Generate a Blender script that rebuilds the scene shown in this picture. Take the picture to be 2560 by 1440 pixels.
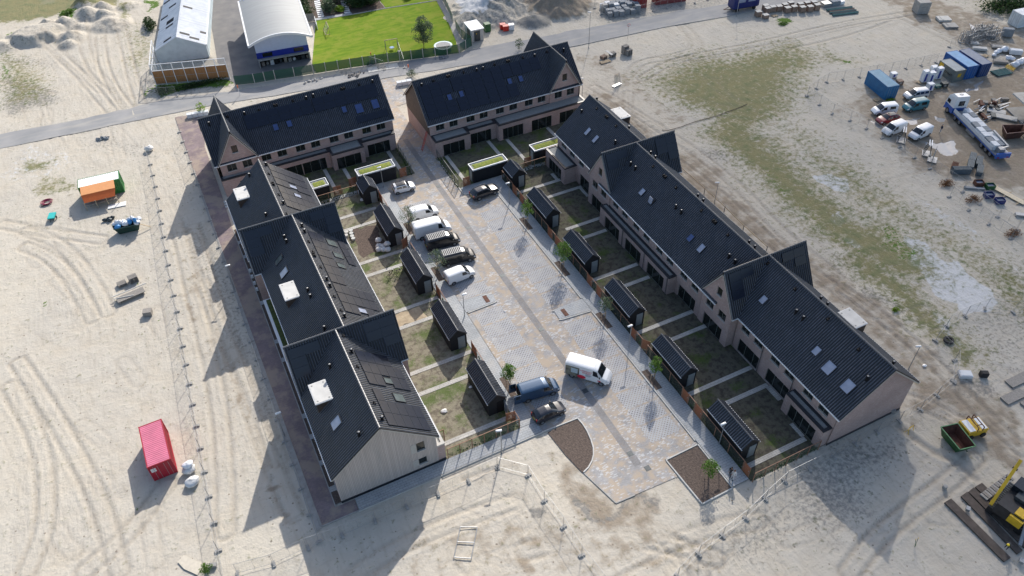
import bpy, bmesh, math, random
import numpy as np
from mathutils import Vector, Matrix
from mathutils.geometry import tessellate_polygon
R=math.radians
rnd=random.Random(7)
sc=bpy.context.scene
for o in list(bpy.data.objects): bpy.data.objects.remove(o)
# ------------------------------------------------------------------ camera
HC=75.0; F=1948.36; PIT=0.768145; ROL=-0.0264216; HED=0.439991
_fw=Vector((math.sin(HED)*math.cos(PIT),math.cos(HED)*math.cos(PIT),-math.sin(PIT)))
_r=Vector((math.cos(HED),-math.sin(HED),0)); _u=_r.cross(_fw)
_r2=_r*math.cos(ROL)+_u*math.sin(ROL); _u2=_u*math.cos(ROL)-_r*math.sin(ROL)
cd=bpy.data.cameras.new('Camera'); cam=bpy.data.objects.new('Camera',cd); sc.collection.objects.link(cam)
cd.sensor_width=36; cd.lens=36*F/2560; cd.clip_start=0.5; cd.clip_end=6000
M=Matrix((( _r2.x,_u2.x,-_fw.x,0),(_r2.y,_u2.y,-_fw.y,0),(_r2.z,_u2.z,-_fw.z,HC),(0,0,0,1)))
cam.matrix_world=M; sc.camera=cam
sc.render.resolution_x=1024; sc.render.resolution_y=576
def G(px,py,z=0.0):
    "plan position, at height z, of a point surveyed on the aerial photograph"
    d=_r2*((px-1280)/F)-_u2*((py-720)/F)+_fw
    t=(z-HC)/d.z
    return (d.x*t,d.y*t)
def V3(px,py,z=0.0):
    a=G(px,py,z); return Vector((a[0],a[1],z))
# ------------------------------------------------------------------ light
SUN_EL=33.0; SX,SY=0.605,0.796            # direction towards the sun in plan
w=bpy.data.worlds.new('World'); sc.world=w; w.use_nodes=True
nt=w.node_tree; bg=nt.nodes['Background']
sky=nt.nodes.new('ShaderNodeTexSky'); sky.sky_type='NISHITA'; sky.sun_disc=False
sky.sun_elevation=R(SUN_EL); sky.sun_rotation=math.atan2(SX,SY); sky.air_density=1.0; sky.dust_density=2.0; sky.ozone_density=1.0
nt.links.new(sky.outputs[0],bg.inputs[0]); bg.inputs[1].default_value=0.15
sl=bpy.data.lights.new('sun','SUN'); sl.energy=4.6; sl.angle=R(0.55); sl.color=(1.0,0.945,0.87)
so=bpy.data.objects.new('sun',sl); sc.collection.objects.link(so)
sd=Vector((SX*math.cos(R(SUN_EL)),SY*math.cos(R(SUN_EL)),math.sin(R(SUN_EL))))
so.rotation_euler=sd.to_track_quat('Z','Y').to_euler(); so.location=(60,80,120)
sc.view_settings.view_transform='Standard'; sc.view_settings.look='None'; sc.view_settings.gamma=1; sc.view_settings.exposure=0.36
sc.render.engine='CYCLES'; sc.cycles.max_bounces=6; sc.cycles.transparent_max_bounces=12
# ------------------------------------------------------------------ helpers
C=sc.collection
def tag(o,label=None,cat=None,group=None,kind=None):
    if label: o['label']=label
    if cat: o['category']=cat
    if group: o['group']=group
    if kind: o['kind']=kind
    return o
def thing(name,label,cat,loc=(0,0,0),rz=0,group=None):
    o=bpy.data.objects.new(name,None); C.objects.link(o); o.location=loc; o.rotation_euler=(0,0,rz)
    o.empty_display_size=0.3
    return tag(o,label,cat,group)
class MB:
    def __init__(s): s.v=[];s.f=[];s.uv=None
    def add(s,vs,fs):
        b=len(s.v); s.v+=[tuple(p) for p in vs]; s.f+=[tuple(b+i for i in f) for f in fs]; return s
    def box(s,x0,y0,z0,x1,y1,z1):
        return s.add([(x0,y0,z0),(x1,y0,z0),(x1,y1,z0),(x0,y1,z0),(x0,y0,z1),(x1,y0,z1),(x1,y1,z1),(x0,y1,z1)],
          [(0,3,2,1),(4,5,6,7),(0,1,5,4),(1,2,6,5),(2,3,7,6),(3,0,4,7)])
    def obox(s,c,ux,L,W,z0,z1,taper=1.0):
        "oriented box: centre (x,y), unit dir ux, length, width"
        ux=Vector((ux[0],ux[1],0)).normalized(); uy=Vector((-ux.y,ux.x,0)); c=Vector((c[0],c[1],0)); vs=[]
        for z,k in ((z0,1.0),(z1,taper)):
            for a,b in ((-1,-1),(1,-1),(1,1),(-1,1)): vs.append(c+ux*(a*L/2*k)+uy*(b*W/2*k)+Vector((0,0,z)))
        return s.add(vs,[(0,3,2,1),(4,5,6,7),(0,1,5,4),(1,2,6,5),(2,3,7,6),(3,0,4,7)])
    def prism(s,pts,z0,z1):
        n=len(pts); vs=[(p[0],p[1],z0) for p in pts]+[(p[0],p[1],z1) for p in pts]
        a=sum(pts[i][0]*pts[(i+1)%n][1]-pts[(i+1)%n][0]*pts[i][1] for i in range(n))
        if a<0: vs=vs[:n][::-1]+vs[n:][::-1]
        return s.add(vs,[tuple(range(n))[::-1],tuple(range(n,2*n))]+[(i,(i+1)%n,n+(i+1)%n,n+i) for i in range(n)])
    def sheet(s,pts,z):
        n=len(pts); a=sum(pts[i][0]*pts[(i+1)%n][1]-pts[(i+1)%n][0]*pts[i][1] for i in range(n))
        p=list(pts) if a>0 else list(pts)[::-1]
        return s.add([(q[0],q[1],z) for q in p],[tuple(range(n))])
    def tube(s,p0,p1,r,n=6,r1=None,cap=True):
        p0=Vector(p0);p1=Vector(p1); r1=r if r1 is None else r1; d=(p1-p0)
        if d.length<1e-6: return s
        d.normalize(); a=d.orthogonal().normalized(); b=d.cross(a); vs=[]
        for p,q in ((p0,r),(p1,r1)):
            for i in range(n):
                t=2*math.pi*i/n; vs.append(p+a*math.cos(t)*q+b*math.sin(t)*q)
        fs=[(i,(i+1)%n,n+(i+1)%n,n+i) for i in range(n)]
        if cap: fs+=[tuple(range(n))[::-1],tuple(range(n,2*n))]
        return s.add(vs,fs)
    def bar(s,p0,p1,w,h):
        "rectangular bar between two points"
        p0=Vector(p0);p1=Vector(p1); d=(p1-p0).normalized(); a=d.cross(Vector((0,0,1)))
        if a.length<1e-3: a=Vector((1,0,0))
        a.normalize(); b=a.cross(d); vs=[]
        for p in (p0,p1):
            for i,j in ((-1,-1),(1,-1),(1,1),(-1,1)): vs.append(p+a*(i*w/2)+b*(j*h/2))
        return s.add(vs,[(0,1,2,3),(7,6,5,4),(0,4,5,1),(1,5,6,2),(2,6,7,3),(3,7,4,0)])
    def lathe(s,c,prof,n=16):
        b=[];fs=[];c=Vector(c)
        for r_,z in prof:
            for i in range(n):
                t=2*math.pi*i/n; b.append(c+Vector((r_*math.cos(t),r_*math.sin(t),z)))
        for k in range(len(prof)-1):
            for i in range(n): fs.append((k*n+i,k*n+(i+1)%n,(k+1)*n+(i+1)%n,(k+1)*n+i))
        fs.append(tuple(range(n))[::-1]); fs.append(tuple(range((len(prof)-1)*n,len(prof)*n)))
        return s.add(b,fs)
    def blob(s,c,rx,ry,rz,seed=0,amp=0.2,n=10,flat=0.0):
        c=Vector(c); q=random.Random(seed); vs=[];fs=[]; m=n//2+1
        ph=[(q.uniform(0,6),q.uniform(1.5,4),q.uniform(0,6),q.uniform(1.5,4)) for _ in range(4)]
        for j in range(m+1):
            th=math.pi*j/m
            for i in range(n):
                t=2*math.pi*i/n; k=1+amp*sum(math.sin(a+b_*t)*math.sin(c_+d_*th) for a,b_,c_,d_ in ph)/2
                z=math.cos(th)*rz*k
                if z<-flat*rz and flat: z=-flat*rz
                vs.append(c+Vector((math.sin(th)*math.cos(t)*rx*k,math.sin(th)*math.sin(t)*ry*k,z)))
        for j in range(m):
            for i in range(n): fs.append((j*n+i,(j+1)*n+i,(j+1)*n+(i+1)%n,j*n+(i+1)%n))
        return s.add(vs,fs)
    def build(s,name,mat,parent=None,smooth=False,world=False):
        me=bpy.data.meshes.new(name); me.from_pydata(s.v,[],s.f); me.update()
        if smooth:
            me.polygons.foreach_set('use_smooth',[True]*len(me.polygons))
            if smooth=='auto':
                try: me.set_sharp_from_angle(angle=R(35))
                except Exception: pass
        o=bpy.data.objects.new(name,me); C.objects.link(o)
        if mat: me.materials.append(mat)
        if parent:
            o.parent=parent
            if world: o.location=-Vector(parent.location)
        return o
def struct(name,mb,mat,z=None,smooth=False):
    o=mb.build(name,mat,None,smooth); o['kind']='structure'; return o
def centre(o):
    "move a top-level mesh's origin to its base centre"
    me=o.data; vs=[v.co for v in me.vertices]
    if not vs: return o
    c=Vector(((min(v.x for v in vs)+max(v.x for v in vs))/2,(min(v.y for v in vs)+max(v.y for v in vs))/2,min(v.z for v in vs)))
    me.transform(Matrix.Translation(-c)); o.location=Vector(o.location)+c; return o
def solo(name,mb,mat,label,cat,group=None,smooth=False):
    return tag(centre(mb.build(name,mat,None,smooth)),label,cat,group)
def dup(root,loc,rz=0,label=None,group=None):
    r_=root.copy(); C.objects.link(r_); r_.location=loc; r_.rotation_euler=(0,0,rz)
    if label: r_['label']=label
    if group: r_['group']=group
    for ch in list(root.children):
        c=ch.copy(); C.objects.link(c); c.parent=r_
        for g_ in ch.children:
            d=g_.copy(); C.objects.link(d); d.parent=c
    return r_
# ------------------------------------------------------------------ materials
def mat(name,col,rough=0.7,metal=0.0,var=0.12,scale=3.0,bump=0.0,bscale=30.0,spec=0.5,col2=None,detail=4.0,trans=0.0,alpha=None,stretch=None):
    m=bpy.data.materials.new(name); m.use_nodes=True; n=m.node_tree; p=n.nodes['Principled BSDF']; L=n.links.new
    p.inputs['Roughness'].default_value=rough; p.inputs['Metallic'].default_value=metal; p.inputs['Specular IOR Level'].default_value=spec
    tc=n.nodes.new('ShaderNodeTexCoord'); vec=tc.outputs['Object']
    if stretch:
        mp=n.nodes.new('ShaderNodeMapping'); mp.inputs['Scale'].default_value=stretch; L(vec,mp.inputs[0]); vec=mp.outputs[0]
    if var>0 or col2:
        no=n.nodes.new('ShaderNodeTexNoise'); no.inputs['Scale'].default_value=scale; no.inputs['Detail'].default_value=detail; L(vec,no.inputs['Vector'])
        mx=n.nodes.new('ShaderNodeMix'); mx.data_type='RGBA'
        a=col; b=col2
        if b is None: a=tuple(c*(1-var) for c in col); b=tuple(min(1,c*(1+var)) for c in col)
        mx.inputs[6].default_value=(*a,1); mx.inputs[7].default_value=(*b,1)
        rp=n.nodes.new('ShaderNodeMapRange'); rp.inputs[1].default_value=0.3; rp.inputs[2].default_value=0.7
        L(no.outputs[0],rp.inputs[0]); L(rp.outputs[0],mx.inputs[0]); L(mx.outputs[2],p.inputs['Base Color'])
    else: p.inputs['Base Color'].default_value=(*col,1)
    if bump>0:
        nb=n.nodes.new('ShaderNodeTexNoise'); nb.inputs['Scale'].default_value=bscale; nb.inputs['Detail'].default_value=5; L(vec,nb.inputs['Vector'])
        bp=n.nodes.new('ShaderNodeBump'); bp.inputs['Strength'].default_value=bump; bp.inputs['Distance'].default_value=0.05
        L(nb.outputs[0],bp.inputs['Height']); L(bp.outputs[0],p.inputs['Normal'])
    if trans: p.inputs['Transmission Weight'].default_value=trans
    if alpha is not None:
        p.inputs['Alpha'].default_value=alpha
    return m
class NG:
    "small node-graph helper"
    def __init__(s,m): s.m=m; s.t=m.node_tree; s.p=s.t.nodes['Principled BSDF']
    def n(s,ty,**k):
        x=s.t.nodes.new(ty)
        for a,b in k.items(): setattr(x,a,b)
        return x
    def l(s,a,b): s.t.links.new(a,b)
    def noise(s,vec,scale,detail=4,rough=0.5):
        x=s.n('ShaderNodeTexNoise'); x.inputs['Scale'].default_value=scale; x.inputs['Detail'].default_value=detail; x.inputs['Roughness'].default_value=rough; s.l(vec,x.inputs['Vector']); return x.outputs[0]
    def rng(s,v,a,b,c=0.0,d=1.0):
        x=s.n('ShaderNodeMapRange'); 
        for i,q in enumerate((a,b,c,d)): x.inputs[i+1].default_value=q
        s.l(v,x.inputs[0]); return x.outputs[0]
    def math(s,op,a,b=None,clamp=False):
        x=s.n('ShaderNodeMath',operation=op,use_clamp=clamp)
        for i,q in enumerate((a,b)):
            if q is None: continue
            if isinstance(q,(int,float)): x.inputs[i].default_value=q
            else: s.l(q,x.inputs[i])
        return x.outputs[0]
    def mix(s,f,a,b,mode='MIX'):
        x=s.n('ShaderNodeMix',data_type='RGBA',blend_type=mode)
        for i,q in ((0,f),(6,a),(7,b)):
            if isinstance(q,(int,float)): x.inputs[i].default_value=q
            elif isinstance(q,tuple): x.inputs[i].default_value=(*q,1)
            else: s.l(q,x.inputs[i])
        return x.outputs[2]
    def bump(s,h,st,dist):
        x=s.n('ShaderNodeBump'); x.inputs['Strength'].default_value=st; x.inputs['Distance'].default_value=dist; s.l(h,x.inputs['Height']); return x.outputs[0]
    def scalev(s,vec,sc_,rot=(0,0,0)):
        x=s.n('ShaderNodeMapping'); x.inputs['Scale'].default_value=sc_; x.inputs['Rotation'].default_value=rot; s.l(vec,x.inputs[0]); return x.outputs[0]
def newmat(name,rough=0.8,spec=0.4):
    m=bpy.data.materials.new(name); m.use_nodes=True; g=NG(m); g.p.inputs['Roughness'].default_value=rough; g.p.inputs['Specular IOR Level'].default_value=spec
    g.o=g.n('ShaderNodeTexCoord').outputs['Object']; g.uv=g.n('ShaderNodeTexCoord').outputs['UV']; g.w=g.n('ShaderNodeNewGeometry').outputs['Position']
    return m,g
MT={}
# roof tiles (ribs are geometry; courses, weathering and painted rib glint here)
def tile_mat(name,col):
    m,g=newmat(name,0.42,0.55)
    sep=g.n('ShaderNodeSeparateXYZ'); g.l(g.uv,sep.inputs[0])
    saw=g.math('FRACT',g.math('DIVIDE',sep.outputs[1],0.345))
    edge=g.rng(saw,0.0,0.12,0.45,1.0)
    # per tile tone
    fx=g.math('FLOOR',g.math('DIVIDE',sep.outputs[0],0.30)); fy=g.math('FLOOR',g.math('DIVIDE',sep.outputs[1],0.345))
    cb=g.n('ShaderNodeCombineXYZ'); g.l(fx,cb.inputs[0]); g.l(fy,cb.inputs[1])
    wn=g.n('ShaderNodeTexWhiteNoise'); g.l(cb.outputs[0],wn.inputs[0])
    t=g.rng(wn.outputs[0],0,1,0.8,1.25)
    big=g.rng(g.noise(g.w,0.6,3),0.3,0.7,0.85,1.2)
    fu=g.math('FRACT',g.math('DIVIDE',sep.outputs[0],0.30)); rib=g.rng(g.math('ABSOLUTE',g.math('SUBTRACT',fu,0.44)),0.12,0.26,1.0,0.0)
    cc=g.mix(rib,tuple(x*0.42 for x in col),tuple(x*2.5 for x in col))  # glint on the ribs and shade in the troughs, painted into the colour
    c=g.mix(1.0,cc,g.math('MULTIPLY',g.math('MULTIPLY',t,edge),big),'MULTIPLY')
    g.l(c,g.p.inputs['Base Color']); g.l(g.bump(saw,0.6,0.02),g.p.inputs['Normal'])
    g.l(g.rng(wn.outputs[0],0,1,0.40,0.56),g.p.inputs['Roughness'])
    return m
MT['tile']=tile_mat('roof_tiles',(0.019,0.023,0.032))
MT['ridge']=mat('ridge_tile',(0.10,0.105,0.115),0.38,var=0.2,scale=4)
MT['gutter']=mat('white_gutter',(0.72,0.73,0.74),0.4,var=0.05)
MT['trim']=mat('grey_verge_trim',(0.42,0.41,0.38),0.5,var=0.08)
MT['dtrim']=mat('dark_edge_trim',(0.022,0.026,0.034),0.4,var=0.1)
MT['panel']=mat('solar_glass',(0.007,0.011,0.024),0.30,var=0.15,scale=1.5,spec=0.5)
MT['pframe']=mat('solar_edge',(0.05,0.06,0.075),0.35,metal=0.3,var=0.1)
MT['vent']=mat('black_vent',(0.010,0.010,0.012),0.7,var=0.2,spec=.2)
MT['ventcap']=mat('vent_cap',(0.24,0.24,0.24),0.35,var=0.1)
def brick_mat(name,a,b,c):
    m,g=newmat(name,0.85,0.25)
    sep=g.n('ShaderNodeSeparateXYZ'); g.l(g.w,sep.inputs[0])
    cb=g.n('ShaderNodeCombineXYZ'); g.l(g.math('ADD',sep.outputs[0],sep.outputs[1]),cb.inputs[0]); g.l(sep.outputs[2],cb.inputs[1])
    bt=g.n('ShaderNodeTexBrick'); g.l(cb.outputs[0],bt.inputs['Vector']); bt.inputs['Scale'].default_value=1.0
    bt.inputs['Brick Width'].default_value=0.22; bt.inputs['Row Height'].default_value=0.062; bt.inputs['Mortar Size'].default_value=0.006; bt.inputs['Bias'].default_value=0.1
    bt.inputs['Color1'].default_value=(*a,1); bt.inputs['Color2'].default_value=(*b,1); bt.inputs['Mortar'].default_value=(*c,1)
    sc_=g.scalev(cb.outputs[0],(2.3,8,1)); n1=g.noise(sc_,1.0,3)
    col=g.mix(g.rng(n1,0.35,0.65),bt.outputs[0],(a[0]*0.75,a[1]*0.72,a[2]*0.74))
    n2=g.noise(g.w,0.35,3); col=g.mix(1.0,col,g.rng(n2,0.3,0.7,0.86,1.12),'MULTIPLY')
    g.l(col,g.p.inputs['Base Color']); g.l(g.bump(bt.outputs['Fac'],0.4,-0.01),g.p.inputs['Normal']); return m
MT['brick']=brick_mat('pink_brick',(0.47,0.365,0.33),(0.38,0.265,0.24),(0.46,0.43,0.41))
m,g=newmat('wood_cladding',0.8,0.2)
sep=g.n('ShaderNodeSeparateXYZ'); g.l(g.w,sep.inputs[0])
bd=g.math('DIVIDE',g.math('ADD',sep.outputs[0],sep.outputs[1]),0.16); fr=g.math('FRACT',bd)
wn=g.n('ShaderNodeTexWhiteNoise',noise_dimensions='1D'); g.l(g.math('FLOOR',bd),wn.inputs['W'])
base=g.mix(wn.outputs[0],(0.43,0.385,0.355),(0.50,0.45,0.42))
st=g.noise(g.scalev(g.w,(1.1,1.1,0.12)),1.3,4); base=g.mix(g.rng(st,0.52,0.8),base,(0.33,0.32,0.30))
base=g.mix(g.math('LESS_THAN',fr,0.14),base,(0.22,0.20,0.185)); g.l(base,g.p.inputs['Base Color']); g.l(g.bump(fr,0.3,0.02),g.p.inputs['Normal']); MT['wood']=m
m,g=newmat('brown_cladding',0.6,0.3)
sep=g.n('ShaderNodeSeparateXYZ'); g.l(g.w,sep.inputs[0]); fr=g.math('FRACT',g.math('DIVIDE',sep.outputs[2],0.2))
base=g.mix(g.rng(g.noise(g.w,2,3),0.3,0.7),(0.055,0.042,0.036),(0.085,0.066,0.056)); base=g.mix(g.math('LESS_THAN',fr,0.1),base,(0.02,0.016,0.014)); g.l(base,g.p.inputs['Base Color']); MT['brown']=m
m,g=newmat('black_boards',0.65,0.3)
sep=g.n('ShaderNodeSeparateXYZ'); g.l(g.w,sep.inputs[0]); fr=g.math('FRACT',g.math('DIVIDE',g.math('ADD',sep.outputs[0],sep.outputs[1]),0.14))
base=g.mix(g.math('LESS_THAN',fr,0.12),(0.018,0.019,0.022),(0.006,0.006,0.007)); g.l(base,g.p.inputs['Base Color']); g.l(g.bump(fr,0.4,0.02),g.p.inputs['Normal']); MT['black']=m
MT['glass']=mat('window_glass',(0.012,0.017,0.018),0.06,var=0.3,scale=0.7,spec=0.6)
MT['sky_glass']=mat('roof_window_glass',(0.30,0.33,0.42),0.12,var=0.12,scale=1.0,spec=0.8)
MT['sky_blue']=mat('blue_roof_window_glass',(0.04,0.07,0.19),0.10,var=0.1,scale=1.0,spec=0.8)
MT['sky_dark']=mat('dark_roof_window_glass',(0.10,0.12,0.12),0.08,var=0.2,scale=1.0,spec=0.7)
MT['frame']=mat('grey_window_frame',(0.13,0.145,0.135),0.4,var=0.05)
MT['sill']=mat('stone_sill',(0.45,0.46,0.44),0.6,var=0.08)
MT['pipe']=mat('grey_downpipe',(0.10,0.105,0.11),0.4,var=0.08)
MT['gravel']=mat('roof_gravel',(0.19,0.195,0.19),0.9,scale=9,bump=0.4,bscale=25,col2=(0.30,0.31,0.30),detail=8)
MT['dormer']=mat('pale_flat_roof_membrane',(0.56,0.55,0.52),0.6,var=0.10,scale=1.2)
MT['doorgrey']=mat('grey_door',(0.22,0.25,0.26),0.45,var=0.06)
MT['sedum']=mat('sedum_roof',(0.09,0.16,0.02),0.95,scale=3.2,bump=0.7,bscale=14,col2=(0.28,0.27,0.05),detail=9)
MT['moss']=mat('moss_roof',(0.035,0.055,0.012),0.95,scale=2.2,bump=0.7,bscale=14,col2=(0.09,0.11,0.03),detail=9)
MT['corten']=mat('cedar_gate',(0.30,0.115,0.055),0.7,var=0.25,scale=5,stretch=(6,6,0.5))
MT['bark']=mat('bark',(0.16,0.12,0.085),0.9,var=0.3,scale=8,bump=0.5)
MT['steel']=mat('galvanised_steel',(0.33,0.34,0.35),0.42,metal=0.55,var=0.15,scale=6)
MT['darksteel']=mat('dark_steel',(0.06,0.07,0.075),0.5,metal=0.4,var=0.2,scale=5)
MT['white']=mat('white_paint',(0.78,0.78,0.77),0.35,var=0.04)
MT['rubber']=mat('rubber',(0.02,0.02,0.022),0.8,var=0.2)
MT['rim']=mat('wheel_rim',(0.30,0.31,0.32),0.35,metal=0.7,var=0.1)
MT['concrete']=mat('concrete',(0.33,0.32,0.30),0.85,var=0.14,scale=1.5,bump=0.2)
MT['pconc']=mat('pale_concrete',(0.50,0.49,0.46),0.85,var=0.1,scale=1.5,bump=0.2)
MT['woodp']=mat('pallet_wood',(0.42,0.33,0.22),0.85,var=0.25,scale=4,stretch=(1,5,5))
MT['woodg']=mat('weathered_wood',(0.27,0.25,0.225),0.9,var=0.25,scale=4,stretch=(1,5,5))
MT['plastic_white']=mat('white_plastic_wrap',(0.70,0.72,0.75),0.35,var=0.12,scale=3,bump=0.5,bscale=9)
MT['bag']=mat('white_woven_bag',(0.62,0.62,0.61),0.7,var=0.15,scale=3,bump=0.6,bscale=8)
MT['red']=mat('red_plastic',(0.52,0.03,0.02),0.4,var=0.12)
MT['yellow']=mat('yellow_paint',(0.60,0.38,0.02),0.45,var=0.15,scale=2)
MT['greenp']=mat('green_paint',(0.02,0.10,0.03),0.5,var=0.3,scale=2)
MT['rust']=mat('rusty_steel',(0.11,0.045,0.028),0.85,var=0.35,scale=2.5,bump=0.3)
MT['teal']=mat('teal_pipe',(0.02,0.11,0.11),0.4,var=0.2,scale=2)
MT['blockgrey']=mat('grey_block',(0.22,0.24,0.26),0.85,var=0.15,scale=2)
MT['brickpal']=mat('wrapped_bricks',(0.24,0.17,0.13),0.85,var=0.2,scale=3)
MT['lime']=mat('limestone_block',(0.62,0.64,0.66),0.8,var=0.06,scale=2)
def mesh_mat(name,col,a):
    m=bpy.data.materials.new(name); m.use_nodes=True; n=m.node_tree; p=n.nodes['Principled BSDF']; p.inputs['Base Color'].default_value=(*col,1); p.inputs['Roughness'].default_value=0.5; p.inputs['Alpha'].default_value=a
    return m
MT['mesh']=mesh_mat('fence_wire_mesh',(0.33,0.34,0.34),0.10)
MT['gmesh']=mesh_mat('dark_green_screen_mesh',(0.012,0.085,0.055),0.86)
MT['dmesh']=mesh_mat('dark_garden_mesh',(0.035,0.045,0.035),0.62)
MT['lmesh']=mesh_mat('light_garden_mesh',(0.10,0.13,0.08),0.30)
MT['clear']=mesh_mat('clear_plastic_sheet',(0.55,0.6,0.6),0.22)
def leaf_mat(name,a,b):
    m=bpy.data.materials.new(name); m.use_nodes=True; g=NG(m); g.p.inputs['Roughness'].default_value=0.55; g.p.inputs['Specular IOR Level'].default_value=0.35
    w_=g.n('ShaderNodeNewGeometry').outputs['Position']
    r_=g.n('ShaderNodeNewGeometry').outputs['Random Per Island']
    f=g.math('ADD',g.math('MULTIPLY',g.rng(g.noise(w_,1.2,3),0.3,0.7),0.5),g.math('MULTIPLY',r_,0.5))
    c=g.mix(f,a,b); g.l(c,g.p.inputs['Base Color'])
    tr=g.n('ShaderNodeBsdfTranslucent'); g.l(c,tr.inputs[0]); ms=g.n('ShaderNodeMixShader'); ms.inputs[0].default_value=0.35
    out=g.t.nodes['Material Output']; g.l(g.p.outputs[0],ms.inputs[1]); g.l(tr.outputs[0],ms.inputs[2]); g.l(ms.outputs[0],out.inputs[0]); return m
MT['leaf']=leaf_mat('fresh_leaves',(0.05,0.12,0.015),(0.13,0.24,0.03))
MT['leafd']=leaf_mat('dark_leaves',(0.018,0.045,0.014),(0.05,0.09,0.025))
MT['leafg']=leaf_mat('grey_green_leaves',(0.055,0.095,0.05),(0.13,0.18,0.10))
MT['leafy']=leaf_mat('lime_leaves',(0.12,0.22,0.01),(0.25,0.38,0.03))
MT['leafb']=leaf_mat('brown_scrub',(0.16,0.075,0.03),(0.22,0.11,0.05))
# ------------------------------------------------------------------ ground sheet
rs=np.random.RandomState(5)
def vnoise(x,y,s,seed=0):
    r_=np.random.RandomState(seed).rand(256,256); u=x/s; v=y/s
    i=np.floor(u).astype(int); j=np.floor(v).astype(int); fu=u-i; fv=v-j
    fu=fu*fu*(3-2*fu); fv=fv*fv*(3-2*fv); i0=i%256;i1=(i+1)%256;j0=j%256;j1=(j+1)%256
    return (r_[i0,j0]*(1-fu)+r_[i1,j0]*fu)*(1-fv)+(r_[i0,j1]*(1-fu)+r_[i1,j1]*fu)*fv
def fbm(x,y,s,o=4,seed=0):
    t=0;a=1;w_=0
    for k in range(o): t=t+a*vnoise(x,y,s/2**k,seed+k); w_+=a; a*=0.5
    return t/w_
xs=np.concatenate([[-3000,-1200,-500,-250,-140],np.arange(-90,-34,1.0),np.arange(-34,86,0.26),np.arange(86,176,0.45),np.arange(176,230,1.5),[260,350,600,1300,3000]])
ys=np.concatenate([[-3000,-1200,-500,-200,-80,-40],np.arange(-20,8,1.0),np.arange(8,122,0.26),np.arange(122,214,0.45),np.arange(214,260,2),[300,420,700,1400,3000]])
X,Y=np.meshgrid(xs,ys,indexing='ij'); nx,ny=X.shape; X=X.ravel(); Y=Y.ravel()
wx=X+(fbm(X,Y,5,3,11)-0.5)*5; wy=Y+(fbm(X,Y,5,3,21)-0.5)*5
CH={k:np.zeros(X.size) for k in ('grass','green','dark','pale','brown','track','wet','cream')}
Z=-0.06+(fbm(X,Y,6,4,3)-0.5)*0.07
def poly_sd(px,py,P):
    d=np.full(px.shape,1e9); ins=np.zeros(px.shape,bool); n=len(P)
    for i in range(n):
        ax,ay=P[i]; bx,by=P[(i+1)%n]; ex,ey=bx-ax,by-ay; L2=ex*ex+ey*ey+1e-9
        t=np.clip(((px-ax)*ex+(py-ay)*ey)/L2,0,1); dd=(px-ax-t*ex)**2+(py-ay-t*ey)**2; d=np.minimum(d,dd)
        c=((ay>py)!=(by>py))&(px<(bx-ax)*(py-ay)/(by-ay+1e-12)+ax); ins^=c
    d=np.sqrt(d); return np.where(ins,d,-d)
def zone(ch,pts,st=1.0,soft=1.5,px=True,warp=True):
    P=[G(*p) for p in pts] if px else pts
    x0=min(p[0] for p in P)-soft*2-3;x1=max(p[0] for p in P)+soft*2+3;y0=min(p[1] for p in P)-soft*2-3;y1=max(p[1] for p in P)+soft*2+3
    k=np.where((X>x0)&(X<x1)&(Y>y0)&(Y<y1))[0]
    if not len(k): return
    sd_=poly_sd(wx[k] if warp else X[k],wy[k] if warp else Y[k],P); v=np.clip(sd_/soft*0.5+0.5,0,1); v=v*v*(3-2*v)*st
    CH[ch][k]=np.maximum(CH[ch][k],v)
def track(pts,w_=0.42,gap=1.9,st=0.9,depth=0.09,double=True,ch='track'):
    P=[G(*p) for p in pts]
    # smooth by Chaikin
    for _ in range(2):
        Q=[P[0]]
        for a,b in zip(P[:-1],P[1:]): Q+=[(a[0]*.75+b[0]*.25,a[1]*.75+b[1]*.25),(a[0]*.25+b[0]*.75,a[1]*.25+b[1]*.75)]
        P=Q+[P[-1]]
    x0=min(p[0] for p in P)-4;x1=max(p[0] for p in P)+4;y0=min(p[1] for p in P)-4;y1=max(p[1] for p in P)+4
    k=np.where((X>x0)&(X<x1)&(Y>y0)&(Y<y1))[0]; px,py=X[k],Y[k]; d=np.full(px.shape,1e9)
    for si,((ax,ay),(bx,by)) in enumerate(zip(P[:-1],P[1:])):
        ex,ey=bx-ax,by-ay; tr_=((px-ax)*ex+(py-ay)*ey)/(ex*ex+ey*ey+1e-9); t=np.clip(tr_,0,1); q_=np.hypot(px-ax-t*ex,py-ay-t*ey)
        if si==0: q_=np.where(tr_<0,1e9,q_)
        if si==len(P)-2: q_=np.where(tr_>1,1e9,q_)
        d=np.minimum(d,q_)
    q=np.abs(d-gap/2) if double else d
    v=np.clip(1-q/w_,0,1)**0.7*st*(0.55+0.6*fbm(px,py,3,2,9)); CH[ch][k]=np.maximum(CH[ch][k],v); Z[k]-=v*depth
    e=np.clip(1-np.abs(q-w_*1.2)/(w_*.7),0,1); Z[k]+=e*depth*0.5*st
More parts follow.
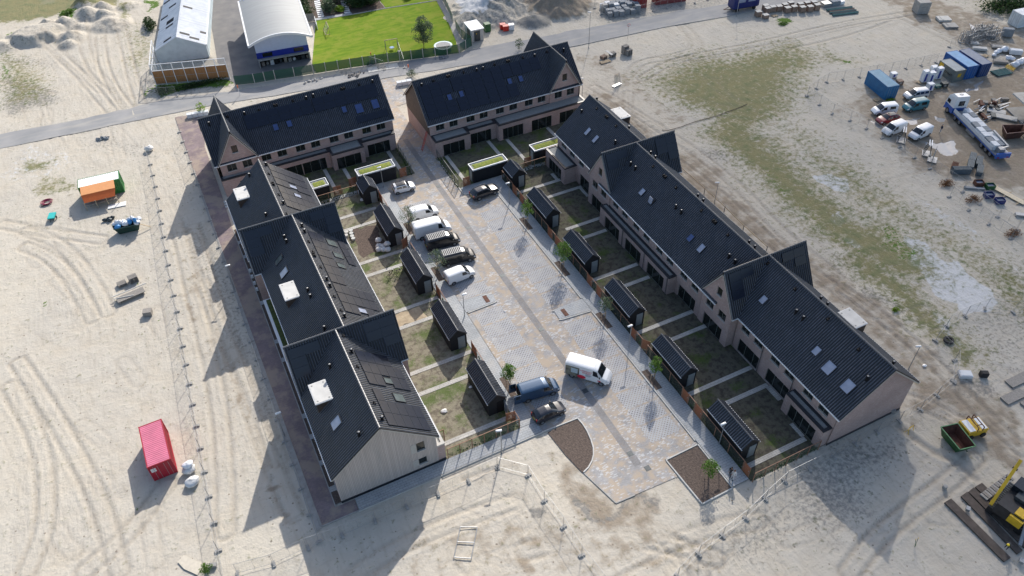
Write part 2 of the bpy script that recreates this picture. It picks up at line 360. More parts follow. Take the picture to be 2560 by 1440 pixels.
def heap(px,py,r_,h,e=1.0,rot=0,flat=0.0,dark=0.0,seed=1,world=False):
    cx,cy=(px,py) if world else G(px,py)
    k=np.where((np.abs(X-cx)<r_*2.4)&(np.abs(Y-cy)<r_*2.4))[0]; a=X[k]-cx;b=Y[k]-cy
    c_,s_=math.cos(rot),math.sin(rot); u=(a*c_+b*s_)/e; v=-a*s_+b*c_; d=np.hypot(u,v)/r_+(fbm(X[k],Y[k],2.2,3,seed)-0.5)*0.45
    z=np.clip(1-d,0,1-flat)/(1-flat)*h; z=z+(fbm(X[k],Y[k],1.0,3,seed+5)-0.5)*0.35*np.clip(z,0,1); Z[k]=np.maximum(Z[k],Z[k]*0+z-0.06) if h>0 else Z[k]
    if dark>0: CH['dark'][k]=np.maximum(CH['dark'][k],np.clip((1-d)*4,0,1)*dark)
    if dark<0: CH['brown'][k]=np.maximum(CH['brown'][k],np.clip((1-d)*4,0,1)*-dark)
# vegetation cover
zone('grass',[(1620,200),(1740,150),(1960,108),(2030,140),(1985,215),(1950,300),(1850,345),(1760,290),(1680,240)],0.62,8)
zone('grass',[(1690,140),(1760,120),(1980,100),(1970,150),(1800,175),(1690,185)],0.3,5)
zone('grass',[(1780,285),(1870,300),(1960,390),(2070,505),(2180,555),(2310,640),(2350,700),(2290,705),(2190,690),(2100,610),(1990,540),(1870,430),(1780,340)],0.7,6)
zone('green',[(1900,400),(2010,520),(2130,600),(2230,680),(2200,690),(2080,600),(1960,520),(1880,440)],0.42,2.5)
zone('green',[(2190,560),(2240,575),(2310,640),(2270,655),(2200,600)],0.55,2)
zone('grass',[(2130,620),(2230,690),(2330,780),(2440,860),(2400,880),(2290,800),(2200,730),(2120,660)],0.8,5)
zone('grass',[(2420,640),(2500,660),(2560,700),(2560,790),(2480,760)],0.5,5)
zone('grass',[(1960,300),(2200,470),(2380,600),(2560,700),(2560,740),(2340,620),(2180,540),(2030,440)],0.48,8)
zone('green',[(1940,55),(1975,50),(1980,66),(1948,66)],1.0,0.8); zone('green',[(2110,140),(2140,142),(2135,150),(2112,150)],0.9,0.8)
zone('grass',[(2050,110),(2100,130),(2160,150),(2050,160)],0.38,3)
zone('grass',[(-300,-80),(330,-80),(290,10),(150,28),(60,52),(0,60)],0.9,2); zone('pale',[(85,-5),(140,-5),(130,10),(90,14)],0.7,2)
zone('green',[(0,84),(80,64),(78,74),(0,88)],0.8,0.8); zone('green',[(155,22),(190,22),(192,48),(150,44)],1.0,1)
zone('green',[(360,0),(385,0),(375,35),(365,30)],0.9,0.8);zone('grass',[(305,0),(325,0),(320,60),(305,60)],0.5,1)
zone('grass',[(0,130),(60,150),(120,210),(100,260),(0,260)],0.42,4); zone('green',[(0,160),(8,165),(8,195),(0,205)],0.9,1)
zone('dark',[(0,180),(60,200),(130,225),(150,255),(60,285),(0,290)],0.62,3); zone('dark',[(0,130),(40,138),(140,150),(120,175),(0,170)],0.4,3)
zone('grass',[(320,85),(345,60),(385,80),(380,175),(320,160)],0.35,4);zone('green',[(378,215),(395,218),(393,240),(378,240)],0.8,0.7)
zone('green',[(385,205),(580,185),(590,200),(400,245)],0.85,0.7);zone('dark',[(370,190),(440,240),(590,200),(560,180)],0.75,1)
zone('grass',[(70,400),(125,400),(120,420),(60,425)],0.6,1.5); zone('grass',[(90,445),(190,450),(185,470),(95,470)],0.42,2)
for a,b,s in ((345,1275,3),(352,1190,2),(175,36,4),(378,812,2),(128,770,2.5),(362,700,2),(2238,776,3)): zone('green',[(a-4*s/2,b-3*s/2),(a+4*s/2,b-3*s/2),(a+4*s/2,b+3*s/2),(a-4*s/2,b+3*s/2)],1.0,0.35)
zone('grass',[(2390,1),(2500,-40),(2560,-40),(2560,60),(2500,30)],0.25,4);zone('green',[(2490,-30),(2600,-30),(2600,20),(2540,18)],0.95,2)
# pale dried ponds and bright sand
zone('pale',[(2262,598),(2285,600),(2330,640),(2400,655),(2440,715),(2462,755),(2445,770),(2400,785),(2365,770),(2325,715),(2290,665)],1.0,0.7)
zone('pale',[(2028,445),(2060,435),(2098,448),(2096,468),(2060,472)],1.0,0.6); zone('pale',[(2074,530),(2095,526),(2120,540),(2100,552),(2078,545)],1.0,0.5)
zone('pale',[(2105,590),(2140,588),(2165,610),(2130,620)],0.75,0.8); zone('pale',[(2345,780),(2390,800),(2430,850),(2420,870),(2360,830)],0.5,1.2)
zone('pale',[(2260,480),(2330,490),(2470,600),(2560,680),(2560,700),(2400,600),(2290,520)],0.42,2.5); zone('pale',[(1950,100),(2230,20),(2400,80),(2200,130)],0.25,5)
zone('pale',[(1150,0),(1270,0),(1180,55),(1150,50)],0.8,1.5); zone('pale',[(2480,-10),(2540,40),(2490,60),(2420,20)],0.35,2)
zone('cream',[(2130,730),(2200,735),(2300,790),(2330,830),(2250,820)],0.8,2)
zone('cream',[(0,560),(40,600),(60,800),(0,900)],0.6,5); zone('cream',[(0,960),(60,980),(120,1100),(40,1440),(0,1440)],0.5,6)
zone('cream',[(560,1290),(700,1310),(720,1440),(540,1440)],0.5,3); zone('cream',[(0,85),(160,32),(165,48),(0,105)],0.6,1); zone('cream',[(2440,990),(2560,1075),(2560,1110),(2420,1010)],0.8,0.8)
# damp / brown soil, some patches with building shade painted in
zone('brown',[(2290,410),(2120,265),(2200,215),(2380,200),(2640,150),(2700,500),(2440,470)],0.7,4)
zone('brown',[(2180,-20),(2300,60),(2430,110),(2640,180),(2640,90),(2400,20),(2300,-20)],0.55,2)
zone('brown',[(1380,1140),(1420,1150),(1520,1250),(1640,1290),(1640,1340),(1500,1310),(1430,1240)],0.7,2.2)
zone('dark',[(1425,1200),(1470,1240),(1510,1275),(1560,1278),(1640,1275),(1640,1285),(1560,1290),(1505,1290),(1450,1250)],0.75,0.5)
zone('brown',[(1460,1330),(1600,1340),(1560,1390),(1470,1360)],0.45,1.5); zone('dark',[(1335,1260),(1370,1265),(1365,1290),(1340,1290)],0.8,0.5)
zone('dark',[(1990,1150),(2120,1090),(2250,1080),(2270,1160),(2180,1220),(2170,1300),(2060,1345),(1970,1310),(1960,1230)],0.5,3.5)  # dark soil that also paints the soft shadow of the east gable
zone('dark',[(1880,1260),(1960,1230),(2000,1330),(1900,1420),(1830,1380)],0.4,3)
zone('brown',[(2110,760),(2200,800),(2300,870),(2360,960),(2300,980),(2200,860),(2120,800)],0.5,2)
zone('dark',[(2060,640),(2120,640),(2160,680),(2100,690)],0.35,2); zone('dark',[(2150,730),(2230,770),(2290,790),(2270,800),(2180,775)],0.62,1.2)
zone('brown',[(2270,980),(2330,930),(2450,960),(2560,1080),(2560,1200),(2470,1150),(2400,1050),(2280,1040)],0.55,2.5)
zone('dark',[(2330,910),(2440,930),(2480,980),(2400,990)],0.5,1.5); zone('dark',[(2370,870),(2410,860),(2430,870),(2410,885)],0.85,0.5)
zone('dark',[(2400,700),(2560,640),(2620,760),(2620,980),(2560,960),(2430,850)],0.30,3)
zone('dark',[(1215,15),(1330,5),(1350,60),(1300,80),(1200,50)],0.25,2)
zone('brown',[(1150,140),(1250,110),(1400,100),(1350,110),(1200,150)],0.28,1.5); zone('dark',[(1380,85),(1480,75),(1500,85),(1420,110)],0.3,1.5)
zone('brown',[(1400,390/2+0),(1440,140),(1500,130),(1560,180),(1700,300),(1680,330),(1540,200),(1450,160)],0.35,1.2)
zone('brown',[(1500,230),(1590,300),(1780,425),(1970,590),(2130,710),(2300,850),(2280,880),(2100,760),(1890,600),(1690,450),(1540,320),(1470,250)],0.55,2.0)
zone('brown',[(950,1400),(1100,1300),(1300,1270),(1420,1300),(1640,1330),(1800,1330),(1860,1400),(1700,1440),(1500,1450),(1000,1450)],0.30,4)
zone('brown',[(430,560),(480,560),(560,800),(640,1060),(600,1080),(500,850)],0.28,3)
zone('dark',[(1690,360),(1760,370),(1850,420),(1760,400)],0.4,1.2);zone('dark',[(1740,365),(1800,370),(1830,395),(1760,395)],0.45,1)
zone('dark',[(1500,5),(1640,0),(1900,-20),(2500,-60),(1900,20),(1790,25),(1500,60),(1420,50)],0.3,1.5)
zone('dark',[(500,560),(545,640),(600,780),(700,1000),(720,1100),(680,1060),(600,880),(520,700),(480,600)],0.33,1.6)  # grey strip: soil tone with the west row's shadow painted in
zone('brown',[(475,740),(500,760),(500,800),(480,780)],0.55,0.5);zone('brown',[(580,990),(590,1010),(596,1060),(588,1062)],0.5,0.3);zone('brown',[(640,1210),(690,1205),(690,1220),(645,1225)],0.7,0.5)
zone('brown',[(1300,1400),(1345,1395),(1350,1440),(1290,1440)],0.65,0.7);zone('brown',[(700,1270),(740,1262),(735,1280),(700,1285)],0.5,0.6)
zone('dark',[(2440,40),(2540,120),(2560,200),(2480,160),(2380,120),(2360,60)],0.25,3)
zone('dark',[(205,345),(300,355),(420,385),(400,395),(260,372),(200,365)],0.28,1.2); zone('pale',[(60,360),(180,395),(235,400),(90,450),(0,460),(0,430)],0.35,1)
zone('cream',[(900,182),(1000,160),(960,185),(870,200)],0.6,0.6)
# water puddles in the yard
for P in ([(2148,293),(2165,295),(2192,308),(2188,315),(2168,311)],[(2262,305),(2300,303),(2296,318),(2265,315)],[(2328,288),(2345,290),(2342,303),(2330,300)],[(2340,360),(2380,352),(2408,385),(2385,390),(2350,372)],[(2410,225),(2460,205),(2450,215),(2420,235)],[(2432,62),(2462,78),(2452,88),(2430,76)]):
    zone('wet',P,1.0,0.35)
# tracks
for P in ([(60,577),(117,592),(180,637),(235,715),(270,785)],[(60,615),(125,642),(165,685),(205,745),(230,800)],[(0,560),(100,580),(260,600)],[(300,1440),(250,1250),(140,1050),(40,900)],[(60,1440),(120,1300),(100,1100),(20,960)],[(200,1440),(330,1330),(420,1200)],
    [(250,90),(260,190),(330,285)],[(205,60),(215,150),(300,275)],[(120,110),(200,190),(290,290)],[(105,95),(180,170),(260,230)],[(480,560),(540,760),(620,960),(700,1160)],[(440,560),(490,760),(540,960),(560,1160),(560,1340)],[(500,700),(590,900),(640,1060),(740,1300)],
    [(1450,235),(1580,330),(1760,450),(1940,620),(2080,720),(2230,820)],[(1480,215),(1600,290),(1740,380),(1850,470),(1960,590),(2100,700)],[(1700,60),(1745,100),(1742,125),(1690,140),(1600,155),(1570,190)],[(1600,200),(1680,150),(1900,110),(2100,60),(2300,30)],[(1570,230),(1565,300),(1600,330)],
    [(2100,720),(2200,790),(2330,900),(2460,1040),(2560,1130)],[(2140,980),(2300,1000),(2440,1080)],[(2560,150),(2440,190),(2380,240),(2350,330),(2440,440),(2560,500)],[(2240,0),(2400,70),(2560,150)],[(2230,30),(2400,110),(2560,190)],
    [(1500,1440),(1640,1370),(1760,1330),(1900,1300)],[(1300,1380),(1480,1340),(1640,1350),(1800,1400)],[(880,1440),(1000,1360),(1180,1290),(1300,1250)],[(1560,1290),(1700,1360),(1750,1440)],[(2120,1440),(2200,1330),(2380,1200),(2440,1140)],[(300,60),(330,190),(360,290)]):
    track(P,st=rnd.uniform(0.75,1.1)); track([(x+rnd.uniform(-14,14),y+rnd.uniform(-10,10)) for x,y in P],w_=.3,st=rnd.uniform(.3,.7))
for i in range(200):   # faint short ruts
    a=rnd.choice([(rnd.uniform(0,540),rnd.uniform(300,1440)),(rnd.uniform(1100,2560),rnd.uniform(1150,1440)),(rnd.uniform(1500,2500),rnd.uniform(20,700)),(rnd.uniform(0,360),rnd.uniform(60,320)),(rnd.uniform(2100,2560),rnd.uniform(780,1200))])
    an=rnd.uniform(0.6,1.5) if a[0]<600 else rnd.uniform(-0.5,0.9); L_=rnd.uniform(30,150); b=(a[0]+L_*math.cos(an),a[1]+L_*math.sin(an)); c_=((a[0]+b[0])/2+rnd.uniform(-9,9),(a[1]+b[1])/2+rnd.uniform(-9,9))
    track([a,c_,b],w_=rnd.uniform(0.15,0.35),gap=1.8,st=rnd.uniform(0.25,0.65),double=rnd.random()<0.5)
for P in ([(1760,445/1),(1690,325),(1700,318)],):
    pass
track([(1960,124),(2040,108),(2150,80),(2230,50)],w_=0.5,st=0.8,double=False,depth=0.1); track([(0,205),(60,212),(140,232)],w_=0.5,st=0.7,double=False)
track([(2240,1060),(2330,1130),(2390,1150),(2440,1200)],w_=0.6,st=1.0,double=False,depth=0.2); track([(1150,1200),(1240,1170),(1300,1160)],w_=0.3,st=0.9,double=False,depth=0.15)
# heaps
for i,(a,b,r_,h) in enumerate(((212,10,3.3,2.2),(216,42,4.2,2.6),(257,20,2.8,1.6),(258,42,2.8,1.8),(118,66,3.2,1.9),(166,62,3.4,2.0),(280,62,4.6,1.7),(178,95,3.4,1.7),(172,113,2.2,1.3),(12,115,3.6,1.2),(200,70,3,1.0),(320,15,3,1.0))): heap(a,b,r_,h,dark=0.28,seed=30+i)
heap(92,92,5.0,1.8,flat=0.55,dark=0.25,seed=50,e=1.3)
heap(68.5,151.5,8.5,4.2,e=1.35,rot=0.5,dark=0.45,seed=60,world=True); heap(76,158,8,4.5,e=1.3,dark=0.42,seed=61,world=True); heap(82,147,8.8,5.0,dark=-0.9,seed=62,world=True); heap(73.3,141.3,3.4,1.9,dark=0.95,seed=63,world=True,e=1.2)
heap(38,138,1.4,0.4,dark=0.35,seed=71,world=True); heap(31,139.6,1.6,0.35,dark=0.5,seed=72,world=True)
# keep the built plot level
def flatten(x0,y0,x1,y1,z=-0.05,soft=1.0):
    k=(X>x0-soft)&(X<x1+soft)&(Y>y0-soft)&(Y<y1+soft); Z[k]=z
flatten(-1.6,46.5,26.5,134); flatten(20,30.5,66,120); flatten(35,98,66,124); flatten(24,40,45,60)
k=np.hypot(X-60,Y-100)>260; Z[k]=-0.05
me=bpy.data.meshes.new('ground'); co=np.stack([X,Y,Z],1).ravel()
I=np.arange((nx-1)*(ny-1)); a=I//(ny-1)*ny+I%(ny-1); F4=np.stack([a,a+ny,a+ny+1,a+1],1)
me.vertices.add(X.size); me.vertices.foreach_set('co',co); me.loops.add(F4.size); me.loops.foreach_set('vertex_index',F4.ravel().astype(np.int32))
me.polygons.add(len(F4)); me.polygons.foreach_set('loop_start',(np.arange(len(F4))*4).astype(np.int32)); me.update(calc_edges=True); me.validate()
me.polygons.foreach_set('use_smooth',np.ones(len(F4),bool))
for nm,ks in (('m1',('grass','green','dark','pale')),('m2',('brown','track','wet','cream'))):
    at=me.color_attributes.new(nm,'FLOAT_COLOR','POINT'); at.data.foreach_set('color',np.stack([CH[k_] for k_ in ks],1).ravel().astype(np.float32))
gro=bpy.data.objects.new('ground',me); C.objects.link(gro); gro['kind']='structure'
m,g=newmat('construction_sand',0.95,0.15); me.materials.append(m)
def attr(nm):
    x=g.n('ShaderNodeAttribute',attribute_name=nm); s_=g.n('ShaderNodeSeparateColor'); g.l(x.outputs['Color'],s_.inputs[0]); return s_.outputs[0],s_.outputs[1],s_.outputs[2],x.outputs['Alpha']
gr,gn,dk,pa=attr('m1'); br,tk,we,cr=attr('m2')
nf=g.noise(g.w,2.2,8,0.65); nff=g.noise(g.w,7.0,6,0.6); nl=g.noise(g.w,0.14,5); nm_=g.noise(g.w,0.55,6,0.6)
ns=g.noise(g.scalev(g.w,(1.4,0.25,1),(0,0,0.35)),1.2,6,0.6)
ns2=g.noise(g.scalev(g.w,(0.3,1.6,1),(0,0,-0.2)),1.0,6,0.6)
sand=g.mix(g.rng(nl,0.35,0.65),(0.49,0.435,0.35),(0.44,0.405,0.35))
sand=g.mix(g.rng(nm_,0.3,0.7),sand,(0.51,0.475,0.41)); sand=g.mix(g.math('MULTIPLY',g.rng(ns,0.5,0.72),0.55),sand,(0.37,0.33,0.27))
sand=g.mix(g.math('MULTIPLY',g.rng(ns2,0.55,0.72),0.4),sand,(0.36,0.325,0.27))
sand=g.mix(cr,sand,(0.55,0.505,0.42))
def thr(mask,n_,k=5.0,amt=1.0,bias=0.52):
    return g.math('MULTIPLY',g.math('MULTIPLY',g.math('SUBTRACT',g.math('ADD',mask,g.math('MULTIPLY',g.math('SUBTRACT',n_,0.5),amt*2)),bias),k,True),1.0)
c=g.mix(g.math('MULTIPLY',thr(br,nm_,2.4,0.9,0.20),0.9),sand,g.mix(g.rng(nf,0.35,0.65),(0.215,0.17,0.125),(0.30,0.25,0.19)))
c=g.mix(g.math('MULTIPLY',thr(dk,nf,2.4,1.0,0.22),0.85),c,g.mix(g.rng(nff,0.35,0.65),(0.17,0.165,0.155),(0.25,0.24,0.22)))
pal=g.math('MULTIPLY',thr(pa,g.noise(g.w,1.3,9,0.7),7,0.55,0.36),0.95); c=g.mix(pal,c,g.mix(g.rng(nf,0.3,0.7),(0.50,0.505,0.51),(0.60,0.60,0.595)))
gc=g.mix(g.rng(nff,0.35,0.65),(0.13,0.13,0.04),(0.21,0.185,0.075)); gc=g.mix(g.rng(nm_,0.45,0.7),gc,(0.085,0.115,0.03))
c=g.mix(g.math('MULTIPLY',thr(gr,g.noise(g.w,1.1,11,0.78),2.8,1.1,0.14),0.85),c,gc)
c=g.mix(thr(gn,g.noise(g.w,2.0,9,0.75),6,1.5,0.50),c,g.mix(nff,(0.05,0.11,0.015),(0.11,0.18,0.03)))
c=g.mix(g.math('MULTIPLY',g.math('MULTIPLY',tk,g.rng(nf,0.35,0.55,.35,1)),0.6),c,(0.27,0.23,0.18))
# scattered stones and dark specks
vo=g.n('ShaderNodeTexVoronoi'); vo.inputs['Scale'].default_value=0.9; g.l(g.w,vo.inputs['Vector'])
sp=g.math('MULTIPLY',g.math('LESS_THAN',vo.outputs['Distance'],0.10),g.math('GREATER_THAN',nl,0.47)); c=g.mix(g.math('MULTIPLY',sp,0.7),c,(0.17,0.14,0.11))
we=thr(we,g.noise(g.w,1.1,6,.6),5,0.9,0.45); c=g.mix(we,c,(0.36,0.355,0.345))
g.l(c,g.p.inputs['Base Color']); rw=g.rng(we,0.35,0.6,0.95,0.04); g.l(rw,g.p.inputs['Roughness'])
sw=g.rng(we,0.3,0.6,0.15,0.9); g.l(sw,g.p.inputs['Specular IOR Level'])
msk=g.rng(g.noise(g.w,0.06,3),0.48,0.62); hh=g.math('ADD',g.math('MULTIPLY',nf,0.45),g.math('ADD',g.math('MULTIPLY',g.math('MULTIPLY',ns,msk),0.8),g.math('MULTIPLY',nm_,1.0))); hh=g.math('MULTIPLY',hh,g.math('SUBTRACT',1.0,we))
g.l(g.bump(hh,0.6,0.2),g.p.inputs['Normal'])
del X,Y,Z,wx,wy,CH,co
# ------------------------------------------------------------------ roads and paving
m,g=newmat('asphalt',0.85,0.3)
c=g.mix(g.rng(g.noise(g.w,0.25,5),0.3,0.7),(0.235,0.24,0.245),(0.32,0.315,0.31)); c=g.mix(g.math('MULTIPLY',g.rng(g.noise(g.scalev(g.w,(0.3,1.5,1),(0,0,0.15)),0.5,5),0.5,0.75),0.6),c,(0.42,0.39,0.34))
c=g.mix(g.math('MULTIPLY',g.rng(g.noise(g.w,14,3),0.5,0.8),0.35),c,(0.15,0.15,0.15)); g.l(c,g.p.inputs['Base Color']); MT['asphalt']=m
E_=( (-90,146.5),(-30.5,142.4),(-7.5,140.7),(4.6,139.6),(20,136.9),(40,133.3),(60,129.9),(76,127.9),(97,126.3),(110,124.3),(124,122.6),(138,119.8),(165,112),(215,95))
N_=( (215,102),(165,118.5),(150,121.8),(131,125.8),(105,131.0),(92,132.6),(76,134.4),(60,136.3),(50,137.2),(35,139.0),(22,140.6),(9.5,143.2),(-1.5,145.6),(-14,146.0),(-30.5,147.4),(-90,152))
def wob(P,amp=0.25,step=2.0,seed=1):
    q=random.Random(seed);out=[]
    for a,b in zip(P,P[1:]+P[:1]):
        L_=math.hypot(b[0]-a[0],b[1]-a[1]); n=max(1,int(L_/step))
        for i in range(n): t=i/n; out.append((a[0]+(b[0]-a[0])*t+q.uniform(-amp,amp),a[1]+(b[1]-a[1])*t+q.uniform(-amp,amp)))
    return out
def strip_mesh(A,B,z,name,mat_):
    "sheet between two polylines sampled alike"
    def rs_(P,n):
        d=[0]
        for a,b in zip(P,P[1:]): d.append(d[-1]+math.hypot(b[0]-a[0],b[1]-a[1]))
        o=[]
        for i in range(n+1):
            t=d[-1]*i/n
            for k in range(len(P)-1):
                if t<=d[k+1]+1e-9: f=(t-d[k])/(d[k+1]-d[k]); o.append((P[k][0]+(P[k+1][0]-P[k][0])*f,P[k][1]+(P[k+1][1]-P[k][1])*f)); break
        return o
    n=160; a=rs_(A,n); b=rs_(B,n); mb=MB(); q=random.Random(3)
    vs=[(p[0],p[1]+q.uniform(-.12,.12),z) for p in a]+[(p[0],p[1]+q.uniform(-.3,.3),z) for p in b]
    mb.add(vs,[(i,i+1,n+2+i,n+1+i) for i in range(n)]); return struct(name,mb,mat_)
strip_mesh(list(E_),list(N_)[::-1],0.0,'road',MT['asphalt'])
# kerb line along the south edge of the road (east part)
mb=MB()
for a,b in zip(E_[6:11],E_[7:12]): mb.bar((a[0],a[1]-0.05,0.0),(b[0],b[1]-0.05,0.0),0.15,0.12)
struct('road_kerb',mb,MT['concrete'])
mb=MB()
for i in range(3):
    a=(35.1+i*2.02,137.2-i*0.30); mb.obox((a[0]+1,a[1]+0.95),(0.988,-0.15),1.97,1.95,-0.02,0.07)
struct('concrete_crossing_slabs',mb,MT['pconc'])
def paver(name,cols,lines,var=0.25,bw=0.21,bh=0.105,patch=None,patchcol=None,rough=0.85,grid=None):
    m,g=newmat(name,rough,0.3)
    bt=g.n('ShaderNodeTexBrick'); g.l(g.scalev(g.w,(1,1,1)),bt.inputs['Vector']); bt.inputs['Scale'].default_value=1; bt.inputs['Brick Width'].default_value=bw; bt.inputs['Row Height'].default_value=bh; bt.inputs['Mortar Size'].default_value=bh*0.045
    bt.inputs['Color1'].default_value=(*cols[0],1); bt.inputs['Color2'].default_value=(*cols[1],1); bt.inputs['Mortar'].default_value=(*lines,1)
    c=bt.outputs[0]
    c=g.mix(1.0,c,g.rng(g.noise(g.w,0.5,5),0.3,0.7,0.85,1.15),'MULTIPLY')
    if patch:
        n1=g.noise(g.w,patch[0],9,0.68); n2=g.noise(g.w,patch[0]*0.25,3); f=g.rng(g.math('ADD',g.math('MULTIPLY',n1,0.65),g.math('MULTIPLY',n2,0.35)),patch[1],patch[2]); c=g.mix(g.math('MULTIPLY',f,patch[3]),c,patchcol)
    g.l(c,g.p.inputs['Base Color']); g.l(g.bump(bt.outputs['Fac'],0.35,-0.008),g.p.inputs['Normal'])
    return m,g,c
MT['pave'],g,c=paver('courtyard_pavers',((0.34,0.335,0.335),(0.29,0.285,0.285)),(0.27,0.24,0.20),patch=(0.9,0.44,0.55,0.8),patchcol=(0.43,0.345,0.255))
# loose white joint sand / efflorescence: blocky speckles aligned to the pavers
sc_=g.n('ShaderNodeVectorMath',operation='SNAP'); g.l(g.w,sc_.inputs[0]); sc_.inputs[1].default_value=(0.34,0.11,10)
wn=g.n('ShaderNodeTexWhiteNoise'); g.l(sc_.outputs[0],wn.inputs[0]); n3=g.noise(g.w,0.28,4)
sp=g.math('MULTIPLY',g.math('GREATER_THAN',g.math('ADD',wn.outputs[0],g.math('MULTIPLY',g.rng(n3,0.35,0.65),0.42)),1.05),g.rng(g.noise(g.w,1.1,4),0.40,0.5))
c=g.mix(g.math('MULTIPLY',sp,0.65),c,(0.54,0.55,0.56)); g.l(c,g.p.inputs['Base Color'])
MT['gut'],_,_=paver('gutter_clinkers',((0.27,0.265,0.265),(0.22,0.215,0.215)),(0.22,0.18,0.15),patch=(2.5,0.5,0.6,0.5),patchcol=(0.26,0.22,0.18))
MT['path'],_,_=paver('grey_path_tiles',((0.39,0.405,0.415),(0.35,0.365,0.375)),(0.16,0.16,0.15),bw=0.6,bh=0.3,patch=(0.5,0.5,0.65,0.35),patchcol=(0.38,0.33,0.27))
MT['street'],_,_=paver('purple_street_clinkers',((0.24,0.185,0.19),(0.19,0.15,0.16)),(0.22,0.18,0.15),patch=(0.45,0.47,0.56,0.8),patchcol=(0.34,0.275,0.22))
MT['gtile'],_,_=paver('garden_path_tiles',((0.45,0.44,0.41),(0.40,0.39,0.365)),(0.2,0.18,0.15),bw=0.6,bh=0.3)
# perforated bay blocks: dark holes in a diagonal lattice
m,g=newmat('grass_bay_blocks',0.9,0.2)
def wave(rot,sc_):
    x=g.n('ShaderNodeSeparateXYZ'); g.l(g.scalev(g.w,(sc_,sc_,sc_),(0,0,rot)),x.inputs[0]); return x.outputs[0]
a=g.math('ABSOLUTE',g.math('SUBTRACT',g.math('FRACT',wave(R(45),3.3)),0.5)); b=g.math('ABSOLUTE',g.math('SUBTRACT',g.math('FRACT',wave(R(-45),3.3)),0.5))
hole=g.math('LESS_THAN',g.math('MAXIMUM',a,b),0.26)
base=g.mix(g.rng(g.noise(g.w,0.8,5),0.3,0.7),(0.36,0.365,0.375),(0.43,0.43,0.43)); hc=g.mix(g.rng(g.noise(g.w,0.7,4),0.4,0.62),(0.19,0.175,0.175),(0.36,0.32,0.275))
c=g.mix(hole,base,hc); g.l(c,g.p.inputs['Base Color']); g.l(g.bump(hole,0.3,-0.02),g.p.inputs['Normal']); MT['bay']=m
ZP=0.0
# courtyard paving outline (with the rounded planting bed cut out of its south-west)
arc=[(30.13,46.85)]+[G(1260+x/4,900+y/4) for x,y in ((785,640),(830,710),(870,800),(893,880),(895,950),(880,1010),(845,1075),(795,1125))]
yard=[(35.2,130.5),(31.2,130.6),(31.2,101.7),(25.55,101.7),(25.55,48.6),(25.7,47.05)]+arc+[(28.28,35.29),(36.1,35.0),(36.0,37.45),(40.45,37.45),(40.45,90.3),(38.9,92.6),(35.62,92.6),(35.62,104.0),(35.5,130.3)]
mb=MB(); tri=tessellate_polygon([[Vector((p[0],p[1],0)) for p in yard]]); 
mb.add([(p[0],p[1],ZP) for p in yard],[t if (Vector(yard[t[1]])-Vector(yard[t[0]])).cross(Vector(yard[t[2]])-Vector(yard[t[0]]))>0 else t[::-1] for t in tri]); struct('courtyard_paving',mb,MT['pave'])
struct('gutter_strip',MB().sheet([(32.55,38.2),(33.45,38.2),(33.45,112),(32.55,112)],ZP+0.004),MT['gut'])
# bays
for x0,x1,rows in ((35.95,39.9,[(40,42.4),(42.7,45.0),(45.3,47.7),(48,50.4),(50.7,53),(53.3,55.6),(55.9,58.2),(58.5,60.8),(65.0,67.2),(67.5,69.4),(69.7,72.0),(72.3,74.5),(74.8,77.0),(77.3,79.4),(79.7,81.9),(82.2,84.8),(85.1,87.4)]),
                   (26.3,30.2,[(49.0,51.3),(51.6,54.0),(54.3,56.7),(57.0,59.9),(60.4,62.7),(63.0,65.3),(65.6,67.9),(71.2,73.4),(73.7,76.0),(76.3,78.7),(79,81.3),(81.6,84),(84.3,86.6),(86.9,89.2),(89.5,91.8),(92.1,94.4)])):
    mb=MB()
    for a,b in rows: mb.sheet(wob([(x0,a),(x1,a),(x1,b),(x0,b)],0.05,0.5,int(a*10)),ZP+0.004)
    struct('parking_bays',mb,MT['bay'])
# pavements
def slab(name,pts,mat_,z0=-0.05,z1=0.09): return struct(name,MB().prism(pts,z0,z1),mat_)
slab('east_path',[(40.65,31.2),(42.75,31.2),(42.9,94.6),(36.0,94.6),(35.8,92.75),(38.8,92.7),(40.65,90.35)],MT['path'])
slab('west_path',[(23.45,48.7),(25.45,48.7),(25.45,101.8),(23.45,101.8)],MT['path'])
slab('south_path',[(3.3,46.95),(25.6,47.05),(25.6,48.65),(3.3,48.55)],MT['path'])
slab('path_spur',[(25.5,68.75),(30.0,68.9),(30.2,70.2),(29.2,70.9),(25.5,71.1)],MT['path'],z1=0.085); slab('path_spur',[(36.0,61.9),(40.6,61.5),(40.6,63.9),(36.1,63.8)],MT['path'],z1=0.085)
slab('path_spur',[(16.1,100.9),(23.5,100.9),(23.5,101.7),(16.1,101.7)],MT['path'],z1=0.085); slab('path_spur',[(42.85,93.9),(50.7,93.9),(50.7,94.7),(42.85,94.7)],MT['path'],z1=0.085)
def kerb(P,name='kerb',z=0.11,w_=0.14,mt='pconc'):
    mb=MB()
    for a,b in zip(P,P[1:]): mb.bar((a[0],a[1],z/2-0.03),(b[0],b[1],z/2-0.03),w_,z+0.06)
    return struct(name,mb,MT[mt])
kerb([(40.53,38.0),(40.53,61.35),(36.4,61.7),(35.9,61.85)]); kerb([(40.53,64.0),(40.53,90.2),(38.85,92.65),(36.0,92.65),(35.7,93.1),(35.65,104)]); kerb([(35.9,63.6),(36.3,63.75)])
kerb([(25.7,68.6),(29.7,68.7),(30.1,68.85)]); kerb([(30.1,70.45),(28.8,70.7)])
kerb([(25.5,47.0)]+arc); kerb([arc[-1],(28.28,35.29),(30.6,35.2)],z=.04,mt='concrete'); kerb([(36.1,37.35),(40.5,37.45),(40.5,31.1),(36.4,31.0),(36.1,37.3)])
kerb([(3.2,46.85),(25.5,46.95)],z=0.1,w_=0.08)
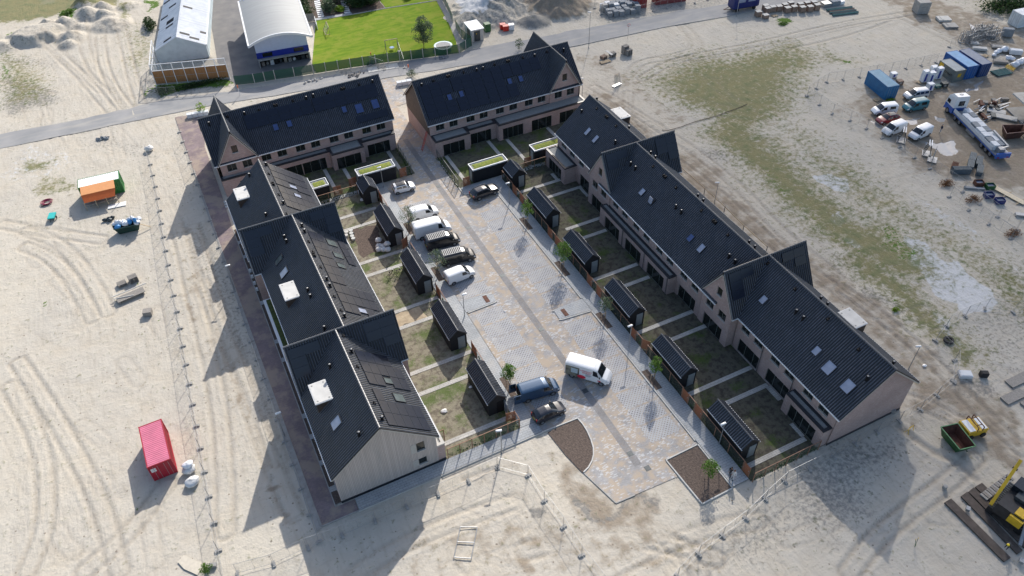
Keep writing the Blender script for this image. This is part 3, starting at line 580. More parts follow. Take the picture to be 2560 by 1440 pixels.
# soil beds
m,g=newmat('bark_soil',0.97,0.1); c=g.mix(g.rng(g.noise(g.w,5,6,0.7),0.35,0.65),(0.075,0.06,0.052),(0.155,0.12,0.10)); c=g.mix(g.math('MULTIPLY',g.rng(g.noise(g.scalev(g.w,(1,4,1),(0,0,0.8)),3,6),0.58,0.7),0.6),c,(0.24,0.19,0.16)); g.l(c,g.p.inputs['Base Color']); g.l(g.bump(g.noise(g.w,6,6),0.8,0.08),g.p.inputs['Normal']); MT['soil']=m
def flat(name,pts,mat_,z=0.03,seed=None):
    tri=tessellate_polygon([[Vector((p[0],p[1],0)) for p in pts]]); mb=MB()
    mb.add([(p[0],p[1],z) for p in pts],[t if (Vector(pts[t[1]])-Vector(pts[t[0]])).cross(Vector(pts[t[2]])-Vector(pts[t[0]]))>0 else t[::-1] for t in tri]); return struct(name,mb,mat_)
flat('planting_bed',[(26.05,46.7)]+[(p[0]-0.12,p[1]) for p in arc]+[(26.4,43.0)],MT['soil'])
flat('planting_bed',[(36.25,37.2),(40.4,37.3),(40.4,31.25),(36.5,31.1)],MT['soil'])
for y0,y1 in ((80.2,83.3),(68.8,72.1),(57.5,60.6),(46.1,49.4)): flat('tree_pit',[(40.68,y0),(41.55,y0),(41.55,y1),(40.68,y1)],MT['soil'],z=0.095)
for y0,y1 in ((53.2,56.5),(76.0,79.2),(87.4,90.4)): flat('tree_pit',[(24.5,y0),(25.35,y0),(25.35,y1),(24.5,y1)],MT['soil'],z=0.095)

# manholes and drains
for i,(x,y) in enumerate(((32.98,96.7),(33.0,85.0),(32.95,73.1),(33.0,61.5),(33.0,50.0),(33.0,39.9),(33.7,37.4))):
    mb=MB(); mb.box(x-0.33,y-0.33,ZP-0.02,x+0.33,y+0.33,ZP+0.012)
    for k in range(4): mb.box(x-0.28+k*0.15,y-0.28,ZP+0.012,x-0.2+k*0.15,y+0.28,ZP+0.02)
    solo('drain_cover',mb,MT['darksteel'],'dark square iron drain cover set in the gutter strip of the courtyard','drain cover','drain covers along the gutter')
for i,(x,y) in enumerate(((28.95,69.85),(37.2,62.7))):
    solo('inspection_cover',MB().box(x-0.3,y-0.7,0.02,x+0.3,y+0.7,0.105),MT['rust'],('brown inspection cover on the west path spur by the lamp','brown inspection cover on the east path spur between the kerbs')[i],'cover')
# west street
slab('brick_street',[(-0.9,47.0),(3.2,47.0),(3.25,48.45),(1.12,48.5),(1.08,101.0),(1.3,110.0),(1.45,126),(3.2,137.5),(-1.6,138.5),(-1.45,112),(-1.35,90),(-1.15,70)],MT['street'],z1=0.03)
mb=MB()
for a,b in (((-0.85,46.9),(-1.15,70)),((-1.15,70),(-1.35,90)),((-1.35,90),(-1.45,120)),((1.15,48.5),(1.12,101)),((3.3,46.95),(-0.9,46.95))): mb.bar((a[0],a[1],0.02),(b[0],b[1],0.02),0.12,0.12)
struct('street_kerb',mb,MT['concrete'])
flat('verge_strip',[(-1.5,46.6),(-0.95,46.8),(-1.5,112),(-1.62,112)],MT['concrete'],z=0.02)
flat('street_apron',[(31.0,123.5),(38.5,123.0),(38.5,133.3),(30.9,134.9)],MT['pave'],z=-0.008)
flat('street_apron',[(31.6,126.0),(34.4,125.7),(34.4,129.5),(31.6,129.9)],MT['pconc'],z=0.006)
# ------------------------------------------------------------------ terrace building kit
ZE,ZR=5.3,10.6
RIB=[(0,0.0),(0.05,0.0),(0.09,0.042),(0.115,0.058),(0.155,0.058),(0.18,0.042),(0.22,0.0)]
def corr_sheet(r0,r1,e0,e1,name,mat_,parent,amp=1.0,pitch=0.30,th=0.13):
    "pantiled slope between a ridge edge r0-r1 and an eave edge e0-e1"
    r0,r1,e0,e1=map(Vector,(r0,r1,e0,e1)); Lu=(r1-r0).length; eu=(r1-r0).normalized(); dv=(e0-r0); Lv=dv.length; dv.normalize(); n=eu.cross(dv).normalized()
    if n.z<0: n=-n
    us=[];hs=[]
    k=0
    while k*pitch<Lu-1e-6:
        for f,h in RIB:
            u=k*pitch+f*pitch/0.30
            if u<Lu-0.001: us.append(u);hs.append(h*amp)
        k+=1
    us.append(Lu);hs.append(0)
    vs=[];uv=[];m=len(us)
    for (o,vv) in ((r0,0.0),(e0,Lv)):
        for u,h in zip(us,hs):
            f=u/Lu; b=(r0.lerp(r1,f) if vv==0 else e0.lerp(e1,f)); vs.append(b+n*h); uv.append((u,vv))
    fs=[(i,i+1,m+i+1,m+i) for i in range(m-1)]
    b=len(vs); vs+=[r0-n*th,r1-n*th,e1-n*th,e0-n*th]; uv+=[(0,0)]*4
    fs+=[(b,b+3,b+2,b+1),(0,m,b+3,b),(m-1,b+1,b+2,2*m-1)]
    fs.append(tuple(range(m,2*m))+(b+2,b+3)); 
    me=bpy.data.meshes.new(name); 
    a=vs[fs[0][1]]-vs[fs[0][0]]; c_=vs[fs[0][2]]-vs[fs[0][0]]
    if a.cross(c_).dot(n)<0: fs=[f[::-1] for f in fs]
    me.from_pydata(vs,[],fs); uvl=me.uv_layers.new(name='UVMap')
    li=np.zeros(len(me.loops),np.int32); me.loops.foreach_get('vertex_index',li); uvl.data.foreach_set('uv',np.array(uv,np.float32)[li].ravel())
    me.materials.append(mat_); o=bpy.data.objects.new(name,me); C.objects.link(o)
    if parent: o.parent=parent; o.location=-Vector(parent.location)
    return o
def ridge_tiles(root,p0,p1,name='ridge_tiles',r_=0.13,step=0.42):
    p0=Vector(p0);p1=Vector(p1); L_=(p1-p0).length; d=(p1-p0)/L_; mb=MB(); n=int(L_/step)
    for i in range(n):
        a=p0+d*(i*L_/n); b=p0+d*((i+1)*L_/n+0.02); mb.tube(a,b,r_,8,r_*0.8)
    return mb.build(name,MT['ridge'],root,world=True)
class Slope:
    def __init__(s,axis,cr,ce,zr=None,ze=None):
        s.axis=axis; s.cr=cr; s.ce=ce; s.zr=ZR if zr is None else zr; s.ze=ZE if ze is None else ze
        L_=math.hypot(ce-cr,s.zr-s.ze); s.c=(ce-cr)/L_; s.d=(s.ze-s.zr)/L_; s.L=L_
        es=Vector((s.c,0,s.d)) if axis=='x' else Vector((0,s.c,s.d)); ea=Vector((0,1,0)) if axis=='x' else Vector((1,0,0))
        n=ea.cross(es)
        if n.z<0: ea=-ea; n=-n
        s.M=Matrix((ea,es,n)).transposed().to_4x4(); s.n=n; s.ea=ea
    def p(s,a,q,off=0.0):
        c_=s.cr+s.c*q; z=s.zr+s.d*q
        v=Vector((c_,a,z)) if s.axis=='x' else Vector((a,c_,z)); return v+s.n*off
PC={}
def place(root,name,key,builder,mat_,M):
    if key not in PC:
        mb=MB(); builder(mb); o=mb.build(name,mat_); PC[key]=o.data
    else: o=bpy.data.objects.new(name,PC[key]); C.objects.link(o)
    o.parent=root; o.matrix_basis=Matrix.Translation(-Vector(root.location))@M; return o
def sub(parent,name,key,builder,mat_):
    if key not in PC:
        mb=MB(); builder(mb); o=mb.build(name,mat_); PC[key]=o.data
    else: o=bpy.data.objects.new(name,PC[key]); C.objects.link(o)
    o.parent=parent; return o
def b_panel(mb): mb.box(-0.88,-0.565,0.0,0.88,0.565,0.045)
def b_pglass(mb): mb.box(-0.865,-0.55,0.045,0.865,0.55,0.052)
def solar(root,S,cells):
    for a,q in cells:
        o=place(root,'solar_panel','panel',b_panel,MT['pframe'],Matrix.Translation(S.p(a,q,0.10))@S.M); sub(o,'glass','pglass',b_pglass,MT['panel'])
def cells(a0,da,s0,rows,ds=1.16):
    "rows: list of strings down the slope; '#' = panel"
    return [(a0+da*(i+0.5),s0+ds*(j+0.5)) for j,r_ in enumerate(rows) for i,c_ in enumerate(r_) if c_=='#']
def skylight(root,S,a,q,w_=0.8,h=1.15,kind='sky_glass',open_=False):
    M_=Matrix.Translation(S.p(a,q,0.05))@S.M
    def f(mb):
        for x0,y0,x1,y1 in ((-w_/2-.08,-h/2-.08,w_/2+.08,-h/2),(-w_/2-.08,h/2,w_/2+.08,h/2+.08),(-w_/2-.08,-h/2,-w_/2,h/2),(w_/2,-h/2,w_/2+.08,h/2)): mb.box(x0,y0,-.03,x1,y1,.10)
    o=place(root,'skylight','sky%.2f%.2f'%(w_,h),f,MT['dtrim'],M_)
    p=sub(o,'pane','skyp%.2f%.2f%s'%(w_,h,kind),lambda mb: mb.box(-w_/2,-h/2,-.02,w_/2,h/2,.07),MT[kind])
    if open_: p.rotation_euler=(R(-35),0,0); p.location=(0,0,0.25)
    return o
def vent(root,S,a,q,kind='cap',sc_=1.0):
    P=S.p(a,q,0); M_=Matrix.Translation(P)@Matrix.Scale(sc_,4)
    if kind=='cap':
        def f(mb): mb.lathe((0,0,-.15),[(.20,0),(.16,.25),(.13,.28),(.13,.55),(.19,.56),(.19,.74),(.13,.78)],10)
        o=place(root,'vent_pipe','ventcap',f,MT['vent'],M_); sub(o,'cap','ventcapt',lambda mb: mb.lathe((0,0,.63),[(.12,0),(.12,.012),(.05,.04)],10),MT['ventcap'])
    elif kind=='grille':
        def f(mb): mb.box(-.35,-.18,-.1,.35,.18,.22); mb.box(-.30,-.14,.22,-.12,.14,.34); mb.box(.12,-.14,.22,.30,.14,.34)
        o=place(root,'roof_vent','ventg',f,MT['vent'],M_@(Matrix.Identity(4) if S.axis=='y' else Matrix.Rotation(R(90),4,'Z')))
    else:
        def f(mb): mb.lathe((0,0,-.12),[(.14,0),(.12,.2),(.06,.22),(.06,.5)],8); mb.box(-.2,-.16,-.12,.2,.16,.12)
        o=place(root,'roof_vent','vents',f,MT['vent'],M_)
    return o
def window(root,pos,rz,w_,h,kind='win'):
    key='%s%.2f%.2f'%(kind,w_,h); M_=Matrix.Translation(pos)@Matrix.Rotation(rz,4,'Z'); t=0.06
    def f(mb):
        mb.box(-w_/2,-.035,0,-w_/2+t,.035,h); mb.box(w_/2-t,-.035,0,w_/2,.035,h); mb.box(-w_/2+t,-.035,0,w_/2-t,.035,t); mb.box(-w_/2+t,-.035,h-t,w_/2-t,.035,h)
        ms={'win':[0.0],'door':[-w_/6,w_/6+0.25],'small':[],'door4':[-w_/4,0,w_/4]}[kind]
        for x in ms: mb.box(x-t/2,-.045,t,x+t/2,.03,h-t)
        if kind=='door': mb.box(w_/6+.32,-.05,0.95,w_/6+.36,-.035,1.1)
    nm='patio_door' if kind.startswith('door') else 'window'
    o=place(root,nm,'f'+key,f,MT['frame'],M_)
    sub(o,'pane','g'+key,lambda mb: mb.box(-w_/2+t,-.01,t,w_/2-t,.012,h-t),MT['glass'])
    if kind!='door': sub(o,'sill','s'+key,lambda mb: mb.box(-w_/2-.05,-.20,-.07,w_/2+.05,-.036,-.002),MT['sill'])
    return o
def wall(root,name,p0,p1,z0,z1,holes=(),mat_='brick',top=None,depth=0.14):
    "wall face from p0 to p1 (outside on the right-hand side), holes (s0,s1,z0,z1,kind)"
    p0=Vector((p0[0],p0[1],0)); p1=Vector((p1[0],p1[1],0)); L_=(p1-p0).length; d=(p1-p0)/L_; n=Vector((d.y,-d.x,0))
    outer=[(0,z0),(L_,z0),(L_,z1)]+([(t,z) for t,z in top] if top else [])+[(0,z1)]
    loops=[[Vector((a,b,0)) for a,b in outer]]+[[Vector((h[0],h[2],0)),Vector((h[0],h[3],0)),Vector((h[1],h[3],0)),Vector((h[1],h[2],0))] for h in holes]
    pts=[q for lp in loops for q in lp]; tri=tessellate_polygon(loops); w3=lambda q,off=0: p0+d*q.x+Vector((0,0,q.y))-n*off
    mb=MB(); mb.add([w3(q) for q in pts],[t if (pts[t[1]]-pts[t[0]]).cross(pts[t[2]]-pts[t[0]]).z>0 else t[::-1] for t in tri])
    for lp in loops[1:]:
        for i in range(4):
            a,b=lp[i],lp[(i+1)%4]; mb.add([w3(a),w3(b),w3(b,depth+.06),w3(a,depth+.06)],[(0,1,2,3)])
    o=mb.build(name,MT[mat_],root,world=True); rz=math.atan2(d.y,d.x)
    for h in holes:
        P=p0+d*((h[0]+h[1])/2)+Vector((0,0,h[2]))-n*depth; window(root,P,rz,h[1]-h[0],h[3]-h[2],h[4])
    return o
def wins(cs,w_=1.5,z0=3.72,z1=4.95,k='win'): return [(c-w_/2,c+w_/2,z0,z1,k) for c in cs]
def block(root,axis,cr,c0,c1,a0,a1,ends=(0,0)):
    "one run of main roof: ridge coordinate cr, eaves c0<c1, along a0..a1"
    P=(lambda c,a,z:(c,a,z)) if axis=='x' else (lambda c,a,z:(a,c,z))
    for ce in (c0,c1): corr_sheet(P(cr,a0,ZR),P(cr,a1,ZR),P(ce,a0,ZE),P(ce,a1,ZE),'roof',MT['tile'],root)
    ridge_tiles(root,P(cr,a0,ZR+.03),P(cr,a1,ZR+.03))
    for ce,s in ((c0,-1),(c1,1)):
        mb=MB(); x0,x1=(ce-.10,ce+.05) if s<0 else (ce-.05,ce+.10)
        A=P(x0,a0,ZE-.17); B=P(x1,a1,ZE-.03); mb.box(min(A[0],B[0]),min(A[1],B[1]),ZE-.17,max(A[0],B[0]),max(A[1],B[1]),ZE-.03); mb.build('gutter',MT['gutter'],root,world=True)
    for e,a in zip(ends,(a0,a1)):
        if e:
            s=1 if a==a0 else -1; mb=MB()
            for ce in (c0,c1): mb.bar(P(cr,a+s*.03,ZR-.20),P(ce,a+s*.03,ZE-.20),.05,.24)
            mb.build('verge_board',MT['trim'] if e==1 else MT['dtrim'],root,world=True)
def cross(root,axis,ac,c0,c1,hw=3.2,trimS=True):
    "cross gable: ridge at a=ac running c0..c1"
    P=(lambda c,a,z:(c,a,z)) if axis=='x' else (lambda c,a,z:(a,c,z))
    for s in (-1,1): corr_sheet(P(c0,ac,ZR+.02),P(c1,ac,ZR+.02),P(c0,ac+s*hw,ZE),P(c1,ac+s*hw,ZE),'cross_gable_roof',MT['tile'],root)
    ridge_tiles(root,P(c0,ac,ZR+.05),P(c1,ac,ZR+.05))
    for c,s in ((c0,1),(c1,-1)):
        mb=MB()
        for q in (-1,1): mb.bar(P(c+s*.03,ac,ZR-.22),P(c+s*.03,ac+q*hw,ZE-.22),.05,.26)
        mb.build('verge_board',MT['trim'],root,world=True)
        for q in (-1,1):
            mb=MB(); A=P(c,ac+q*hw-.06,0);B=P(c+s*.9,ac+q*hw+.08,0); mb.box(min(A[0],B[0]),min(A[1],B[1]),ZE-.17,max(A[0],B[0]),max(A[1],B[1]),ZE-.05)
            mb.build('gutter',MT['gutter'],root,world=True)
def ext(root,x0,y0,x1,y1,h,faces,roof='gravel',trim='dtrim',inner=0.32,open_side=None):
    "flat extension; faces: dict side->holes; sides S,N,W,E (outside right-hand)"
    seg={'S':((x0,y0),(x1,y0)),'E':((x1,y0),(x1,y1)),'N':((x1,y1),(x0,y1)),'W':((x0,y1),(x0,y0))}
    for k_,hs in faces.items(): wall(root,'extension_wall',seg[k_][0],seg[k_][1],-.05,h-.02,hs)
    mb=MB(); t=inner
    mb.box(x0-.03,y0-.03,h-.16,x1+.03,y0+t,h+.04); mb.box(x0-.03,y1-.06,h-.16,x1+.03,y1,h+.04); mb.box(x0-.03,y0+t,h-.16,x0+t,y1-.06,h+.04); mb.box(x1-t,y0+t,h-.16,x1+.03,y1-.06,h+.04)
    mb.build('parapet',MT[trim],root,world=True)
    MB().box(x0+t,y0+t,h-.2,x1-t,y1-.06,h-.07).build('flat_roof',MT[roof],root,world=True)
def dormer(root,x0,x1,y0,y1,zt,S,side):
    mb=MB(); mb.box(x0+.1,y0+.08,zt-2.2,x1-.05,y1-.08,zt-.16); 
    o=mb.build('dormer',MT['brown'],root,world=True)
    MB().box(x0,y0,zt-.16,x1,y1,zt-.03).build('roof',MT['gutter'],o)
    mb=MB(); mb.box(x0+.07,y0+.07,zt-.03,x1-.07,y1-.07,zt+.0)
    mb.build('membrane',MT['dormer'],o)
    mb=MB(); s=x0 if side<0 else x1
    mb.box(min(s+.02*side+ (0.08 if side<0 else -.10),s+.02*side+(0.10 if side<0 else -.08)),y0+.35,zt-1.25,max(s+.02*side+(0.08 if side<0 else -.10),s+.02*side+(0.10 if side<0 else -.08)),y1-.35,zt-.32); mb.build('window',MT['glass'],o)
    mb=MB()
    for a,b in ((x0+.35,y0+.35),(x1-.35,y0+.35),(x0+.35,y1-.35),(x1-.35,y1-.35)): mb.lathe((a,b,zt+.001),[(.11,0),(.09,.02)],8)
    mb.build('roof_outlet',MT['concrete'],o)
def downpipe(root,x,y,z0=0,z1=5.1):
    MB().tube((x,y,z0),(x,y,z1),.055,6).build('downpipe',MT['pipe'],root,world=True)
def flip(hs,L_): return [(L_-b,L_-a,c,d,e) for a,b,c,d,e in hs]
# ================================================================= WEST ROW
WR=thing('terraced_house_row','long west house row with two cross gables and a pale wooden end gable','house row',(1.9,48.7,0),group='black roofed terraced house rows')
X0,Y0=1.9,48.7
# main blocks
block(WR,'x',7.57,1.55,13.6,48.25,63.4,(1,0)); block(WR,'x',8.57,2.5,14.6,63.4,86.3); block(WR,'x',7.57,1.53,13.65,86.3,101.3,(0,1))
cross(WR,'x',63.4,1.55,14.6); cross(WR,'x',86.3,1.54,14.5)
# walls
L_=13.3-1.9
def gtop(cl,cr_,c_ridge,L0,slope=0.86): return None
wall(WR,'gable_wall',(1.9,48.7),(13.3,48.7),.32,5.35,[(9.12,10.08,3.5,5.0,'small'),(9.12,10.08,1.0,2.1,'small')],'wood',top=[(L_/2,10.25)])
MB().box(1.88,48.66,-.05,14.2,48.75,.33).build('plinth',MT['dtrim'],WR,world=True)
for z in (3.5,1.0): MB().box(10.35,48.67,z-.05,10.98,48.70,z+(1.5 if z>2 else 1.1)).build('shutter_panel',MT['trim'],WR,world=True)
W_=lambda cs,L0: wins([c for c in cs],1.4)
wall(WR,'front_wall',(1.9,60.2),(1.9,48.7),-.05,5.3,wins([2.0,4.4,7.6,10.0],1.4)+wins([2.2,4.6,9.8],1.2,.9,2.3)+[(7.0,8.0,0,2.2,'small')])
wall(WR,'front_wall',(2.85,83.2),(2.85,66.6),-.05,5.3,wins([1.8,4.4,7.4,9.8,12.6,15.0],1.4)+[(1.0,2.0,0,2.2,'small')])
wall(WR,'front_wall',(1.9,101.0),(1.9,89.5),-.05,5.3,wins([2.0,4.4,7.6,10.0],1.4)+wins([2.2,4.6,9.8],1.2,.9,2.3)+[(7.0,8.0,0,2.2,'small')])
wall(WR,'rear_wall',(13.3,48.7),(13.3,60.2),-.05,5.3,wins([2.0,4.4,7.6,10.0],1.4)+[(5.2,9.2,0,2.25,'door')])
wall(WR,'rear_wall',(14.25,66.6),(14.25,83.2),-.05,5.3,wins([1.8,4.4,7.4,9.8,12.6,15.0],1.4)+[(1.0,4.8,0,2.25,'door'),(6.4,10.2,0,2.25,'door'),(11.8,15.6,0,2.25,'door')])
wall(WR,'rear_wall',(13.35,89.5),(13.35,101.0),-.05,5.3,wins([2.0,4.4,7.6,10.0],1.4)+[(1.0,5.0,0,2.25,'door'),(6.6,10.6,0,2.25,'door')])
wall(WR,'gable_wall',(13.35,100.9),(1.9,100.9),-.05,5.35,[],top=[(5.72,10.3)])
def xg_walls(root,axis,ac,c0,c1,hw=2.9,winc=None,doors=(),backwin=True,tri=True,mat_='brick'):
    zt=ZR-.35; hs=[]
    P=(lambda c,a:(c,a)) if axis=='x' else (lambda c,a:(a,c))
    L2=2*hw; H=wins([hw-1.2,hw+1.25],1.45,3.65,4.9)+([(hw-.47,hw+.47,6.7,8.0,'small')] if tri else [])
    # c0 side and c1 side faces
    a0,a1=ac-hw,ac+hw
    if axis=='x':
        wall(root,'gable_wall',(c0,a1),(c0,a0),-.05,ZE+.2,H+list(doors),mat_,top=[(hw,zt)])
        wall(root,'gable_wall',(c1,a0),(c1,a1),-.05,ZE+.2,H+[(hw-.6,hw+.6,.9,2.3,'win')],mat_,top=[(hw,zt)])
        for a,s in ((a0,1),(a1,-1)):
            p,q=((c0,a),(c1,a)) if s>0 else ((c1,a),(c0,a)); wall(root,'side_wall',p,q,-.05,ZE-.1,[],mat_)
    else:
        wall(root,'gable_wall',(a0,c0),(a1,c0),-.05,ZE+.2,H+list(doors),mat_,top=[(hw,zt)])
        wall(root,'gable_wall',(a1,c1),(a0,c1),-.05,ZE+.2,H+[(hw-.6,hw+.6,.9,2.3,'win')],mat_,top=[(hw,zt)])
        for a,s in ((a0,-1),(a1,1)):
            p,q=((a,c1),(a,c0)) if s<0 else ((a,c0),(a,c1)); wall(root,'side_wall',p,q,-.05,ZE-.1,[],mat_)
xg_walls(WR,'x',63.4,1.62,14.53,doors=[(3.9,4.9,0,2.2,'small')]); xg_walls(WR,'x',86.3,1.61,14.43,doors=[(3.9,4.9,0,2.2,'small')])
# long flat moss roof on the street side with pale edge
ext(WR,1.62,60.9,2.84,60.95+1.2,2.95,{},'moss','gutter',.2)
mb=MB(); mb.box(1.50,66.0,2.72,2.84,80.6,2.86); mb.build('canopy',MT['gutter'],WR,world=True)
MB().box(1.86,66.2,2.86,2.82,80.4,2.90).build('moss_roof',MT['moss'],WR,world=True)
MB().box(1.50,60.9,2.60,1.86,66.0,2.86).build('canopy',MT['gutter'],WR,world=True)
mb=MB(); mb.box(1.70,66.5,-.05,2.80,80.3,2.72); mb.build('porch',MT['brick'],WR,world=True)
ext(WR,13.31,48.75,14.2,54.6,3.0,{'S':[],'E':[],'N':[]},'gravel','trim')
# roofs: panels, skylights, dormers, vents
S1=Slope('x',7.57,13.6);S2=Slope('x',8.57,14.6);S3=Slope('x',7.57,13.65);S1w=Slope('x',7.57,1.55);S2w=Slope('x',8.57,2.5);S3w=Slope('x',7.57,1.53)
solar(WR,S1,cells(60.35,-1.82,1.33,['###','###','##.','###','.##'])); solar(WR,S1,cells(54.2,-1.80,1.33,['###','.##','.##','.##','.##']))
solar(WR,S2,cells(83.25,-1.82,1.33,['###','###','...','...','###'])); solar(WR,S2,cells(77.7,-1.82,1.33,['###','###']))
solar(WR,S2,cells(72.1,-1.86,1.33,['###','###','##.','###','##.'])); solar(WR,S3,cells(100.95,-1.9,1.25,['###','###','##.','###','###'])); solar(WR,S3,cells(95.05,-1.82,1.25,['###','###','.##','###','###']))
for S,a,q,w_,h,k_ in ((S1,55.95,4.4,.8,1.15,'sky_dark'),(S1,53.4,4.75,1.15,1.35,'sky_dark'),(S2,82.0,4.75,1.2,1.35,'sky_dark'),(S2,79.2,4.8,1.0,1.3,'sky_dark'),(S2,76.8,4.4,.8,1.1,'sky_dark'),(S2,67.6,4.2,.8,1.1,'sky_glass'),(S3,96.2,4.2,.8,1.1,'sky_glass'),(S3,93.9,4.3,.8,1.1,'sky_glass'),
    (S1w,53.25,4.65,1.15,1.35,'sky_glass'),(S2w,79.1,4.65,1.1,1.35,'sky_glass'),(S2w,81.8,4.6,.85,1.35,'sky_dark')): skylight(WR,S,a,q,w_,h,k_)
for S,L0 in ((S1,[(59.8,.95,'cap'),(57.4,.75,'s'),(51.85,.75,'s'),(49.5,.9,'cap'),(62.5,.75,'s')]),(S2,[(83.9,.9,'cap'),(82.6,.9,'cap'),(80.4,.7,'s'),(78.1,.65,'s'),(77.4,.6,'grille'),(74.9,.7,'s'),(72.4,.85,'cap'),(71.1,.85,'cap'),(69.1,.65,'s'),(66.5,.7,'s'),(65.4,.9,'cap')]),
     (S3,[(100.1,1,'cap'),(97.6,.7,'s'),(94.85,.7,'grille'),(92.1,.75,'s'),(89.9,.95,'cap'),(87.2,.6,'s')]),(S1w,[(49.6,2.6,'cap'),(59.8,2.65,'cap')]),(S2w,[(84.0,2.5,'cap'),(83.0,2.5,'cap'),(72.75,2.5,'cap'),(71.5,2.5,'cap'),(65.6,2.5,'cap')]),(S3w,[(100.1,2.56,'cap'),(89.9,2.6,'cap')])):
    for a,q,k_ in L0: vent(WR,S,a,q,k_)
dormer(WR,2.7,4.7,56.15,59.2,8.12,S1w,-1); dormer(WR,3.82,5.76,73.4,76.6,8.12,S2w,-1); dormer(WR,2.88,4.82,96.5,99.5,8.12,S3w,-1)
XS1=Slope('y',63.4,60.2);XS2=Slope('y',86.3,83.1)
def xsolar(root,S,a0,rows): solar(root,S,cells(a0,1.79,.38,rows))
xsolar(WR,XS1,1.83,['##','#.','#.']); xsolar(WR,XS1,10.7,['##','##','.#']); xsolar(WR,XS2,2.0,['##','#.','#.']); xsolar(WR,XS2,10.75,['##','.#','.#'])
# ================================================================= EAST ROW
ER=thing('terraced_house_row','long east row of pink brick houses with two steep cross gables','house row',(53.4,30.8,0),group='black roofed terraced house rows')
block(ER,'x',59.1,53.08,64.9,30.35,50.95,(1,0)); block(ER,'x',58.1,52.08,64.05,50.95,79.4); block(ER,'x',58.95,52.86,65.05,79.4,94.4,(0,1))
cross(ER,'x',50.95,52.2,64.92); cross(ER,'x',79.4,52.15,64.82)
wall(ER,'gable_wall',(53.4,30.8),(64.55,30.8),.3,5.35,[],top=[(5.68,10.25)]); MB().box(53.38,30.74,-.05,64.57,30.83,.31).build('plinth',MT['dtrim'],ER,world=True)
Y1=47.9
wall(ER,'rear_wall',(53.4,Y1),(53.4,30.85),-.05,5.3,[(Y1-c-.75,Y1-c+.75,3.72,4.95,'win') for c in (46.4,44.0,40.9,38.5,35.3,32.8)]+[(Y1-47.0,Y1-43.2,0,2.2,'door'),(Y1-41.6,Y1-37.8,0,2.2,'door')])
Y1=76.6; wall(ER,'rear_wall',(52.42,Y1),(52.42,54.0),-.05,5.3,[(Y1-c-.75,Y1-c+.75,3.72,4.95,'win') for c in (75.0,72.5,69.5,66.9,63.7,61.2,58.0,55.5)]+[(Y1-58.6,Y1-54.9,0,2.2,'door')])
Y1=94.1; wall(ER,'rear_wall',(53.2,Y1),(53.2,82.3),-.05,5.3,[(Y1-c-.75,Y1-c+.75,3.72,4.95,'win') for c in (92.0,89.3,86.4)]+[(Y1-86.6,Y1-83.0,0,2.2,'door')])
wall(ER,'front_wall',(64.55,30.8),(64.55,47.9),-.05,5.3,wins([2,4.6,7.7,10.2,13.2,15.7],1.4)+wins([2,7.7,13.2],1.3,.9,2.3)); wall(ER,'front_wall',(63.7,54),(63.7,76.4),-.05,5.3,wins([2,4.6,7.7,10.2,13.2,15.7,18.5,21],1.4)+wins([2,7.7,13.2,18.5],1.3,.9,2.3))
wall(ER,'front_wall',(64.7,82.4),(64.7,94.1),-.05,5.3,wins([2,4.6,7.7,10.2],1.4)+wins([2,7.7],1.3,.9,2.3)); wall(ER,'gable_wall',(64.7,94.05),(53.2,94.05),-.05,5.35,[],top=[(5.75,10.25)])
xg_walls(ER,'x',50.95,52.3,64.8,doors=[(1.0,4.7,0,2.2,'door')]); xg_walls(ER,'x',79.4,52.25,64.7,doors=[(1.0,4.7,0,2.2,'door')])
def fw(y1,hs): return [(y1-b,y1-a,0,2.2,'door4' if k_ else 'door') for a,b,k_ in hs]
ext(ER,52.15,30.95,53.39,37.1,3.1,{'S':[],'W':fw(37.1,[(31.9,36.1,1)]),'N':[]})
ext(ER,51.2,59.35,52.41,77.1,3.1,{'S':[],'W':fw(77.1,[(60.4,64.4,0),(66.1,70.1,0),(71.75,75.7,0)]),'N':[]})
ext(ER,51.0,87.7,53.19,94.0,3.1,{'S':[],'W':fw(94.0,[(88.8,93.0,1)]),'N':[]})
S4=Slope('x',59.1,53.08);S5=Slope('x',58.1,52.08);S6=Slope('x',58.95,52.86);S4e=Slope('x',59.1,64.9);S5e=Slope('x',58.1,64.05);S6e=Slope('x',58.95,65.05)
for S,a,q,w_,h,k_ in ((S4,47.1,4.35,.75,.95,'sky_glass'),(S4,37.85,4.35,.75,.95,'sky_glass'),(S4,35.45,4.75,1.15,1.35,'sky_glass'),(S4,32.5,4.75,1.15,1.35,'sky_glass'),(S5,72.1,4.45,.75,.95,'sky_glass'),(S5,60.65,4.35,.75,.95,'sky_blue'),(S5,58.3,4.35,.75,1.1,'sky_glass'),(S6,89.0,4.3,.7,1.2,'sky_glass'),(S6,86.6,4.3,.7,1.2,'sky_glass')): skylight(ER,S,a,q,w_,h,k_)
skylight(ER,S5,69.75,4.45,.75,.95,'sky_glass',open_=True)
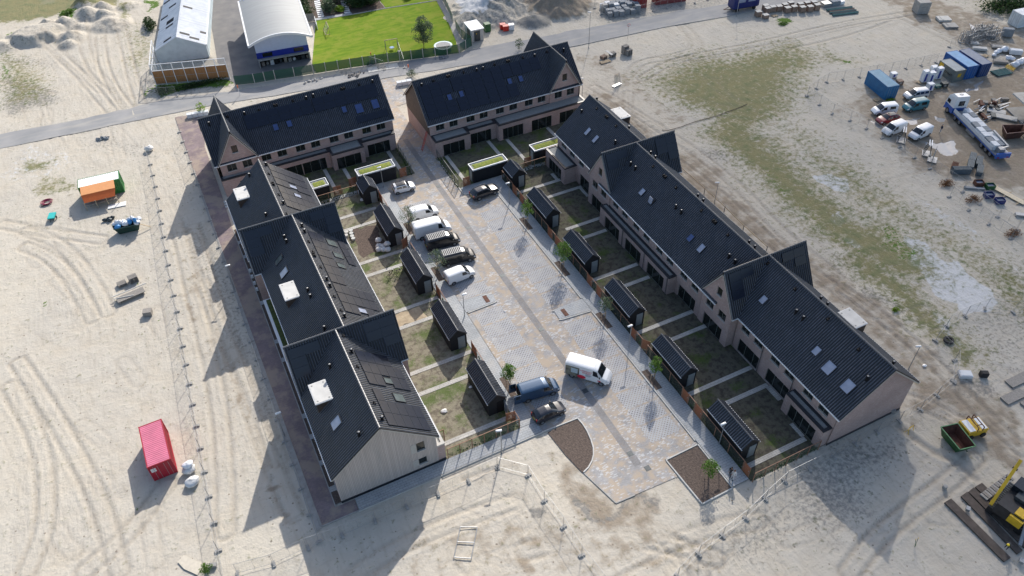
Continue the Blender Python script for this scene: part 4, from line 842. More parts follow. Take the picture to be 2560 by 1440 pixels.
for S,L0 in ((S4,[(42.95,2.9,'cap'),(41.75,2.9,'cap'),(45.2,.9,'s'),(39.65,.9,'s'),(34.7,1.1,'s'),(31.7,2.9,'cap'),(50.2,.85,'s')]),(S4e,[(42.4,.75,'cap'),(41.3,.75,'cap'),(31.3,.75,'cap')]),(S5e,[(76.4,.75,'cap'),(75.2,.75,'cap'),(65.0,.75,'cap'),(63.8,.75,'cap'),(54.2,.75,'cap'),(53.1,.75,'cap')]),
     (S5,[(77.2,2.9,'cap'),(75.95,2.9,'cap'),(73.8,.85,'s'),(71.0,.85,'grille'),(68.2,.85,'s'),(65.85,2.9,'cap'),(64.6,2.9,'cap'),(62.4,.8,'s'),(59.7,.8,'grille'),(56.8,.8,'s'),(54.4,2.8,'cap'),(53.2,2.8,'cap')]),(S6,[(92.9,2.9,'cap'),(90.9,.8,'s'),(88.0,.8,'grille'),(85.2,.8,'s'),(82.9,2.8,'cap')]),(S6e,[(92.9,.7,'cap'),(83.5,.7,'cap')])):
    for a,q,k_ in L0: vent(ER,S,a,q,k_)
dormer(ER,61.85,63.75,38.25,41.2,8.12,S4e,1); dormer(ER,61.85,63.75,89.3,92.5,8.12,S6e,1)
XS3=Slope('y',50.95,47.75);XS4=Slope('y',79.4,76.2)
xsolar(ER,XS3,52.75,['##','#.','#.']); xsolar(ER,XS3,60.85,['##','.#']); xsolar(ER,XS4,61.2,['##','##','.#']); xsolar(ER,XS4,52.7,['##','#.'])
for y in (43,37.6,65.2,70.8,59.6): downpipe(ER,53.3 if y<50 else 51.12,y,0,5.1 if y<50 else 3.0)
# ================================================================= NORTH-WEST BLOCK
NW=thing('terraced_house_row','brick house block by the road with solar strips and a gable at its left','house row',(2.0,111.2,0),group='black roofed terraced house rows')
block(NW,'y',116.65,110.8,122.5,1.6,31.3,(2,2)); cross(NW,'y',5.33,110.6,122.65)
wall(NW,'rear_wall',(8.1,111.15),(31.0,111.15),-.05,5.3,[(c-8.1-.75,c-8.1+.75,3.72,4.95,'win') for c in (9.65,12.2,15.2,17.7,20.8,23.3,26.4,28.9)])
wall(NW,'gable_wall',(31.0,111.15),(31.0,122.15),-.05,5.35,[],top=[(5.5,10.25)]); wall(NW,'gable_wall',(1.95,122.15),(1.95,111.15),-.05,5.35,[],top=[(5.5,10.25)])
wall(NW,'front_wall',(31.0,122.15),(8.1,122.15),-.05,5.3,wins([2,4.6,7.7,10.2,13.2,15.7,18.5,21],1.4)+wins([2,7.7,13.2,18.5],1.3,.9,2.3))
xg_walls(NW,'y',5.33,110.95,122.35)
ext(NW,1.98,109.9,19.4,111.14,3.1,{'S':[(4.6-1.98,8.3-1.98,0,2.2,'door'),(8.85,12.6,0,2.2,'door'),(12.7,16.6,0,2.2,'door')],'W':[],'E':[]})
ext(NW,19.42,108.65,24.85,111.14,3.1,{'S':[(.65,4.75,0,2.2,'door')],'W':[],'E':[]}); ext(NW,24.88,109.95,30.75,111.14,3.1,{'S':[(.9,4.8,0,2.2,'door')],'E':[]})
S7=Slope('y',116.65,110.8); 
solar(NW,S7,cells(8.25,1.8,1.25,['######','######'])); solar(NW,S7,cells(19.3,1.8,1.25,['######','######'])); solar(NW,S7,cells(25.2,1.8,5.95,['###']))
for a,q,w_,h,k_ in ((12.5,4.3,.75,1.0,'sky_blue'),(14.7,4.3,.75,1.0,'sky_blue'),(23.85,4.3,.7,1.0,'sky_blue'),(26.25,4.75,1.2,1.5,'sky_blue'),(29.05,4.7,1.1,1.5,'sky_blue')): skylight(NW,S7,a,q,w_,h,k_)
for a,q,k_ in ((3.05,1.4,'cap'),(8.6,1.2,'cap'),(10.9,.95,'s'),(13.65,.9,'grille'),(16.4,.9,'s'),(18.6,1.2,'cap'),(19.8,1.1,'cap'),(22.1,.95,'s'),(24.8,.95,'grille'),(27.6,.95,'s'),(29.85,1.2,'cap'),(6.05,.75,'s')): vent(NW,S7,a,q,k_)
# ================================================================= NORTH-EAST BLOCK
NE=thing('terraced_house_row','brick house block by the road with wide solar field and right end gable','house row',(35.7,106.3,0),group='black roofed terraced house rows')
block(NE,'y',111.75,105.95,117.55,35.35,64.7,(1,2)); cross(NE,'y',61.15,105.8,118.0)
wall(NE,'rear_wall',(35.7,106.3),(58.3,106.3),-.05,5.3,[(c-35.7-.75,c-35.7+.75,3.72,4.95,'win') for c in (37.6,40.05,43.15,45.6,48.65,51.2,54.2,56.7)])
wall(NE,'gable_wall',(35.7,117.2),(35.7,106.3),-.05,3.1,[]); wall(NE,'gable_cladding',(35.66,117.25),(35.66,106.28),3.1,5.35,[],'brown',top=[(5.48,10.25)])
wall(NE,'gable_wall',(64.35,106.3),(64.35,117.2),-.05,5.35,[],top=[(5.45,10.25)]); wall(NE,'front_wall',(58.2,117.2),(35.7,117.2),-.05,5.3,wins([2,4.6,7.7,10.2,13.2,15.7,18.5,21],1.4)+wins([2,7.7,13.2,18.5],1.3,.9,2.3))
xg_walls(NE,'y',61.15,106.2,117.7)
ext(NE,35.75,104.1,41.95,106.29,3.1,{'S':[(1.3,5.2,0,2.2,'door')],'W':[],'E':[]}); ext(NE,41.97,104.95,47.2,106.29,3.1,{'S':[(.45,4.3,0,2.2,'door')]}); ext(NE,47.22,103.85,64.3,106.29,3.1,{'S':[(.75,4.65,0,2.2,'door4'),(6.3,10.2,0,2.2,'door'),(11.8,15.7,0,2.2,'door')],'W':[],'E':[]})
S8=Slope('y',111.75,105.95)
solar(NE,S8,cells(35.95,1.81,1.1,['###','###','##.','###','###'])); solar(NE,S8,cells(41.65,1.80,1.1,['###','###','.##','###','###'])); solar(NE,S8,cells(47.2,1.84,1.1,['######','######','##....','###...','###...']))
for a,q in ((40.6,4.15),(42.75,4.1),(51.75,4.15),(53.85,4.2)): skylight(NE,S8,a,q,.7,1.0,'sky_blue')
for a,q,k_ in ((36.7,1.25,'cap'),(38.9,.8,'s'),(41.6,.7,'grille'),(44.4,.7,'s'),(46.7,1.1,'cap'),(47.9,1.1,'cap'),(50.1,.75,'s'),(52.7,.75,'grille'),(55.5,.8,'s'),(57.7,1.2,'cap'),(60.2,.85,'s'),(63.3,1.5,'cap')): vent(NE,S8,a,q,k_)
# ================================================================= GARDENS
def garden_mat(name,dry,soil,gA,gB,bias):
    m,g=newmat(name,0.95,0.15)
    n1=g.noise(g.w,0.32,6,0.6); n2=g.noise(g.w,1.4,7,0.65); n3=g.noise(g.w,6,6,0.7); n4=g.noise(g.w,0.22,3)
    c=g.mix(g.rng(n3,0.35,0.65),dry,tuple(x*1.25 for x in dry)); c=g.mix(g.rng(n2,0.46,0.60),c,soil)
    gm=g.math('ADD',g.math('MULTIPLY',n1,0.65),g.math('MULTIPLY',n3,0.35)); c=g.mix(g.math('MULTIPLY',g.rng(gm,bias,bias+0.09),0.8),c,g.mix(n3,gA,gB))
    g.l(c,g.p.inputs['Base Color']); g.l(g.bump(g.math('ADD',n3,n2),0.7,0.07),g.p.inputs['Normal']); return m
MT['gardW']=garden_mat('west_garden_ground',(0.215,0.195,0.145),(0.14,0.12,0.095),(0.05,0.095,0.015),(0.10,0.14,0.035),0.49)  # lighter copy, sunlight put into the ground colour
MT['gardE']=garden_mat('east_garden_ground',(0.095,0.09,0.068),(0.06,0.053,0.045),(0.04,0.075,0.012),(0.08,0.12,0.025),0.52)  # darker, greener copy with shade put into the ground colour
MT['gardN']=garden_mat('north_garden_ground',(0.10,0.10,0.07),(0.075,0.065,0.055),(0.05,0.085,0.015),(0.09,0.12,0.025),0.48)
flat('garden_ground',[(13.5,48.66),(23.4,48.66),(23.4,100.8),(13.5,100.8)],MT['gardW'],z=0.02)
flat('garden_ground',[(42.8,30.9),(53.3,30.9),(53.3,94.0),(42.8,94.0)],MT['gardE'],z=0.02)
flat('garden_ground',[(8,101.8),(30.9,101.8),(30.9,111.0),(8,111.0)],MT['gardN'],z=0.02); flat('garden_ground',[(35.75,94.8),(63.5,94.8),(63.5,106),(35.75,106)],MT['gardN'],z=0.021)
flat('garden_ground',[(1.16,48.8),(1.9,48.8),(1.9,101),(1.16,101)],MT['soil'],z=0.05)
# dug sandy pits in the west gardens
m,g=newmat('dug_sand',0.95,0.1); c=g.mix(g.rng(g.noise(g.w,1.3,6),0.35,0.65),(0.44,0.36,0.25),(0.34,0.27,0.19)); g.l(c,g.p.inputs['Base Color']); g.l(g.bump(g.noise(g.w,3,6),0.8,0.08),g.p.inputs['Normal']); MT['dug']=m
flat('sand_pit',wob([(14.9,70.6),(20.4,70.4),(20.2,72.6),(17.6,72.9),(15.0,72.4)],.25,.8,3),MT['dug'],z=0.034); None
flat('planting_soil',wob([(16.6,85.6),(20.7,86.6),(20.6,92.3),(16.7,92.5)],.3,.8,5),MT['soil'],z=0.034)
def gpath(x0,x1,y,w_=0.6): struct('garden_path',MB().box(x0,y-w_/2,-.05,x1,y+w_/2,0.06),MT['gtile'])
for y,xe in ((50.65,23.4),(58.65,21.3),(62.15,23.3),(70.1,21.2),(73.25,23.2),(81.8,21.2),(84.7,23.3),(93.0,21.2),(96.1,22.2)): gpath(14.2 if not 59<y<84 else 14.9,xe,y)
for y,xs_ in ((32.55,44.6),(40.7,47.1),(43.8,44.5),(52.15,47.4),(55.1,44.6),(63.4,47.4),(66.4,44.4),(74.9,47.2),(77.8,47.3),(86.0,47.2),(89.2,44.6)): gpath(43.0 if xs_<45 else xs_-1.5,51.9 if 33<y<40 or y<35 else (53.2 if y<56 or 76<y<88 else 51.1),y)
struct('garden_path',MB().box(51.6,32.9,-.05,52.1,34.9,.055),MT['gtile']); struct('garden_path',MB().box(52.7,38.2,-.05,53.3,40.4,.055),MT['gtile']); struct('garden_path',MB().box(52.6,83.3,-.05,53.1,85.7,.055),MT['gtile']); struct('garden_path',MB().box(50.4,89.5,-.05,50.95,91.3,.055),MT['gtile'])
for x,y0,y1 in ((17.95,102.0,109.8),(20.9,103.0,108.5),(29.1,101.8,109.9),(45.5,95,104.8),(48.6,94.7,103.7),(56.5,94.8,103.7),(37.35,94.7,104.0),(8.5,102,109.8)): struct('garden_path',MB().box(x-.3,y0,-.05,x+.3,y1,0.06),MT['gtile'])
for y in (79.3,34.0,45.6,56.9,68.2,52.3,63.7,75.3): pass
# ================================================================= SHEDS
def shed(label,x0,y0,y1,group,door_open=False):
    W_=2.28; xa,xb=x0+.12,x0+2.5-.12; zt,zr=2.38,3.48; xm=x0+1.25
    t=thing('garden_shed',label,'shed',(xa,y0+.1,0),group=group); ya,yb=y0+.1,y1-.08
    mb=MB(); s=[(xa,ya),(xb,ya),(xb,yb),(xa,yb)]
    for a,b in ((s[0],s[1]),(s[1],s[2]),(s[2],s[3]),(s[3],s[0])): mb.add([(a[0],a[1],0),(b[0],b[1],0),(b[0],b[1],zt),(a[0],a[1],zt)],[(0,1,2,3)])
    mb.add([(xa,ya,zt),(xb,ya,zt),(xm,ya,zr-.08)],[(0,1,2)]); mb.add([(xa,yb,zt),(xb,yb,zt),(xm,yb,zr-.08)],[(0,2,1)])
    mb.build('wall',MT['black'],t,world=True)
    for xe in (x0,x0+2.5):
        r_=corr_sheet((xm,y0,zr),(xm,y1,zr),(xe,y0,zt),(xe,y1,zt),'roof',MT['tile'],t,th=.08)
        MB().box(xe-.05,y0,zt-.10,xe+.05,y1,zt-.01).build('gutter',MT['gutter'],t,world=True)
    ridge_tiles(t,(xm,y0,zr+.02),(xm,y1,zr+.02),r_=.09,step=.36)
    dx=xa+1.05
    mb=MB(); 
    if not door_open:
        mb.box(dx,ya-.05,0.03,dx+.95,ya-.005,2.12); mb.box(dx+.05,ya-.06,.1,dx+.9,ya-.05,2.05); d=mb.build('door',MT['doorgrey'],t,world=True)
        MB().box(dx+.80,ya-.10,1.0,dx+.86,ya-.06,1.14).build('handle',MT['steel'],d)
    else:
        MB().box(dx,ya-.02,.03,dx+.95,ya-.004,2.1).build('doorway',MT['vent'],t,world=True)
        mb.box(dx+.95,ya-.95,0.05,dx+1.0,ya-.01,2.1); d=mb.build('door',MT['doorgrey'],t,world=True); MB().box(dx+.93,ya-.75,1.1,dx+.949,ya-.2,1.9).build('pane',MT['sky_glass'],d)
    return t
WSH=[(51.75,58.05,'southernmost black gabled shed of the west gardens, its door standing open',True),(63.2,69.5,'second black gabled shed from the south in the west gardens',False),(74.75,81.0,'middle black gabled shed of the west gardens, by the bicycles',False),(86.1,92.4,'black gabled shed beside the stack of white bags in the west gardens',False),(97.4,100.65,'shortest and northernmost black gabled shed of the west gardens',False)]
for a,b,l,o_ in WSH: shed(l,20.85,a,b,'black tiled garden sheds',o_)
ESH=[(33.45,39.75,'southernmost black gabled shed of the east gardens, nearest the two people'),(44.9,51.15,'second black gabled shed from the south in the east gardens'),(56.25,62.55,'third black gabled shed from the south in the east gardens'),(67.7,73.95,'fourth black gabled shed from the south in the east gardens'),(79.1,85.4,'fifth black gabled shed from the south in the east gardens'),(90.4,93.6,'short northernmost black gabled shed of the east gardens')]
for a,b,l in ESH: shed(l,43.1,a,b,'black tiled garden sheds')
def flatshed(label,x0,y0,x1,y1):
    t=thing('flat_shed',label,'shed',(x0,y0,0),group='black flat sheds with green roofs'); h=2.55
    mb=MB()
    mb.box(x0+.04,y0+.04,0,x1-.04,y1-.04,h-.2); mb.build('wall',MT['black'],t,world=True)
    mb=MB(); 
    for a in ((x0,y0,x1,y0+.12),(x0,y1-.12,x1,y1),(x0,y0+.12,x0+.12,y1-.12),(x1-.12,y0+.12,x1,y1-.12)): mb.box(a[0],a[1],h-.2,a[2],a[3],h+.02)
    mb.build('roof_edge',MT['gutter'],t,world=True)
    MB().box(x0+.12,y0+.12,h-.2,x1-.12,y1-.12,h-.1).build('gravel_margin',MT['gravel'],t,world=True)
    mb=MB(); q=random.Random(int(x0*7)); nx_=int((x1-x0-.8)/.25); ny_=int((y1-y0-.7)/.25)
    vs=[];fs=[]
    for i in range(nx_+1):
        for j in range(ny_+1): 
            e=min(i,nx_-i,j,ny_-j); vs.append((x0+.4+i*(x1-x0-.8)/nx_+q.uniform(-.05,.05),y0+.35+j*(y1-y0-.7)/ny_+q.uniform(-.05,.05),h-.11+(0 if e==0 else q.uniform(.04,.13))))
    for i in range(nx_):
        for j in range(ny_): a=i*(ny_+1)+j; fs.append((a,a+ny_+1,a+ny_+2,a+1))
    mb.add(vs,fs); mb.build('green_roof',MT['sedum'],t,smooth=True,world=True)
    d=MB().box(x0-.03,y0+.5,.03,x0+.03,y0+1.4,2.1).build('door',MT['doorgrey'],t,world=True)
    return t
flatshed('black flat shed with mossy green roof north of the parked white city car',21.62,101.85,27.83,103.9)
flatshed('small black flat shed with mossy green roof behind the west row',14.1,101.95,16.85,104.05)
flatshed('black flat shed with green roof beside the parked dark estate car',38.3,94.8,44.5,96.8)
flatshed('black flat shed with green roof behind the short east garden shed',49.45,95.0,54.95,97.05)
# ================================================================= GARDEN FENCES AND GATES
MT['rail']=mat('brown_fence_rail',(0.26,0.14,0.09),0.7,var=0.2,scale=4)
def gfence(label,p0,p1,h=1.75,mesh='dmesh',step=2.2,post='rail',cat='fence',group='garden mesh fences',rail=True):
    p0=Vector((*p0,0));p1=Vector((*p1,0)); L_=(p1-p0).length; d=(p1-p0)/L_; n=max(1,round(L_/step)); t=thing('garden_fence',label,cat,tuple(p0),group=group)
    for i in range(n+1):
        q=p0+d*(L_*i/n); mb=MB(); mb.box(q.x-.04,q.y-.04,0,q.x+.04,q.y+.04,h+.03); mb.build('post',MT[post],t,world=True)
    if rail: MB().bar(p0+Vector((0,0,h)),p1+Vector((0,0,h)),.07,.05).build('rail',MT[post],t,world=True)
    a=p0+Vector((0,0,.08)); b=p1+Vector((0,0,.08)); up=Vector((0,0,h-.12)); MB().add([a,b,b+up,a+up],[(0,1,2,3)]).build('mesh_screen',MT[mesh],t,world=True)
    # climbers planted along the foot
    mb=MB(); q_=random.Random(int(L_*31)); nrm=Vector((-d.y,d.x,0))
    for i in range(int(L_*16)):
        c_=p0+d*q_.uniform(0,L_)+nrm*q_.uniform(.02,.22)+Vector((0,0,abs(q_.gauss(.2,.25)))); s=q_.uniform(.04,.09); u_=Vector((q_.uniform(-1,1),q_.uniform(-1,1),q_.uniform(-1,1))).normalized(); v_=u_.orthogonal().normalized()
        mb.add([c_-u_*s-v_*s,c_+u_*s-v_*s,c_+u_*s+v_*s,c_-u_*s+v_*s],[(0,1,2,3)])
    mb.build('climbers',MT['leafd'],t,world=True); return t
def gate(label,p0,p1,h=1.75,ang=0,grp='brown wooden garden gates'):
    p0=Vector((*p0,0));p1=Vector((*p1,0)); d=(p1-p0); L_=d.length; rz=math.atan2(d.y,d.x)+R(ang)
    t=thing('garden_gate',label,'gate',tuple(p0),rz,grp); n=max(4,int(L_/.13))
    mb=MB()
    for i in range(n): mb.box(i*L_/n+.012,-.025,.08,(i+1)*L_/n-.012,.0,h)
    mb.build('boards',MT['corten'],t)
    mb=MB()
    for z in (.35,h-.3): mb.box(0,.0,z,L_,.04,z+.09)
    mb.box(-.04,-.04,0,.035,.04,h+.08); mb.box(L_-.035,-.04,0,L_+.04,.04,h+.08); mb.build('frame',MT['rail'],t); MB().box(L_-.15,-.06,.95,L_-.07,-.026,1.1).build('latch',MT['steel'],t); return t
XF=42.85
east_gates=[(32.35,31.45,'southernmost wooden gate on the east path, beside the two people'),(41.35,40.2,'wooden gate on the east path just north of the southernmost shed'),(43.9,42.8,'wooden gate on the east path just south of the second shed'),(52.7,51.7,'open wooden gate on the east path just north of the second shed'),(55.15,54.2,'wooden gate on the east path by the courtyard lamp post'),(63.9,62.8,'wooden gate on the east path just north of the third shed'),(66.4,65.3,'wooden gate on the east path just south of the fourth shed'),(75.7,74.4,'wooden gate on the east path just north of the fourth shed'),(77.95,76.7,'wooden gate on the east path just south of the fifth shed'),(87.1,86.0,'wooden gate on the east path just north of the fifth shed'),(89.75,88.4,'wooden gate on the east path opposite the dark estate car')]
for a,b,l in east_gates: gate(l,(XF,a),(XF,b),ang=(35 if 'open' in l else 0))
fe=[(93.6,89.8,'mesh fence along the east path beside the northernmost shed','dmesh'),(88.3,87.2,'short light mesh fence between the two northernmost gates of the east path','lmesh'),(85.9,78.0,'dark mesh fence along the fifth shed on the east path','dmesh'),(76.6,75.8,'short light mesh fence north of the fourth shed on the east path','lmesh'),(74.3,66.5,'dark mesh fence along the fourth shed on the east path','dmesh'),(65.2,64.0,'short light mesh fence north of the third shed on the east path','lmesh'),(62.7,55.3,'dark mesh fence along the third shed on the east path','dmesh'),(54.1,52.8,'short light mesh fence north of the second shed on the east path','lmesh'),(51.6,44.0,'dark mesh fence along the second shed on the east path','dmesh'),(42.7,41.5,'short light mesh fence south of the second shed on the east path','lmesh'),(40.1,32.5,'dark mesh fence along the southernmost shed on the east path','dmesh')]
for a,b,l,k_ in fe: gfence(l,(XF,a),(XF,b),mesh=k_)
gfence('low light mesh fence closing the south end of the east gardens',(42.9,30.75),(52.1,30.75),mesh='lmesh',step=1.6)
gfence('light mesh fence with brown rail along the south path by the wooden gable',(14.4,48.72),(23.45,48.72),mesh='lmesh',step=1.55)
for a,b,l in ((97.9,96.6,'wooden gate on the west path beside the northernmost west shed'),(85.4,84.3,'open wooden gate behind the shed next to the white bags'),(74.3,72.9,'wooden gate on the west path south of the middle west shed'),(62.35,61.0,'wooden gate on the west path south of the second west shed')): gate(l,(23.45,a),(23.45,b),ang=(-60 if 'open' in l else 0))
gate('wooden gate at the south end of the west path beside the open shed door',(22.4,50.15),(23.45,50.0))
for a,b,l in ((100.8,98.0,'light mesh fence beside the northernmost west shed'),(96.4,92.5,'light mesh fence south of the northernmost west shed'),(83.8,81.2,'light mesh fence south of the white bags'),(72.7,69.8,'light mesh fence between the middle and second west sheds'),(60.8,58.3,'light mesh fence between the second and open west sheds'),(49.8,48.9,'short light mesh fence at the corner of the west and south paths')): gfence(l,(23.45,a),(23.45,b),mesh='lmesh')
gate('wooden gate left of the larger green roofed shed',(20.2,102.95),(21.4,103.1)); gate('wooden gate right of the small green roofed shed',(17.35,102.05),(18.55,102.0)); gate('wooden gate right of the larger green roofed shed',(28.35,101.8),(29.45,101.8)); gate('wooden gate left of the green roofed shed by the dark estate car',(36.5,94.72),(37.65,94.72)); gate('wooden gate left of the furthest green roofed shed',(47.6,95.05),(48.8,95.05))
gfence('mesh fence between the west row and the first house block',(13.9,100.9),(20.8,100.9),mesh='lmesh'); gfence('mesh fence on the west side of the brick alley',(30.4,101.9),(30.7,110.0),mesh='lmesh',step=1.4,post='pipe',rail=False); gfence('mesh fence on the east side of the brick alley',(35.6,94.7),(35.75,104.0),mesh='lmesh',step=1.6,post='pipe'); gfence('mesh fence with brown rail north of the east gardens',(44.7,93.85),(50.9,93.85),mesh='lmesh'); gfence('mesh fence between the gates of the far gardens',(30.3,101.85),(29.5,101.85),mesh='lmesh',post='pipe')
gfence('short mesh fence screening the rear of the wooden gable house',(14.25,51.2),(15.0,51.2),mesh='lmesh',h=2.0)
# ================================================================= LAMPS
def lamp(label,x,y,h=4.0,head=(1,0),grp='courtyard lamp posts'):
    t=thing('lamp_post',label,'lamp post',(x,y,0),math.atan2(head[1],head[0]),grp)
    mb=MB(); mb.tube((0,0,0),(0,0,h*.3),.07,8,.06); mb.tube((0,0,h*.3),(0,0,h),.055,8,.04); mb.build('pole',MT['steel'],t)
    mb=MB(); mb.box(-.12,-.13,h-.03,.55,.13,h+.05); mb.blob((.2,0,h+.03),.36,.15,.08,3,0.02,10); mb.build('lamp_head',MT['white'],t,smooth=True)
    MB().lathe((0,0,0),[(.13,0),(.13,.04),(.09,.05)],8).build('base',MT['concrete'],t); return t
lamp('white headed lamp post in the middle of the east path',41.45,53.5,4.2,(-1,.0)); lamp('white headed lamp post on the west path spur',25.05,68.3,4.0,(1,0)); lamp('white headed lamp post on the south path by the sandy verge',20.1,46.6,4.3,(-1,.3)); lamp('white headed lamp post beside the dark estate car',41.1,87.4,4.0,(-1,0)); lamp('white headed lamp post beside the green roofed shed near the white city car',25.0,100.5,4.0,(-1,0)); lamp('thin lamp post against the southernmost shed of the east path',42.7,36.4,4.0,(-1,0))
for i,(x,y,l) in enumerate(((-1.35,93.5,'lamp post on the west street beside the second cross gable'),(-1.25,64.0,'lamp post on the west street beside the nearest cross gable'))): pass
a=G(572,663,4.2); lamp('white headed lamp post along the west street near the further cross gable',-1.45,a[1],4.2,(1,.0)); a=G(697,1032,4.2); lamp('white headed lamp post along the west street near the wooden gable',-1.45,a[1],4.2,(1,0))
a=G(1471.6,120); lamp('tall lamp post at the road bend behind the east gable',a[0],a[1],7.5,(-.7,.5),'tall road lamps'); a=G(1841,40); lamp('tall lamp post in front of the dark blue site trailer',a[0],a[1],7.0,(-.7,.5),'tall road lamps')
a=G(1785,512); lamp('slim lamp post on the sand behind the east row',69.0,72.5,4.2,(-.7,.3)); lamp('slim lamp post behind the south end of the east row',70.2,34.8,4.2,(-.7,.3))
a=G(1340+615/4,400); lamp('slim lamp post behind the north end of the east row',*G(1455,245),4.0,(-.7,.3))
# ================================================================= TREES
def leaves(mb,c,rx,ry,rz,n,s,seed,shape='egg',hollow=.35):
    q=random.Random(seed); ph=[q.uniform(0,6.28) for _ in range(6)]; k=0; tries=0
    while k<n and tries<n*8:
        tries+=1; v=Vector((q.gauss(0,1),q.gauss(0,1),q.gauss(0,1))).normalized()*(q.random()**.45)
        t=v.z; w_=1.0 if shape!='egg' else (1.12-.42*t if t>-.4 else 1.25+(t+.4)*.9)
        d=math.sin(v.x*6.5+ph[0]+2*v.z)+math.sin(v.y*6.5+ph[1]-v.x*2)+math.sin(v.z*8+ph[2]+v.y*3)
        if d<q.uniform(-1.6,.9): continue
        rr=1+.14*math.sin(3*math.atan2(v.y,v.x)+ph[3]+4*t)
        p=Vector((c[0]+v.x*rx*w_*rr,c[1]+v.y*ry*w_*rr,c[2]+v.z*rz*(1+.06*math.sin(ph[4]+5*v.x))))
        u=Vector((q.uniform(-1,1),q.uniform(-1,1),q.uniform(-.6,.6))).normalized(); w2=u.orthogonal().normalized(); w2.rotate(Matrix.Rotation(q.uniform(0,6.28),3,u)); z=s*q.uniform(.6,1.3)
        mb.add([p-u*z,p-w2*z*.6,p+u*z,p+w2*z*.6],[(0,1,2,3)]); k+=1
def tree(label,x,y,h,r_,n,mt='leaf',s=.11,shape='egg',trunk=.05,stakes=True,name='young_tree',cat='tree',grp=None,base=.32,z=0.09,lean=(0,0)):
    t=thing(name,label,cat,(x,y,z),group=grp); mb=MB(); q=random.Random(int(x*97+y*13)); tip=Vector((lean[0],lean[1],h*.92)); mb.tube((0,0,-.1),tip*.5,trunk,7,trunk*.7); mb.tube(tip*.5,tip,trunk*.7,6,trunk*.2)
    for i in range(9):
        f=base+.06+(.5*i/9); a=q.uniform(0,6.28); b=tip*f; mb.tube(b,b+Vector((math.cos(a)*r_*.75,math.sin(a)*r_*.75,r_*.6+q.uniform(0,.3))),trunk*.35,5,trunk*.1)
    mb.build('trunk',MT['bark'],t)
    mb=MB(); leaves(mb,(tip.x*.7,tip.y*.7,h*(base+1)/2),r_*1.15,r_*1.15,h*(1-base)/2*1.1,int(n*2.2),s*.8,int(x*10+y)); mb.build('crown',MT[mt],t)
    if stakes:
        mb=MB(); mb.tube((-.3,.25,-.1),(-.3,.25,1.2),.04,6); mb.tube((.3,.25,-.1),(.3,.25,1.2),.04,6); mb.box(-.32,.23,1.0,.32,.27,1.08); mb.build('stakes',MT['woodp'],t)
    return t
yg='young street trees of the courtyard'
for x,y,h,r_,n,l,mt,b in ((41.1,81.4,4.6,.75,420,'young leafy tree in a pit by the fifth shed of the east path','leaf',.4),(41.15,70.3,5.0,1.0,700,'fullest young tree in a pit by the fourth shed of the east path','leaf',.36),(41.15,59.0,4.2,.85,300,'thin olive young tree in a pit by the third shed of the east path','leafg',.5),(41.15,47.4,4.6,.6,420,'slender bright green tree in a pit by the second shed of the east path','leaf',.4),
   (25.0,88.5,4.6,1.15,330,'sparse wide young tree beside the parked small white van','leafg',.3),(25.0,77.4,4.6,1.1,360,'sparse young tree beside the second black van','leafg',.3),(25.05,54.7,4.2,.72,620,'dense pointed young tree behind the blue van','leaf',.38)): tree(l,x,y,h,r_,n,mt,grp=yg,base=b)
tree('potted looking young tree in the square soil bed beside the two people',38.8,33.2,3.6,.75,420,'leaf',grp=yg,base=.3,z=.03)
# scrub shrubs and weeds at the houses and road
for px,py,l,h in ((505,283,'pale green shrub at the corner of the first house block',2.2),(1030,190,'small shrub behind the concrete blocks of the second house block',1.3),(1298,125,'thin sapling behind the right house block by the road',2.6)): 
    a=G(px,py); tree(l,a[0],a[1],h,.8,160,'leafy' if h==2.2 else 'leafg',stakes=False,name='shrub',cat='shrub',z=0,s=.13,base=.1)
a=G(518,1430); tree('small green bush beside the plywood sheet at the bottom left',a[0],a[1],1.3,.5,260,'leaf',stakes=False,name='bush',cat='bush',z=0,s=.09,base=.05)
# ================================================================= VEHICLES
def interp(T,x):
    if x<=T[0][0]: return T[0][1:]
    for a,b in zip(T,T[1:]):
        if x<=b[0]:
            f=(x-a[0])/(b[0]-a[0]); f=f*f*(3-2*f) if False else f; return tuple(p+(q-p)*f for p,q in zip(a[1:],b[1:]))
    return T[-1][1:]
